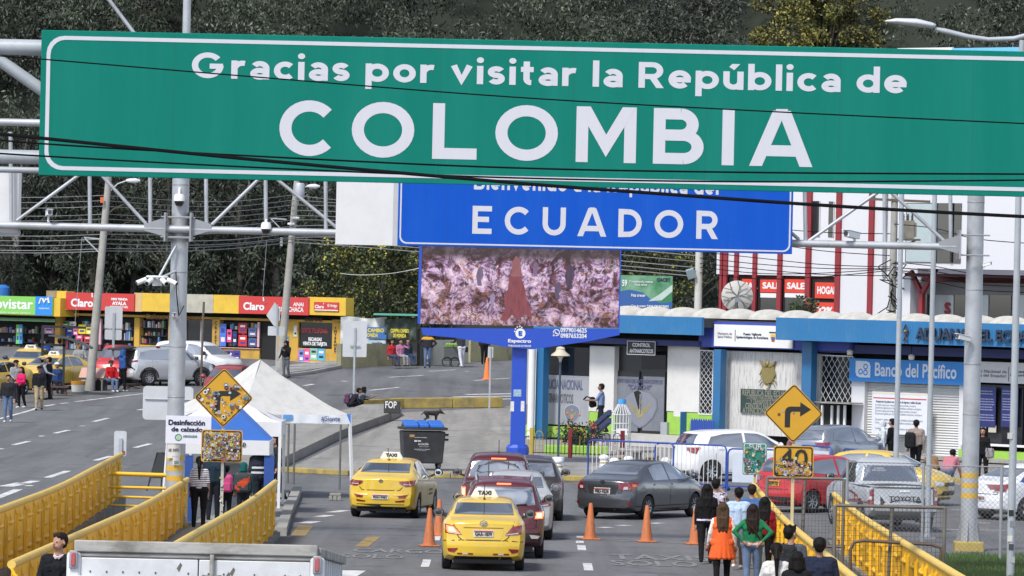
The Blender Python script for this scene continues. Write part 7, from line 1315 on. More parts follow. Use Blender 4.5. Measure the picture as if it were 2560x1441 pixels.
def shell(kind):
    if kind in SHELL: return SHELL[kind]
    s = SP[kind]; L_ = s['L']; ip = lambda k, y: float(np.interp(y, [p[0] for p in s[k]], [p[1] for p in s[k]]))
    hy = L_ / 2; ys = sorted(set([round(float(v), 3) for v in list(np.linspace(-hy, hy, 46)) + [-hy + .03, -hy + .08, -hy + .15, hy - .03, hy - .08] + [p[0] for p in s['top']]])); rows = []
    for y in ys:
        # soften the profile a little
        zt = (ip('top', y - .05 if y - .05 > -hy else y) + ip('top', y) * 2 + ip('top', y + .05 if y + .05 < hy else y)) / 4; zb = min(ip('belt', y), zt - .03); w = ip('plan', y); z0 = ip('bot', y)
        t = max(0, min(1, (zt - zb) / .35)); wt = (w * .9) * (1 - t) + s['wr'] * t; hb = zb - z0; gl = zt - zb; lp = lambda k: w * .955 + (wt - w * .955) * k
        pts = [(0, z0), (w * .8, z0), (w * .94, z0 + .03), (w * .975, z0 + hb * .14), (w * .985, z0 + hb * .3), (w * .99, z0 + hb * .42), (w, z0 + hb * .55), (w, z0 + hb * .7), (w * .995, z0 + hb * .85), (w * .98, z0 + hb * .94), (w * .955, zb), (lp(.14), zb + gl * .16), (lp(.42), zb + gl * .45), (lp(.72), zb + gl * .74), (lp(.9), zb + gl * .89), (lp(1) * .93, zb + gl * .965), (wt * .72, zt), (wt * .36, zt + .014), (0, zt + .02)]
        rows.append([(x, y, z) for x, z in pts])
    n = len(rows[0]); vs, fs = [], []; idx = []
    for r in rows:
        ring_ = [p for p in r] + [(-x, y, z) for x, y, z in r[-2:0:-1]]; idx.append(len(vs)); vs += ring_
    k = 2 * n - 2
    for i in range(len(rows) - 1):
        for j in range(k): a, b = idx[i] + j, idx[i] + (j + 1) % k; fs.append((a, b, b + k, a + k))
    for e, flip in ((0, 0), (len(rows) - 1, 1)):   # close the ends with rows of columns
        m_ = 8; prev = None
        for j in range(n):
            R_, L2 = idx[e] + j, idx[e] + (k - j) % k
            if j in (0, n - 1): cur = [R_]
            else:
                x, y, z = vs[R_]; cur = [R_]
                for q in range(1, m_): vs.append((x * (1 - 2 * q / m_), y, z)); cur.append(len(vs) - 1)
                cur.append(L2)
            if prev is not None:
                if len(prev) == 1: new = [(prev[0], cur[q], cur[q + 1]) for q in range(m_)]
                elif len(cur) == 1: new = [(prev[q], cur[0], prev[q + 1]) for q in range(m_)]
                else: new = [(prev[q], cur[q], cur[q + 1], prev[q + 1]) for q in range(m_)]
                fs += [tuple(reversed(f)) for f in new] if flip else new
            prev = cur
    out = []
    for x, y, z in vs:
        w = ip('plan', max(-hy, min(hy, y))); c = abs(x) / w
        br = max(0, min(1, (-hy + .55 - y) / .55)); bf = max(0, min(1, (y - hy + .6) / .6))
        dy = br * (.13 * c ** 3 + float(np.interp(z, [p[0] for p in s['rp']], [p[1] for p in s['rp']]))) - bf * (.16 * c ** 2.5 + (.05 if z < .3 else 0)); out.append((x, y + dy, z))
    bm = bmesh.new(); bv = [bm.verts.new(v) for v in out]
    for f in fs:
        try: bm.faces.new([bv[i] for i in f])
        except ValueError: pass
    bmesh.ops.remove_doubles(bm, verts=bm.verts, dist=.0005); bmesh.ops.recalc_face_normals(bm, faces=bm.faces); bvh = BVHTree.FromBMesh(bm)
    me = bpy.data.meshes.new('body'); bm.to_mesh(me); bm.free()
    o = bpy.data.objects.new('tmp', me); COL.objects.link(o); mb = MB()
    for ax in s['ax']:
        for sx in (-1, 1): mb.lathe([(0, s['W'] * .5 - .24), (s['R'] + .05, s['W'] * .5 - .24), (s['R'] + .05, s['W'] * .5 + .2), (0, s['W'] * .5 + .2)], (0, 0, 0), 28, 'X'); n_ = 28 * 4; mb.v[-n_:] = [(sx * v[0], ax + v[1], s['R'] + v[2]) for v in mb.v[-n_:]]
    cu = mb.build('cut', RIMD); bm = bmesh.new(); bm.from_mesh(cu.data); bmesh.ops.remove_doubles(bm, verts=bm.verts, dist=.0005); bmesh.ops.recalc_face_normals(bm, faces=bm.faces); bm.to_mesh(cu.data); bm.free()
    md = o.modifiers.new('b', 'BOOLEAN'); md.object = cu; md.operation = 'DIFFERENCE'; md.solver = 'EXACT'
    m2 = bpy.data.meshes.new_from_object(o.evaluated_get(bpy.context.evaluated_depsgraph_get())); bpy.data.objects.remove(o); bpy.data.objects.remove(cu)
    if len(m2.polygons) < 300: m2 = me
    m2.polygons.foreach_set('use_smooth', [True] * len(m2.polygons)); m2.set_sharp_from_angle(angle=R(38)); SHELL[kind] = (m2, bvh); return SHELL[kind]
def patch(bvh, poly, ax, off=.006, step=.07):
    """polygon in a view of the body (R rear, F front, E right side, W left side, T top) pressed onto the body"""
    bm = bmesh.new(); f = bm.faces.new([bm.verts.new((p[0], p[1], 0)) for p in poly]); bmesh.ops.triangulate(bm, faces=[f]); slices(bm, 0, step); slices(bm, 1, step)
    O = {'R': lambda u, v: ((u, -9, v), (0, 1, 0)), 'F': lambda u, v: ((u, 9, v), (0, -1, 0)), 'E': lambda u, v: ((9, u, v), (-1, 0, 0)), 'W': lambda u, v: ((-9, u, v), (1, 0, 0)), 'T': lambda u, v: ((u, v, 9), (0, 0, -1))}[ax]
    bad = []
    for v in bm.verts:
        o, d = O(v.co.x, v.co.y); h, nr, i, ds = bvh.ray_cast(Vector(o), Vector(d))
        if h is None: bad.append(v)
        else:
            if nr.dot(Vector(d)) > 0: nr = -nr
            v.co = h + nr * off
    bmesh.ops.delete(bm, geom=bad, context='VERTS')
    for f in bm.faces:
        f.normal_update()
        if f.normal.dot(Vector(O(0, 0)[1])) > 0: f.normal_flip()
    bm.verts.index_update(); mb = MB(); mb.add([v.co.copy() for v in bm.verts], [tuple(v.index for v in f.verts) for f in bm.faces]); bm.free(); return mb
def mir(p): return [(-x, z) for x, z in p][::-1]
WHEEL = {}
def wheel(par, x, y, r, sx, style):
    k = (round(r, 3), style)
    if k not in WHEEL:
        mb = MB(); mb.lathe([(r * .62, -.09), (r * .9, -.095), (r, -.07), (r, .07), (r * .9, .095), (r * .62, .09)], n=26, ax='X'); a = mb.build('wheel', TYRE, None, 50)
        mb = MB(); mb.mi = 1; mb.lathe([(0, .03), (r * .6, .03)], n=20, ax='X'); mb.lathe([(r * .6, .03), (r * .6, -.08)], n=20, ax='X'); mb.mi = 0; mb.lathe([(r * .57, .07), (r * .64, .085), (r * .66, .05)], n=26, ax='X'); ns = style
        for q in range(ns):
            an = q * 2 * math.pi / ns; mb.bar((.06, math.cos(an) * r * .08, math.sin(an) * r * .08), (.075, math.cos(an) * r * .6, math.sin(an) * r * .6), r * (.2 if ns < 7 else .11), .02, (1, 0, 0))
        mb.cyl((.03, 0, 0), (.085, 0, 0), r * .14, n=12); b = mb.build('rim', [RIM, RIMD], None, 40); WHEEL[k] = (a.data, b.data); bpy.data.objects.remove(a); bpy.data.objects.remove(b)
    o = bpy.data.objects.new('wheel', WHEEL[k][0]); COL.objects.link(o); o.parent = par; o.location = (x, y, r); q = bpy.data.objects.new('rim', WHEEL[k][1]); COL.objects.link(q); q.parent = o
    if sx < 0: o.rotation_euler = (0, 0, math.pi)
def car(name, label, kind, px, py, anchor, rz, body, cat='car', sc=(1, 1, 1), lamps=None, plate=None, platemat=None, taxi=None, rims=5, handle=None, front=False, litL=False, litR=False, extra=None, low=None, group=None, dz=0):
    s = SP[kind]; me, bvh = shell(kind); a = P(px, py); rz = R(rz); c, sn = math.cos(rz), math.sin(rz); ax, ay = anchor[0] * sc[0], anchor[1] * sc[1]
    X, Y = a.x - (c * ax - sn * ay), a.y - (sn * ax + c * ay); hd = (-sn, c); L_ = s['L'] * .35
    pitch = math.atan2(g(Y + hd[1] * L_) - g(Y - hd[1] * L_), 2 * L_); t = T(name, label, cat, (X, Y, g(Y) + dz), 0, group); t.rotation_euler = (pitch, 0, rz); t.scale = sc
    ob = bpy.data.objects.new('body', me.copy()); ob.data.materials.clear(); ob.data.materials.append(body); COL.objects.link(ob); ob.parent = t
    def pt(nm, poly, axs, mat, off=.006, par=t, step=.07): mb = patch(bvh, poly, axs, off, step); return mb.build(nm, mat, par, 50) if mb.f else None
    pt('rear_window', s['rg'], 'R', CGL); pt('windscreen', s['ws'], 'F', CGL)
    rgz = [min(p[1] for p in s['rg']), max(p[1] for p in s['rg'])]
    for e in 'EW':
        for p in s['sw']: pt('side_window', p, e, CGL)
        zb = s['sw'][0][0][1]
        for d in s['doors']: pt('door_seam', [(d - .006, .32), (d + .006, .32), (d + .006, zb), (d - .006, zb)], e, SEAM, .003, step=.2)
        for d in (s['doors'][0] + .08, s['doors'][1] + .08):
            pt('door_handle', [(d, zb - .12), (d + .17, zb - .12), (d + .17, zb - .085), (d, zb - .085)], e, handle or body, .022, step=.2)
        pt('sill', [(s['ax'][0] + .42, .2), (s['ax'][1] - .42, .2), (s['ax'][1] - .42, .27), (s['ax'][0] + .42, .27)], e, TRIM, .004)
    hw = s['W'] / 2; mz = s['sw'][1][0][1]
    for sx in (-1, 1):
        y = s['sw'][1][-1][0] - .12; mb = MB(); mb.ball((sx * (hw + .1), y, mz + .09), .12, .07, .085, 12, 8); mb.bar((sx * (hw - .08), y + .02, mz), (sx * (hw + .04), y, mz + .05), .05); m = mb.build('mirror', TRIM if kind in ('pickup', 'suv') or body.name.startswith('taxi') else body, t, 50)
        mb = MB(); mb.lathe([(0, 0), (.09, 0)], (sx * (hw + .1), y - .055, mz + .09), 12, 'Y'); mb.build('mirror_glass', CGL, m)
    for y in s['ax']:
        for sx in (-1, 1): wheel(t, sx * (hw - .11), y, s['R'], sx, rims)
    mb = MB(); mb.box(-hw + .25, hw - .25, -s['L'] / 2 + .25, s['L'] / 2 - .25, .16 if kind != 'pickup' else .28, .4); mb.cyl((hw * .4, -s['L'] / 2 + .06, .27), (hw * .4, -s['L'] / 2 + .3, .27), .03); mb.build('underbody', TRIM, t)
    if low: pt('lower_bumper', low, 'R', TRIM, .008)
    for k, (poly, mat) in enumerate(lamps or []):
        for sgn in (0, 1):
            p = mir(poly) if sgn else poly; lit = (litL and not sgn) or (litR and sgn); o = pt('tail_light', p, 'R', mat, .012 + .004 * k, step=.05)
            if lit and k == 0 and o:
                cx = sum(q[0] for q in p) / len(p); cz = sum(q[1] for q in p) / len(p); pt('lit_bulb', [(cx + (x - cx) * .75, cz + (z - cz) * .75) for x, z in p], 'R', LIT, .018, o, .05); pt('lit_core', [(cx + (x - cx) * .4, cz + (z - cz) * .45) for x, z in p], 'R', LITC, .022, o, .05)
    if plate:
        x0, x1, z0, z1 = plate[1]; o = pt('license_plate', [(x0, z0), (x1, z0), (x1, z1), (x0, z1)], 'R', platemat or PLATE, .02, step=1)
        ys_ = min(v.co.y for v in o.data.vertices); text(o, plate[0], (x0 + .03, x1 - .03, z0 + .025, z1 - .045 if platemat is None else z1 - .03), ys_ - .006, PTXT, .04); mb = MB(); mb.box(x0 + .01, x1 - .01, ys_ - .008, ys_ - .004, z1 - .035, z1 - .012); mb.build('plate_band', M('band_red', (.35, .05, .05), .6), o)
    if taxi:
        zr, yr = taxi; mb = MB(); mb.prism([(-.29, zr), (.29, zr), (.2, zr + .17), (-.2, zr + .17)], yr - .06, yr + .06); sg_ = mb.build('taxi_sign', M('sign_cream', (.66, .66, .62), .4), t, None, .012); text(sg_, 'TAXI', (-.14, .14, zr + .05, zr + .135), yr - .064, PTXT, .06)
        if front: text(sg_, 'TAXI', (-.14, .14, zr + .05, zr + .135), -yr - .064, PTXT, .06, xf=Matrix.Rotation(math.pi, 4, 'Z'))
    if front:
        zf = s['belt'][-1][1]
        for sgn in (0, 1):
            p = [(-.72, zf + .14), (-.42, zf + .1), (-.4, zf - .02), (-.66, zf + .0)]; pt('headlight', mir(p) if sgn else p, 'F', HEADL, .012)
        pt('grille', [(-.36, zf - .02), (.36, zf - .02), (.34, zf + .09), (-.34, zf + .09)], 'F', TRIM, .01); pt('lower_grille', [(-.5, .3), (.5, .3), (.42, .42), (-.42, .42)], 'F', TRIM, .01); o = pt('license_plate', [(-.2, .45), (.2, .45), (.2, .55), (-.2, .55)], 'F', PLATE, .02, step=1)
    if extra: extra(t, pt, bvh)
    return t
def seamline(pt, pts, axs='R', w=.009, m=None, nm='panel_seam'):
    for (x0, z0), (x1, z1) in zip(pts, pts[1:]):
        d = Vector((x1 - x0, z1 - z0)); nn = Vector((-d.y, d.x)).normalized() * w; pt(nm, [(x0 - nn.x, z0 - nn.y), (x1 - nn.x, z1 - nn.y), (x1 + nn.x, z1 + nn.y), (x0 + nn.x, z0 + nn.y)], axs, m or SEAM, .003, step=.15)
TAXI = M('taxi_yellow', (.66, .44, .035), .3, 0, .05, 2, coat=.6, dirt=(.45, .3, .05), dirtamt=.25); TAXID = M('taxi_yellow_pale', (.62, .42, .06), .35, 0, .06, 2, coat=.5, dirt=(.45, .33, .1), dirtamt=.3)
def badge(t, y, z, r=.05): mb = MB(); mb.tube([(r * 1.5 * math.cos(k * .449), y, z + r * math.sin(k * .449)) for k in range(15)], .009, 6); mb.bar((-r * .6, y, z - r * .7), (-r * .2, y, z + r * .7), .02); mb.bar((r * .2, y, z - r * .7), (r * .6, y, z + r * .7), .02); mb.bar((-r * .4, y, z), (r * .4, y, z), .02); mb.build('badge', CHROME, t)
def antenna(t, y, z): mb = MB(); mb.tube([(0, y, z - .02), (0, y - .22, z + .3)], .008, 5); mb.ball((0, y, z), .03, .04, .02); mb.build('antenna', TRIM, t)
def ex_accent(t, pt, b):
    seamline(pt, [(-.62, 1.0), (-.6, .93), (-.5, .68), (-.42, .62), (.42, .62), (.5, .68), (.6, .93), (.62, 1.0)]); seamline(pt, [(-.8, .6), (-.45, .62)]); seamline(pt, [(.8, .6), (.45, .62)])
    pt('plate_recess', [(-.42, .86), (.42, .86), (.36, .64), (-.36, .64)], 'R', TAXI, .004); seamline(pt, [(-.4, .87), (.4, .87)], w=.012, m=M('taxi_painted_shadow', (.2, .12, .01), .6))  # darker yellow strip paints the shade along the top of the recess
    for sg in (-1, 1):
        p = [(.5, .46), (.72, .45), (.7, .39), (.58, .37)]; pt('reflector', p if sg > 0 else mir(p), 'R', TAIL, .01)
        for k in range(3): x = .2 + k * .11; p = [(x, .335), (x + .1, .335), (x + .1, .365), (x, .365)]; pt('reflective_tape', p if sg > 0 else mir(p), 'R', (TAIL, TAILW, TAIL)[k], .008)
    badge(t, -2.135, .965); antenna(t, -.9, 1.42); pt('lower_trim', [(-.6, .24), (.6, .24), (.56, .3), (-.56, .3)], 'R', TRIM, .008)
LA = [([(-.775, .935), (-.58, .905), (-.43, .73), (-.76, .755)], TAIL), ([(-.7, .79), (-.46, .75), (-.44, .735), (-.7, .76)], TAILW)]
car('taxi', 'yellow taxi nearest the camera, seen straight from behind between the cones', 'sedan', 1207, 1424, (0, -1.26), 0, TAXI, 'taxi', lamps=LA, plate=('GAA-1879', (-.2, .2, .69, .83)), taxi=(1.44, -.35), litL=True, extra=ex_accent)
def ex_rio(t, pt, b):
    seamline(pt, [(-.62, 1.0), (-.6, .86), (-.46, .7), (.46, .7), (.6, .86), (.62, 1.0)]); badge(t, -2.13, .93, .035); antenna(t, -.9, 1.42)
    for sg in (-1, 1):
        p = [(.3, .6), (.68, .64), (.66, .58), (.34, .565)]; pt('fog_trim', p if sg > 0 else mir(p), 'R', TAXID, .012); p = [(.42, .56), (.66, .595), (.6, .53), (.45, .52)]; pt('reflector', p if sg > 0 else mir(p), 'R', TAIL, .016); p = [(.36, .44), (.6, .47), (.58, .42), (.38, .41)]; pt('reflector', p if sg > 0 else mir(p), 'R', TAIL, .01)
    for z in (.66, .56): seamline(pt, [(.15, z), (.75, z)], 'E', .03, M('door_print', (.2, .15, .05), .6, var=.6, sc=30), 'door_lettering')
car('taxi', 'yellow sedan taxi turning right before the black wheeled bin', 'sedan', 964, 1293, (0, -1.26), -8, TAXI, 'taxi', (1.02, 1, 1), lamps=[([(-.8, .95), (-.44, .925), (-.46, .87), (-.6, .8), (-.79, .815)], TAIL), ([(-.72, .86), (-.55, .86), (-.55, .84), (-.72, .84)], TAILW)], plate=('PDH-9483', (-.2, .2, .48, .6)), taxi=(1.44, -.5), rims=10, extra=ex_rio, low=[(-.62, .24), (.62, .24), (.58, .36), (-.58, .36)])
def ex_eco(t, pt, b):
    seamline(pt, [(-.74, 1.1), (-.7, .66), (.7, .66), (.74, 1.1)]); pt('high_brake_light', [(-.15, 1.585), (.15, 1.585), (.15, 1.555), (-.15, 1.555)], 'R', LIT, .02)
    for sg in (-1, 1): mb = MB(); mb.tube([(sg * .58, -1.55, 1.64), (sg * .6, -1.4, 1.72), (sg * .6, .3, 1.74), (sg * .58, .45, 1.68)], .02, 8); mb.build('roof_rail', GALV, t, 50); p = [(.56, .52), (.78, .5), (.74, .44), (.6, .44)]; pt('reflector', p if sg > 0 else mir(p), 'R', TAILW, .014)
    mb = MB(); mb.bar((0, -2.04, 1.12), (.5, -2.0, 1.17), .025); mb.build('wiper', TRIM, t)
car('sport_utility_car', 'wine red compact SUV with its right brake light lit beside the nearest taxi', 'suv', 1256, 1393, (0, -1.25), 0, paint('wine_red', (.085, .008, .014)), lamps=[([(-.86, 1.02), (-.66, 1.02), (-.64, .84), (-.85, .84)], TAIL), ([(-.68, 1.0), (-.42, .97), (-.44, .92), (-.68, .92)], TAILW)], litR=True, extra=ex_eco, low=[(-.8, .3), (.8, .3), (.78, .56), (-.78, .56)])
def ex_dmax(t, pt, b):
    pt('high_brake_light', [(-.18, 1.635), (.18, 1.635), (.18, 1.605), (-.18, 1.605)], 'R', LIT, .02)
    for x in (-.24, .24): pt('window_bar', [(x - .015, 1.22), (x + .015, 1.22), (x + .015, 1.57), (x - .015, 1.57)], 'R', TRIM, .014, step=.2)
    pt('bed_cover', [(-.8, -2.5), (.8, -2.5), (.8, -1.1), (-.8, -1.1)], 'T', TRIM, .004, step=.3); antenna(t, -.3, 1.78)
car('pickup', 'dark red double cab pickup ahead of the wine red SUV', 'pickup', 1243, 1318, (0, -1.55), 0, paint('dark_red', (.07, .008, .013)), 'pickup', lamps=[([(-.88, 1.02), (-.76, 1.02), (-.76, .72), (-.88, .72)], TAIL)], litL=True, extra=ex_dmax)
car('sedan_car', 'silver sedan mostly hidden to the right of the wine red SUV', 'sedan', 1290, 1347, (0, -1.26), 1, paint('silver', (.36, .37, .38)), lamps=LA, sc=(1, 1, 1.06))
car('hatchback_car', 'dark brown car right of the red pickup with its black mirror out', 'hatch', 1324, 1300, (0, -1.2), 1, paint('dark_brown', (.03, .022, .02)), sc=(1, 1.05, 1.05), lamps=LA)
def ex_corolla(t, pt, b):
    seamline(pt, [(-.6, 1.02), (-.58, .9), (-.5, .68), (.5, .68), (.58, .9), (.6, 1.02)]); badge(t, -2.13, .95, .045); seamline(pt, [(-.42, .86), (.42, .86)], w=.014); pt('plate_recess', [(-.42, .84), (.42, .84), (.36, .64), (-.36, .64)], 'R', TRIM, .003)
    seamline(pt, [(-1.9, .34), (1.9, .34)], 'E', .012); 
    for p in ([(-2.1, .78), (-1.78, .84), (-1.8, .92), (-2.1, .93)],): pt('side_tail_light', p, 'E', TAIL, .012); pt('side_marker', [(-1.98, .83), (-1.86, .85), (-1.88, .9), (-1.98, .9)], 'E', AMBER, .016)
    for sg in (-1, 1): p = [(.66, .45), (.74, .45), (.74, .39), (.66, .39)]; pt('reflector', p if sg > 0 else mir(p), 'R', TAIL, .012)
car('sedan_car', 'dark grey sedan turning right behind the two orange cones', 'sedan', 1612, 1299, (.74, -1.26), -28, M('graphite_grey', (.1, .105, .118), .28, .55, .05, 3, coat=.7), sc=(1.03, 1.04, 1.0), lamps=[([(-.8, .95), (-.58, .93), (-.5, .74), (-.78, .77)], TAIL), ([(-.66, .84), (-.56, .84), (-.55, .77), (-.65, .77)], TAILW)], plate=('PBD-9220', (-.22, .22, .65, .8)), rims=9, extra=ex_corolla)
def sidelamp(z0=.86, z1=1.0, y=-1.9, m=TAIL):
    def f(t, pt, b): pt('side_tail_light', [(y, z0), (y + .3, z0 + .06), (y + .33, z1), (y, z1 - .03)], 'E', m, .012); pt('side_tail_light', [(y, z0), (y + .3, z0 + .06), (y + .33, z1), (y, z1 - .03)], 'W', m, .012)
    return f
LH = [([(-.78, .98), (-.5, .95), (-.52, .84), (-.76, .8)], TAIL)]
car('hatchback_car', 'white hatchback behind the blue barrier and SUR sign', 'hatch', 1776, 1204, (.74, -1.22), -66, paint('pearl_white', (.7, .7, .71)), lamps=LH, rims=7, extra=sidelamp(), sc=(1.03, 1.05, 1.02))
car('hatchback_car', 'silver grey hatchback behind the yellow speed 40 plate', 'hatch', 2086, 1186, (.74, -1.22), -36, M('grey_silver', (.25, .27, .32), .3, .5, .05, 3, coat=.6), lamps=LH, extra=sidelamp(), sc=(1, 1.03, 1.0))
def ex_red(t, pt, b): sidelamp(.84, .99, -1.9)(t, pt, b); seamline(pt, [(-.6, 1.0), (-.6, .62), (.6, .62), (.6, 1.0)]); badge(t, -1.86, .9, .04)
car('hatchback_car', 'bright red hatchback with yellow plate behind the rusty mesh gate', 'hatch', 2026, 1283, (.74, -1.22), -44, paint('bright_red', (.45, .015, .02)), lamps=LH, plate=('GCM 123', (-.2, .2, .7, .84)), platemat=PLATEY, rims=8, extra=ex_red, low=[(-.7, .28), (.7, .28), (.68, .42), (-.68, .42)])
def ex_hilux(t, pt, b):
    pt('bed_cover', [(-.8, -2.5), (.8, -2.5), (.8, -1.1), (-.8, -1.1)], 'T', TRIM, .004, step=.3); pt('bed_edge', [(-.86, 1.1), (.86, 1.1), (.86, 1.07), (-.86, 1.07)], 'R', TRIM, .01)
    text(t, 'TOYOTA', (-.4, .42, .76, .88), -2.53, M('letter_black', (.02, .02, .02), .5), .03); text(t, 'SI MARIA\n099 254 6357', (-.5, -.15, 1.45, 1.54), -1.12, WHT, .01); seamline(pt, [(-.76, 1.05), (-.76, .66), (.76, .66), (.76, 1.05)]); pt('tailgate_handle', [(-.12, .98), (.12, .98), (.12, 1.03), (-.12, 1.03)], 'R', CHROME, .02)
    mb = MB(); mb.box(-.8, .8, -2.66, -2.5, .5, .6); mb.build('rear_bumper', CHROME, t, bevel=.02)
car('pickup', 'silver double cab pickup behind the flagpoles and the outer railing', 'pickup', 2236, 1326, (0, -1.55), 10, M('pickup_silver', (.4, .42, .45), .35, .05, .05, 3, coat=.5), 'pickup', lamps=[([(-.9, 1.04), (-.77, 1.04), (-.77, .66), (-.9, .66)], TAIL), ([(-.87, .86), (-.79, .86), (-.79, .78), (-.87, .78)], TAILW)], plate=('LBB 8124', (-.2, .2, .52, .62)), platemat=PLATEY, rims=6, extra=ex_hilux)
def ex_logan(t, pt, b): sidelamp(.8, .96, -2.12)(t, pt, b); pt('blue_stripe', [(-1.5, 1.02), (-.9, 1.36), (-.5, 1.43), (.6, 1.4), (1.1, 1.02), (1.1, .7), (-.4, .7)], 'E', M('livery_blue', (.01, .06, .25), .4, coat=.5), .003); seamline(pt, [(-.6, 1.0), (-.56, .68), (.56, .68), (.6, 1.0)])
car('sedan_car', 'white sedan with a blue livery side at right edge behind the fence', 'sedan', 2562, 1302, (.74, -1.26), -52, paint('plain_white', (.68, .69, .72)), lamps=LA, plate=('PEI-8214', (-.2, .2, .5, .62)), extra=ex_logan)
car('taxi', 'yellow taxi partly hidden behind the silver pickup', 'sedan', 2192, 1258, (0, 0), -116, TAXID, 'taxi', front=True)
GT2 = 'yellow taxis parked by the shops'
car('taxi', 'yellow taxi facing the camera under the green banner at far left', 'sedan', 62, 958, (0, 1.33), 174, TAXID, 'taxi', taxi=(1.44, .1), front=True, group=GT2)
car('taxi', 'pale yellow taxi behind the black bus shelter post', 'sedan', 138, 972, (0, 0), 152, TAXID, 'taxi', taxi=(1.44, .1), front=True, group=GT2)
car('taxi', 'yellow taxi cut by the left edge of the picture', 'sedan', -22, 988, (0, 0), 150, TAXID, 'taxi', front=True, group=GT2)
car('pickup', 'bright red pickup facing the camera behind the seated man in red', 'pickup', 282, 962, (0, 1.5), 172, paint('cherry_red', (.55, .03, .035)), 'pickup', (.9, .8, .95), front=True)
def ex_nissan(t, pt, b):
    sidelamp(.98, 1.12, -2.1)(t, pt, b); mb = MB(); mb.add([(-.6, -1.75, 1.64), (.6, -1.75, 1.64), (.66, -2.55, 1.52), (-.66, -2.55, 1.52), (-.6, -1.75, 1.69), (.6, -1.75, 1.69), (.66, -2.55, 1.6), (-.66, -2.55, 1.6)], [(0, 3, 2, 1), (4, 5, 6, 7), (2, 3, 7, 6), (0, 1, 5, 4), (1, 2, 6, 5), (0, 4, 7, 3)]); mb.build('open_tailgate', TRIM, t, None, .03); pt('boot_opening', [(-.62, .75), (.62, .75), (.6, 1.5), (-.6, 1.5)], 'R', DARK, .02)
    for y in s_ax: pt('arch_trim', [(y + math.cos(R(k * 15)) * r, .345 + math.sin(R(k * 15)) * r) for r, ks in ((.47, range(0, 13)), (.4, range(12, -1, -1))) for k in ks], 'E', TRIM, .006)
s_ax = SP['suv']['ax']
car('sport_utility_car', 'silver crossover with its tailgate open at the shops', 'suv', 371, 966, (.78, -1.25), -60, M('bright_silver', (.58, .59, .6), .3, .5, .05, 3, coat=.6), rims=10, extra=ex_nissan, lamps=None)
car('sport_utility_car', 'white SUV parked behind the silver crossover', 'suv', 492, 948, (0, 0), -120, paint('white_two', (.68, .68, .68)), front=True)
car('hatchback_car', 'dark red car mostly hidden behind the tents', 'hatch', 572, 1004, (0, 0), 172, paint('brick_red', (.25, .03, .03)), front=True)
# ======================= people and dogs =======================
HAIR = {k: M('hair_' + k, c, .6, var=.5, sc=22, spec=.12, stretch=(1, 1, .2)) for k, c in (('black', (.008, .007, .007)), ('brown', (.06, .035, .02)), ('grey', (.16, .15, .14)), ('dark', (.018, .012, .01)))}
SKIN = M('skin', (.3, .16, .1), .55, var=.08); SKIND = M('skin_tan', (.2, .1, .06), .55, var=.08); LIP = M('lips', (.25, .08, .06), .5); EYE = M('eyes', (.01, .008, .007), .3)
def remesh(caps, vox, it=2):
    """capsules (p, q, r0, r1, tag) grown together into one skin -> mesh, tag per face"""
    mb = MB()
    for p, q, r0, r1, _ in caps:
        p, q = Vector(p), Vector(q); d = q - p
        if d.length < 1e-4: d = Vector((0, 0, 1e-3)); q = p + d
        d.normalize(); pts = [p - d * r0 * math.cos(a) for a in (.25, .8, 1.3)] + [q + d * r1 * math.cos(a) for a in (1.3, .8, .25)]
        mb.tube(pts, [r0 * math.sin(a) for a in (.25, .8, 1.3)] + [r1 * math.sin(a) for a in (1.3, .8, .25)], 10)
    o = mb.build('tmp', SKIN); m = o.modifiers.new('r', 'REMESH'); m.mode = 'VOXEL'; m.voxel_size = vox; s = o.modifiers.new('s', 'SMOOTH'); s.factor = .5; s.iterations = it
    me = bpy.data.meshes.new_from_object(o.evaluated_get(bpy.context.evaluated_depsgraph_get())); bpy.data.objects.remove(o); me.materials.clear()
    c = np.zeros(len(me.polygons) * 3); me.polygons.foreach_get('center', c); c = c.reshape(-1, 3); best = np.full(len(c), 9.); idx = np.zeros(len(c), int)
    for i, (p, q, r0, r1, _) in enumerate(caps):
        p, q = np.array(p, float), np.array(q, float); d = q - p; l = max(1e-9, d @ d); t = np.clip((c - p) @ d / l, 0, 1); ds = np.linalg.norm(c - p - t[:, None] * d, axis=1) - (r0 + (r1 - r0) * t)
        k = ds < best; best[k] = ds[k]; idx[k] = i
    me.polygons.foreach_set('use_smooth', [True] * len(me.polygons)); return me, idx
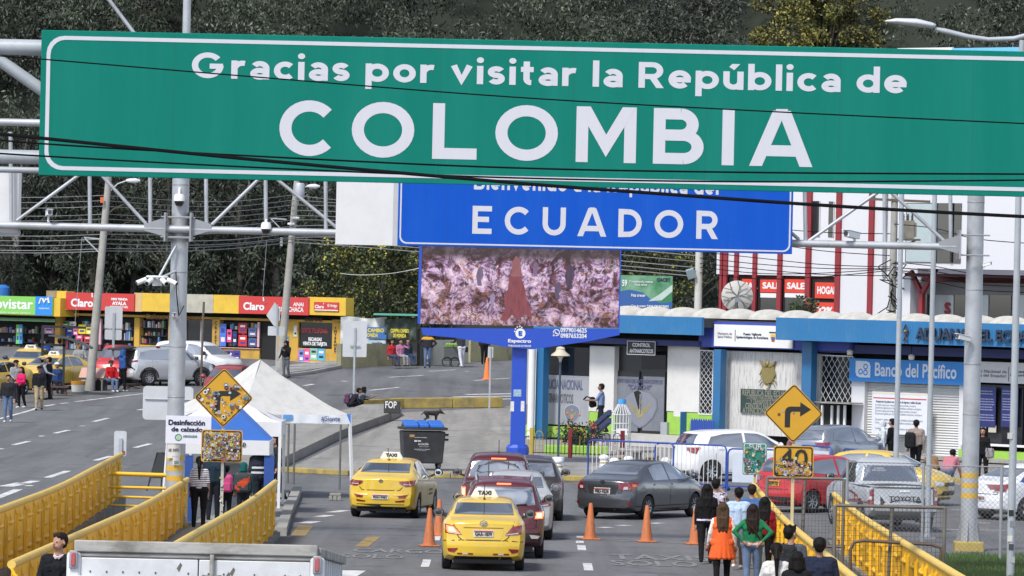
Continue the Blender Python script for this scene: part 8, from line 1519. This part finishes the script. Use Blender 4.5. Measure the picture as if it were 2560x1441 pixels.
def person(label, px, py, h, rz, top, legs, hair='black', style='short', female=0, sleeve=1, shoes='#1b1b1d', skin=None, stride=8, arms=(5, 8, 12, -5, 8, 12), sit=0, crouch=0, lean=0, turn=0, dz=0, skirt=None, hem=None, shorts=0, cap=None, mats=None, vox=.0135, group=None, bulk=0, pos=None, splay=0, vest=None, akimbo=0):
    b = pos or P(px, py, dz); t = T('person', label, 'person', b, R(rz), group); k = h / 1.75; sk = skin or SKIN; CM = mats or {}
    tm = CM.get('top') or cloth(top); lm = CM.get('legs') or cloth(legs); C = []; V = Vector; sn, cs = lambda a: math.sin(R(a)), lambda a: math.cos(R(a))
    L = lean; rot = lambda v: V((v[0], v[1] * cs(L) + (v[2] - .95) * sn(L), .95 + (v[2] - .95) * cs(L) - v[1] * sn(L)))
    add = lambda p, q, r0, r1, tg: C.append((V(p), V(q), r0, r1, tg))
    fw = 1 if female else 0; hipw = .085 + .012 * fw; shw = .185 - .03 * fw; br = bulk
    add((-hipw, 0, .96), (hipw, 0, .96), .112 + .012 * fw, .112 + .012 * fw, 'top' if skirt else 'legs'); add(rot((-.06, 0, 1.1)), rot((.06, 0, 1.1)), .1 + br, .1 + br, 'top')
    add(rot((-.085, .0, 1.3)), rot((.085, .0, 1.3)), .115 + br, .115 + br, 'top'); add(rot((-shw + .04, -.005, 1.42)), rot((shw - .04, -.005, 1.42)), .075 + br * .6, .075 + br * .6, 'top'); add(rot((0, 0, 1.02)), rot((0, 0, 1.3)), .125 + br, .13 + br, 'top')
    for s in (-1, 1): add(rot((s * (shw - .075), 0, 1.36)), rot((s * (.085 + .005 * fw), 0, 1.03)), .098 + br, .1 + br, 'top')
    hc = rot((0, .02, 1.655)); add(rot((0, -.005, 1.45)), rot((0, .01, 1.57)), .055, .052, 'skin')
    Mh = Matrix.Translation(hc) @ Matrix.Rotation(R(turn), 4, 'Z'); hp = lambda x, y, z: Mh @ V((x, y, z))
    add(hp(0, -.012, .022), hp(0, .024, -.055), .093, .062, 'skin'); add(hp(0, .094, -.01), hp(0, .1, -.032), .012, .016, 'skin')
    for s in (-1, 1): add(hp(s * .088, -.005, -.005), hp(s * .09, -.01, -.03), .014, .012, 'skin')
    if abs((rz + turn + 180) % 360 - 180) > 70:
        for s in (-1, 1): add(hp(s * .034, .078, .006), hp(s * .036, .079, .006), .009, .009, 'eye'); add(hp(s * .024, .084, .034), hp(s * .042, .079, .035), .004, .004, 'brow')
        add(hp(-.022, .076, -.066), hp(.022, .076, -.066), .012, .012, 'lip')
    zmin = 9
    for s in (-1, 1):
        a = stride * s; kn = 6 if a > 0 else 14
        if sit: a, kn = 86, 82
        if crouch: a, kn = 118, 148
        x = hipw * s; sp = splay * s; hip = V((x, 0, .93)); kd = V((sn(sp) * cs(a * .3), sn(a), -cs(a))).normalized(); knee = hip + kd * .44; a2 = a - kn; ank = knee + V((0, sn(a2), -cs(a2))) * .41
        add(hip, knee, .098 + .008 * fw, .07, 'legs'); add(knee, ank, .068 if not shorts else .058, .05 if not shorts else .04, 'skin' if shorts else 'legs'); zmin = min(zmin, ank.z)
        add(ank + V((0, -.03, -.035)), ank + V((0, .13, -.05)), .043, .036, 'shoe')
        if shorts: add(hip, hip.lerp(knee, .9), .1, .085, 'legs')
        sw, ab, el = arms[:3] if s < 0 else arms[3:6]; sh = rot((shw * s, -.005, 1.42)); ab_ = ab * s; sw += L * .6
        ud = V((sn(ab_) * 1.0, sn(sw) * cs(ab), -cs(sw) * cs(ab))).normalized(); elb = sh + ud * .285; e2 = sw + el; ab2 = (-42 if akimbo else ab - (38 if el > 60 else 8)) * s; fd = V((sn(ab2), sn(e2) * cs(ab2), -cs(e2) * cs(ab2))).normalized(); wr = elb + fd * .25
        add(sh, elb, .055 + br * .5, .045 + br * .4, 'vsl' if vest else 'top'); add(elb, wr, .044 + br * .3, .032 + br * .2, ('vsl' if vest else 'top') if sleeve else 'skin'); hd = wr + fd * .075
        add(wr, hd, .03, .034, 'skin'); sd = fd.cross(V((0, 0, 1))); sd = sd.normalized() if sd.length > .2 else V((0, 1, 0)); up = sd.cross(fd)
        for i, fl in enumerate((.07, .08, .075, .06)): o_ = sd * (.033 - .021 * i); m_ = hd + o_ * 1.05 + fd * .045; add(hd + o_ * .9, m_, .0115, .0105, 'skin'); add(m_, m_ + fd * (fl - .03) - up * .022 * s, .0105, .009, 'skin')
        add(wr + sd * .03 + fd * .02, wr + sd * .055 + fd * .075, .013, .01, 'skin')
    if skirt:
        for i in range(14): an = i * math.pi / 7; add((.055 * math.cos(an), .04 * math.sin(an), 1.12), (.2 * math.cos(an), .15 * math.sin(an), skirt), .1, .05, 'top')
    zf = zmin - .086; C = [((p - V((0, 0, zf))) * k, (q - V((0, 0, zf))) * k, r0 * k, r1 * k, tg) for p, q, r0, r1, tg in C]
    me, idx = remesh(C, vox * k); tags = ['top', 'legs', 'skin', 'shoe', 'hem', 'eye', 'lip', 'vsl', 'brow']; HR = HAIR[hair]
    for tg in tags: me.materials.append({'top': tm, 'legs': lm, 'skin': sk, 'shoe': cloth(shoes), 'hem': cloth(hem or '#d8d0dc'), 'eye': EYE, 'lip': LIP, 'vsl': cloth(vest or '#e8e4dc'), 'brow': HR}[tg])
    ti = [tags.index(C[i][4]) for i in idx]
    if hem: ti = [4 if q < 2 and .965 < p.center.z / k + zf < 1.005 and abs(p.center.x) < .24 * k and C[i][0].x * C[i][1].x <= 0 else q for q, p, i in zip(ti, me.polygons, idx)]
    me.polygons.foreach_set('material_index', ti); bo = link('body', me, t)
    # hair (and cap) sit on the head
    HC = []; ha = lambda p, q, r0, r1: HC.append(((hp(*p) - V((0, 0, zf))) * k, (hp(*q) - V((0, 0, zf))) * k, r0 * k, r1 * k, 0))
    ha((0, -.034, .045), (0, -.04, .03), .098, .094); ha((0, -.045, .0), (0, -.05, -.03), .082, .07); ha((-.03, .02, .085), (.03, .02, .085), .042, .042)
    if style == 'long':
        for s in (-1, 0, 1): ha((s * .055, -.04, .0), (s * .075, -.095 - .02 * (s == 0), -.36), .068, .05); ha((s * .05, -.1, -.2), (s * .06, -.125, -.46), .05, .025)
    elif style == 'bob':
        for s in (-1, 1): ha((s * .06, -.02, .0), (s * .085, -.03, -.13), .06, .045)
        ha((0, -.05, 0), (0, -.08, -.14), .08, .065)
    elif style in ('tail', 'braid'): ha((0, -.1, .02), (0, -.15, -.12), .045, .05); ha((0, -.15, -.12), (0, -.16, -.42), .045, .02)
    elif style == 'hood': ha((0, -.03, .03), (0, -.05, -.1), .115, .11); ha((-.06, -.03, -.16), (.06, -.03, -.16), .08, .08)
    elif style == 'tuft': [ha((x, y, .11), (x * 1.6, y * 1.2, .145), .03, .012) for x, y in ((-.05, .03), (.0, .06), (.05, .02), (0, -.03), (-.06, -.05), (.05, -.06))]
    m2, _ = remesh(HC, .011 * k, 1); m2.materials.append(tm if style == 'hood' else HR); link('hair' if style != 'hood' else 'hood', m2, t)
    if cap:
        mb = MB(); c_ = (hp(0, -.012, .045) - V((0, 0, zf))) * k; mb.lathe([(.113 * k * math.cos(R(a)), .1 * k * math.sin(R(a))) for a in range(0, 91, 15)], c_, 16); ang = R(turn)
        br_ = [(math.cos(a) * .085, .07 + math.sin(a) * .1) for a in np.arange(0, 3.2, .35)]; vs = [c_ + Matrix.Rotation(ang, 3, 'Z') @ V((x, y, z)) * k for z in (.0, .012) for x, y in br_]; n = len(br_); mb.add(vs, [tuple(reversed(range(n))), tuple(range(n, 2 * n))] + [(i, i + 1, n + i + 1, n + i) for i in range(n - 1)]); mb.build('cap', cloth(cap), t, 50)
    t.scale = (1.13, 1.13, 1); t['k'] = k; t['zf'] = zf; return t
def worn(t, name, label, cat, mat, size, off, lean=0, group=None):
    """a bag carried by a person: a thing of its own, at off (x, y, z) in the wearer's space"""
    k = t['k']; o = Matrix.Rotation(t.rotation_euler.z, 3, 'Z') @ Vector((off[0] * k, off[1] * k, (off[2] - t['zf']) * k)); q = T(name, label, cat, t.location + o, t.rotation_euler.z, group); sx, sy, sz = size; mb = MB()
    C = [((x, 0, z), (x, 0, z + .001), sy, sy, 0) for x in (-sx + sy, sx - sy) for z in (-sz + sy, 0, sz - sy)] + [((-sx + sy, 0, z), (sx - sy, 0, z), sy, sy, 0) for z in (-sz + sy, 0, sz - sy)] + [((x, 0, -sz + sy), (x, 0, sz - sy), sy, sy, 0) for x in (-sx + sy, 0, sx - sy)]
    m, _ = remesh(C, .02, 3); m.materials.append(mat); link('pack', m, q); mb = MB(); mb.box(-sx * .65, sx * .65, -sy - .025, -sy + .02, -sz * .8, sz * .05); mb.build('pocket', mat, q, None, .015)
    for s in (-1, 1): mb = MB(); mb.tube([(s * sx * .5, sy * .6, sz * .8), (s * sx * .55, sy + .09, sz * 1.0), (s * sx * .6, sy + .2, sz * .4)], .018, 6); mb.build('strap', mat, q)
    return q
def pat(name, stops, sc, kind='noise', axis='Z'):
    m, nt, b = nodes(name); co = coord(nt)
    if kind == 'wave': w = nt.nodes.new('ShaderNodeTexWave'); w.bands_direction = axis; w.inputs['Scale'].default_value = sc; w.inputs['Distortion'].default_value = .6; nt.links.new(co, w.inputs[0]); f = w.outputs['Fac']
    else: f = noise_(nt, sc, co, 2)
    nt.links.new(ramp(nt, f, stops, 'CONSTANT'), b.inputs['Base Color']); b.inputs['Roughness'].default_value = .85; return m
def yoke_mat():
    m, nt, b = nodes('black_yellow'); s = nt.nodes.new('ShaderNodeSeparateXYZ'); nt.links.new(coord(nt), s.inputs[0]); mp = nt.nodes.new('ShaderNodeMapRange'); mp.inputs['From Max'].default_value = 2; nt.links.new(s.outputs['Z'], mp.inputs['Value'])
    nt.links.new(ramp(nt, mp.outputs[0], [(0, '#1d1e26'), (.68, '#b98a1c')], 'CONSTANT'), b.inputs['Base Color']); b.inputs['Roughness'].default_value = .8; return m
STRIPE = pat('striped_jersey', [(0, '#23202a'), (.42, '#d6d0d6')], 7.5, 'wave'); FLORAL = pat('floral_shirt', [(0, '#2d2c3e'), (.46, '#bcb4c0'), (.56, '#8d86a0'), (.63, '#d9d4d6')], 16); DENIM = M('denim', (.09, .14, .24), .85, var=.3, sc=5, bump=.2)
DJ = {'legs': DENIM}
# walkers on the right
person('woman in black jacket and leather trousers with long black hair', 1764, 1410, 1.66, 0, '#141416', '#17171b', style='long', female=1, hem='#cfc4dc', stride=10, arms=(-6, 10, 8, 4, 10, 10), bulk=.012)
person('man in floral shirt raising his right hand beside the woman in black', 1786, 1398, 1.7, 8, '#888', '#26262c', mats={'top': FLORAL}, sleeve=0, arms=(0, 8, 10, 62, 22, 70), turn=-10)
person('woman in orange sleeveless tunic with cream sleeves and long brown hair', 1803, 1474, 1.62, 0, '#d9480f', '#121214', hair='brown', style='long', female=1, vest='#d9d3cc', skirt=.66, mats={'top': M('orange_tunic', (.72, .1, .012), .8, var=.1, sc=6, bump=.3)}, arms=(4, 14, 18, -6, 12, 20), stride=9)
person('man in light blue polo and grey shorts with white shoes', 1842, 1424, 1.68, 2, '#a9bdd8', '#7d8794', hair='black', sleeve=0, shorts=1, shoes='#d8d6d0', skin=SKIND, cap=None, turn=18, stride=14, arms=(8, 14, 40, -4, 12, 30))
person('man in blue denim shirt walking in front of the green sweater woman', 1876, 1414, 1.68, -4, '#43608c', '#1d2029', hair='dark', arms=(0, 8, 20, 0, 8, 20))
person('person with dark red jacket beside the yellow railing', 1908, 1446, 1.6, 0, '#7d1620', '#18161a', style='long', female=1, bulk=.01)
gw = person('woman in green sweater and jeans with hands on her hips', 1878, 1480, 1.62, 0, '#1e6b45', '#46597c', hair='dark', style='long', female=1, mats=DJ, hem='#d2a68e', arms=(-22, 40, 10, -22, 40, 10), stride=7, akimbo=1)
mb = MB(); q = Matrix.Diagonal((1, 1, 1)); mb.tube([(-.13, -.1, 1.36), (0, -.155, 1.2), (.13, -.1, 1.0)], .014, 6); mb.build('bag_strap', cloth('#3a2418'), gw, 50)
person('woman in white blouse with a long black braid at the bottom edge', 1936, 1630, 1.6, 0, '#c9c6c2', '#2a2b33', style='braid', female=1, arms=(10, 14, 40, 0, 12, 20), vox=.012)
p_ = person('young man with tufted black hair looking right', 1972, 1586, 1.7, -10, '#4a4d55', '#23252d', style='tuft', turn=-45, vox=.012)
worn(p_, 'backpack', 'dark grey backpack on the young man with tufted hair', 'backpack', cloth('#26282c'), (.16, .09, .23), (-.03, -.2, 1.25))
p_ = person('woman with black bob and black jacket at the bottom edge', 1987, 1664, 1.6, 5, '#15161a', '#1d1e24', style='bob', female=1, vox=.012, bulk=.02)
worn(p_, 'handbag', 'blue and white patterned bag carried by the woman with black bob', 'bag', FLORAL, (.14, .07, .14), (.26, .02, 1.12))
person('man in navy polo shirt with pale collar near the railing', 2043, 1640, 1.72, 0, '#20263a', '#23252e', hair='black', sleeve=0, hem=None, skin=SKIND, vox=.012, bulk=.015, arms=(2, 12, 14, 2, 12, 14))
# queue at the disinfection tents
person('woman in striped top with long ponytail in the tent queue', 496, 1322, 1.62, 0, '#999', '#141418', style='tail', female=1, mats={'top': STRIPE}, sleeve=0, stride=4, dz=.1)
p_ = person('man in dark teal jacket in the tent queue', 532, 1304, 1.7, -3, '#22333f', '#20242c', stride=3, dz=.1, bulk=.015)
worn(p_, 'handbag', 'small beige bag hanging beside the striped top woman', 'bag', cloth('#b8a894'), (.1, .06, .17), (-.24, -.1, 1.0))
p_ = person('child in dark clothes with short black hair in the tent queue', 564, 1304, 1.3, 0, '#1f1d26', '#191a20', stride=3, dz=.1)
worn(p_, 'backpack', 'bright pink backpack on the child in the tent queue', 'backpack', M('pink_pack', (.55, .06, .2), .6, var=.3), (.17, .1, .22), (0, -.2, 1.22))
p_ = person('child in green hood standing behind the yellow railing', 606, 1308, 1.4, 0, '#1f5a58', '#22262c', style='hood', stride=3, dz=.1)
worn(p_, 'backpack', 'grey and orange backpack on the green hooded child', 'backpack', pat('grey_orange', [(0, '#3a4044'), (.56, '#c2451e')], 3), (.2, .11, .24), (0, -.22, 1.2))
t = person('officer in dark uniform with reflective bands at the booth', 648, 1296, 1.76, 25, '#2a2d38', '#20222a', dz=.1, bulk=.03, stride=2)
mb = MB(); [mb.lathe([(.185, z), (.187, z + .035), (.185, z + .05)], (0, 0, 0), 20) for z in (1.08, 1.2)]; o = mb.build('reflective_band', M('reflector_grey', (.5, .52, .54), .3), t, 50); o.scale = (1.22, .88, 1)
person('dark haired person behind the white tent pole', 688, 1252, 1.66, 120, '#23262a', '#17181c', style='bob', dz=.1)
# man with a telephone by the truck
t = person('man in dark sweater looking at the left, holding a phone beside the truck', 138, 0, 1.68, 168, '#16181c', '#1c1d22', hair='dark', pos=Vector((-5.98, 75, g(75) + .12)), turn=-28, arms=(14, 10, 78, 14, 10, 78), vox=.0095, skin=M('skin_fair', (.38, .2, .13), .5), stride=2)
mb = MB(); mb.tube([(-.075, -.03, 0), (-.05, .075, -.03), (0, .095, -.05), (.05, .075, -.03), (.075, -.03, 0)], .022, 8); mb.bar((-.05, .08, -.03), (-.015, .105, -.075), .035, .012); mb.bar((.05, .08, -.03), (.015, .105, -.075), .035, .012); o = mb.build('collar', M('collar_pink', (.5, .42, .42), .8), t, 60); o.location = (0, -.005, 1.43); o.scale = (.82, .82, .8)
fwd = Matrix.Rotation(t.rotation_euler.z, 3, 'Z'); q = T('mobile_phone', 'dark mobile phone held by the man beside the truck', 'phone', t.location + fwd @ Vector((0, .38, 1.1)), t.rotation_euler.z); mb = MB(); mb.box(-.075, .075, -.04, .04, -.005, .005, Matrix.Rotation(R(25), 4, 'X')); mb.build('handset', BLK, q, bevel=.004)
# people along the left road
person('man in open dark jacket and jeans at the left edge of the road', 19, 1057, 1.74, 176, '#25252a', '#5a6f92', mats=DJ, shoes='#c9c7c2', bulk=.02, stride=6, vest=None)
person('woman in bright pink jacket looking down at left', 52, 1021, 1.62, 140, '#c4205a', '#131316', style='long', female=1, shoes='#dcdad6', arms=(10, 8, 70, 10, 8, 70), stride=3)
person('man in grey sweatshirt and black cap behind the pink jacket woman', 38, 1008, 1.72, 210, '#8d8c90', '#5a5a60', cap='#17171a', arms=(10, 8, 60, 10, 8, 60), stride=2)
p_ = person('man in black jacket and khaki trousers walking on the left road', 97, 1027, 1.74, 180, '#1a1b20', '#a39273', cap='#141416', stride=8, bulk=.015)
person('man in grey sleeves and navy vest left of the bus shelter', 106, 1000, 1.72, -70, '#30354a', '#6d6c6c', cap='#85807a', vest='#9a9aa0', arms=(20, 6, 50, 20, 6, 50), stride=2)
person('man in dark clothes facing the grey sleeved man', 121, 999, 1.72, 80, '#20212a', '#1b1b20', arms=(20, 6, 50, 20, 6, 50), stride=2, bulk=.01)
person('person in blue sitting on the shelter bench with a red bag', 141, 984, 1.66, 200, '#2b4474', '#23283a', sit=1, cap='#c9ced6')
person('man in grey jacket and jeans sitting with legs apart behind the leaning pole', 198, 935, 1.72, 180, '#8f9294', '#55719c', mats=DJ, sit=1, splay=16, dz=.35, arms=(20, 14, 60, 20, 14, 60), skin=SKIND)
person('person in bright blue top behind the parked taxis', 114, 946, 1.7, 60, '#2a5fb8', '#23252c', stride=2); person('person in pale grey shirt seen from behind at the shops', 147, 946, 1.72, 0, '#8b8e92', '#2b2d33', stride=2)
person('man in red jacket sitting on a crate beside the dog house', 276, 980, 1.7, 205, '#b01a20', '#55688a', mats=DJ, sit=1, cap='#2c2c34', shoes='#cfcfcf', arms=(25, 6, 40, 25, 6, 40))
person('man in blue vest and dark trousers standing before the red pickup', 306, 980, 1.76, -50, '#2e4f8a', '#17181d', vest='#16171b', style='hood', shoes='#c8c6c2', stride=5, arms=(10, 8, 40, 10, 8, 50)); person('man in navy jacket with a red cap beside the silver crossover', 392, 965, 1.7, -15, '#28344e', '#15161a', cap='#8a2420', stride=14, arms=(-10, 18, 60, -4, 10, 10))
person('person in pink shirt leaning into the open boot', 343, 956, 1.62, -55, '#c9a3c9', '#2a2c35', lean=55, arms=(60, 6, 20, 60, 6, 20))
person('person in black hooded jacket by the transformer pole', 714, 946, 1.66, 150, '#141416', '#5d6066', style='hood', arms=(20, 8, 110, 10, 8, 30), stride=3)
p_ = person('crouching person with a purple backpack by the thin sign post', 874, 1027, 1.66, -75, '#24242c', '#1a1b20', crouch=1, lean=30)
worn(p_, 'backpack', 'purple backpack on the crouching person', 'backpack', cloth('#5a3a55'), (.17, .1, .22), (0, -.12, 1.2)); person('crouching person in grey sweater looking at a phone', 892, 1026, 1.66, -60, '#6e737c', '#17181d', crouch=1, lean=25, style='bob', arms=(45, 6, 50, 45, 6, 50))
GS3 = 'people seated on the dark bench at the stall'
person('woman in red top seated left on the dark bench', 978, 916, 1.62, 215, '#a52a2c', '#3b4358', sit=1, female=1, style='long', dz=.1, group=GS3); person('person in pink shirt seated in the middle of the dark bench', 1000, 916, 1.64, 215, '#a8708c', '#8b8b90', sit=1, dz=.1, arms=(70, 20, 95, 10, 8, 30), group=GS3); person('person in dark blue seated right on the dark bench', 1018, 915, 1.66, 215, '#2c3444', '#3c4c6c', sit=1, dz=.1, group=GS3)
person('man in black jacket with yellow shoulders standing by the stall', 1068, 921, 1.74, 175, '#23242c', '#3d4f70', mats=dict(DJ, top=yoke_mat()), bulk=.02, arms=(-8, 36, 10, -8, 36, 10), akimbo=1)
person('vendor in dark shirt and white trousers at the green cart', 1153, 919, 1.72, 25, '#33353d', '#c6c4cc', lean=14, shoes='#c9c9c9', arms=(40, 8, 40, 35, 8, 40)); person('person in black trousers behind the far orange cone', 1210, 911, 1.72, 190, '#2b3038', '#17181c', stride=5)
a = CF.hit(1501, 1080, -1.4); p_ = person('man in grey blue shirt with bags before the white pillar', 0, 0, 1.72, 80, '#7485a8', '#23262d', pos=CF.w(a[0], -1.4, zf), sleeve=0, arms=(30, 6, 60, 0, 8, 30), skin=SKIND, hair='dark')
worn(p_, 'backpack', 'black bag carried in front by the man at the white pillar', 'bag', cloth('#18181a'), (.17, .12, .2), (0, .32, 1.1))
person('person in white hooded jacket near the bank shutter', 2204, 1182, 1.62, -80, '#bfc4c8', '#4a6a94', style='hood', mats=DJ, stride=2); person('person in black behind the white hooded jacket', 2228, 1180, 1.66, 60, '#141416', '#18191d', stride=2)
p_ = person('person in beige jacket below the large notice', 2288, 1188, 1.7, 0, '#8d7f78', '#16171b', stride=3, bulk=.02); worn(p_, 'backpack', 'black backpack hanging left of the beige jacket person', 'backpack', cloth('#1d1e22'), (.18, .12, .26), (-.2, -.16, 1.12))
person('person in pink shirt crouching by the yellow kerb', 2366, 1198, 1.68, -30, '#b0707a', '#3f5a8c', mats=DJ, crouch=1, lean=35, bulk=.02); person('person in tan jacket crouching behind the pink shirt person', 2338, 1196, 1.62, 30, '#8a6b4a', '#2a2a2c', crouch=1, lean=30)
p_ = person('woman in black with a grey bag by the lime green wall', 2455, 1206, 1.64, 165, '#141416', '#15161a', style='long', female=1, stride=3); worn(p_, 'handbag', 'grey bag carried by the woman in black at the lime wall', 'bag', cloth('#8a8488'), (.14, .08, .16), (-.26, .12, .95))
# dogs
def dog(label, pos, rz, coat, lie=0):
    t = T('dog', label, 'dog', pos, R(rz)); C = []; V = Vector; z = .16 if lie else .42
    add = lambda p, q, r0, r1, tg=0: C.append((V(p), V(q), r0, r1, tg))
    add((0, -.22, z), (0, 0, z - .01), .09, .085); add((0, 0, z - .01), (0, .2, z - .01), .09, .115); hz_ = z - (.02 if lie else .0); add((0, .24, z + .03), (0, .36, hz_ + .04), .075, .06); add((0, .36, hz_ + .04), (0, .42, hz_ + .03), .07, .06); add((0, .43, hz_ + .01), (0, .54, hz_ - .03), .042, .028, 1)
    for s in (-1, 1):
        add((s * .05, .36, hz_ + .1), (s * .065, .35, hz_ + .17), .025, .01)
        if lie: add((s * .09, .2, .08), (s * .1, .42, .035), .045, .03, 1); add((s * .09, -.2, .1), (s * .14, -.02, .05), .07, .04); add((s * .14, -.02, .05), (s * .15, -.2, .03), .035, .03, 1)
        else: add((s * .065, .2, z - .04), (s * .065, .19, .2), .05, .03); add((s * .065, .19, .2), (s * .065, .21, .03), .028, .022, 1); add((s * .06, -.2, z), (s * .065, -.14, .24), .07, .04); add((s * .065, -.14, .24), (s * .065, -.27, .17), .035, .024); add((s * .065, -.27, .17), (s * .065, -.23, .03), .022, .022, 1); add((s * .065, .21, .025), (s * .065, .25, .022), .022, .018, 1)
    add((0, -.28, z + .05), (0, -.42, z - .08 if not lie else .06), .028, .015); me, idx = remesh(C, .012, 2); me.materials.append(M('fur_black', (.02, .018, .016), .9, var=.5, sc=20)); me.materials.append(M(coat, (.14, .08, .04), .9, var=.4, sc=20)); me.polygons.foreach_set('material_index', [C[i][4] for i in idx]); link('body', me, t)
b = P(1078, 1060); dog('black and tan dog standing behind the wheeled bin', b, -70, 'fur_tan'); dog('dark brown dog lying asleep by the silver crossover', P(324, 972), -80, 'fur_brown', 1)
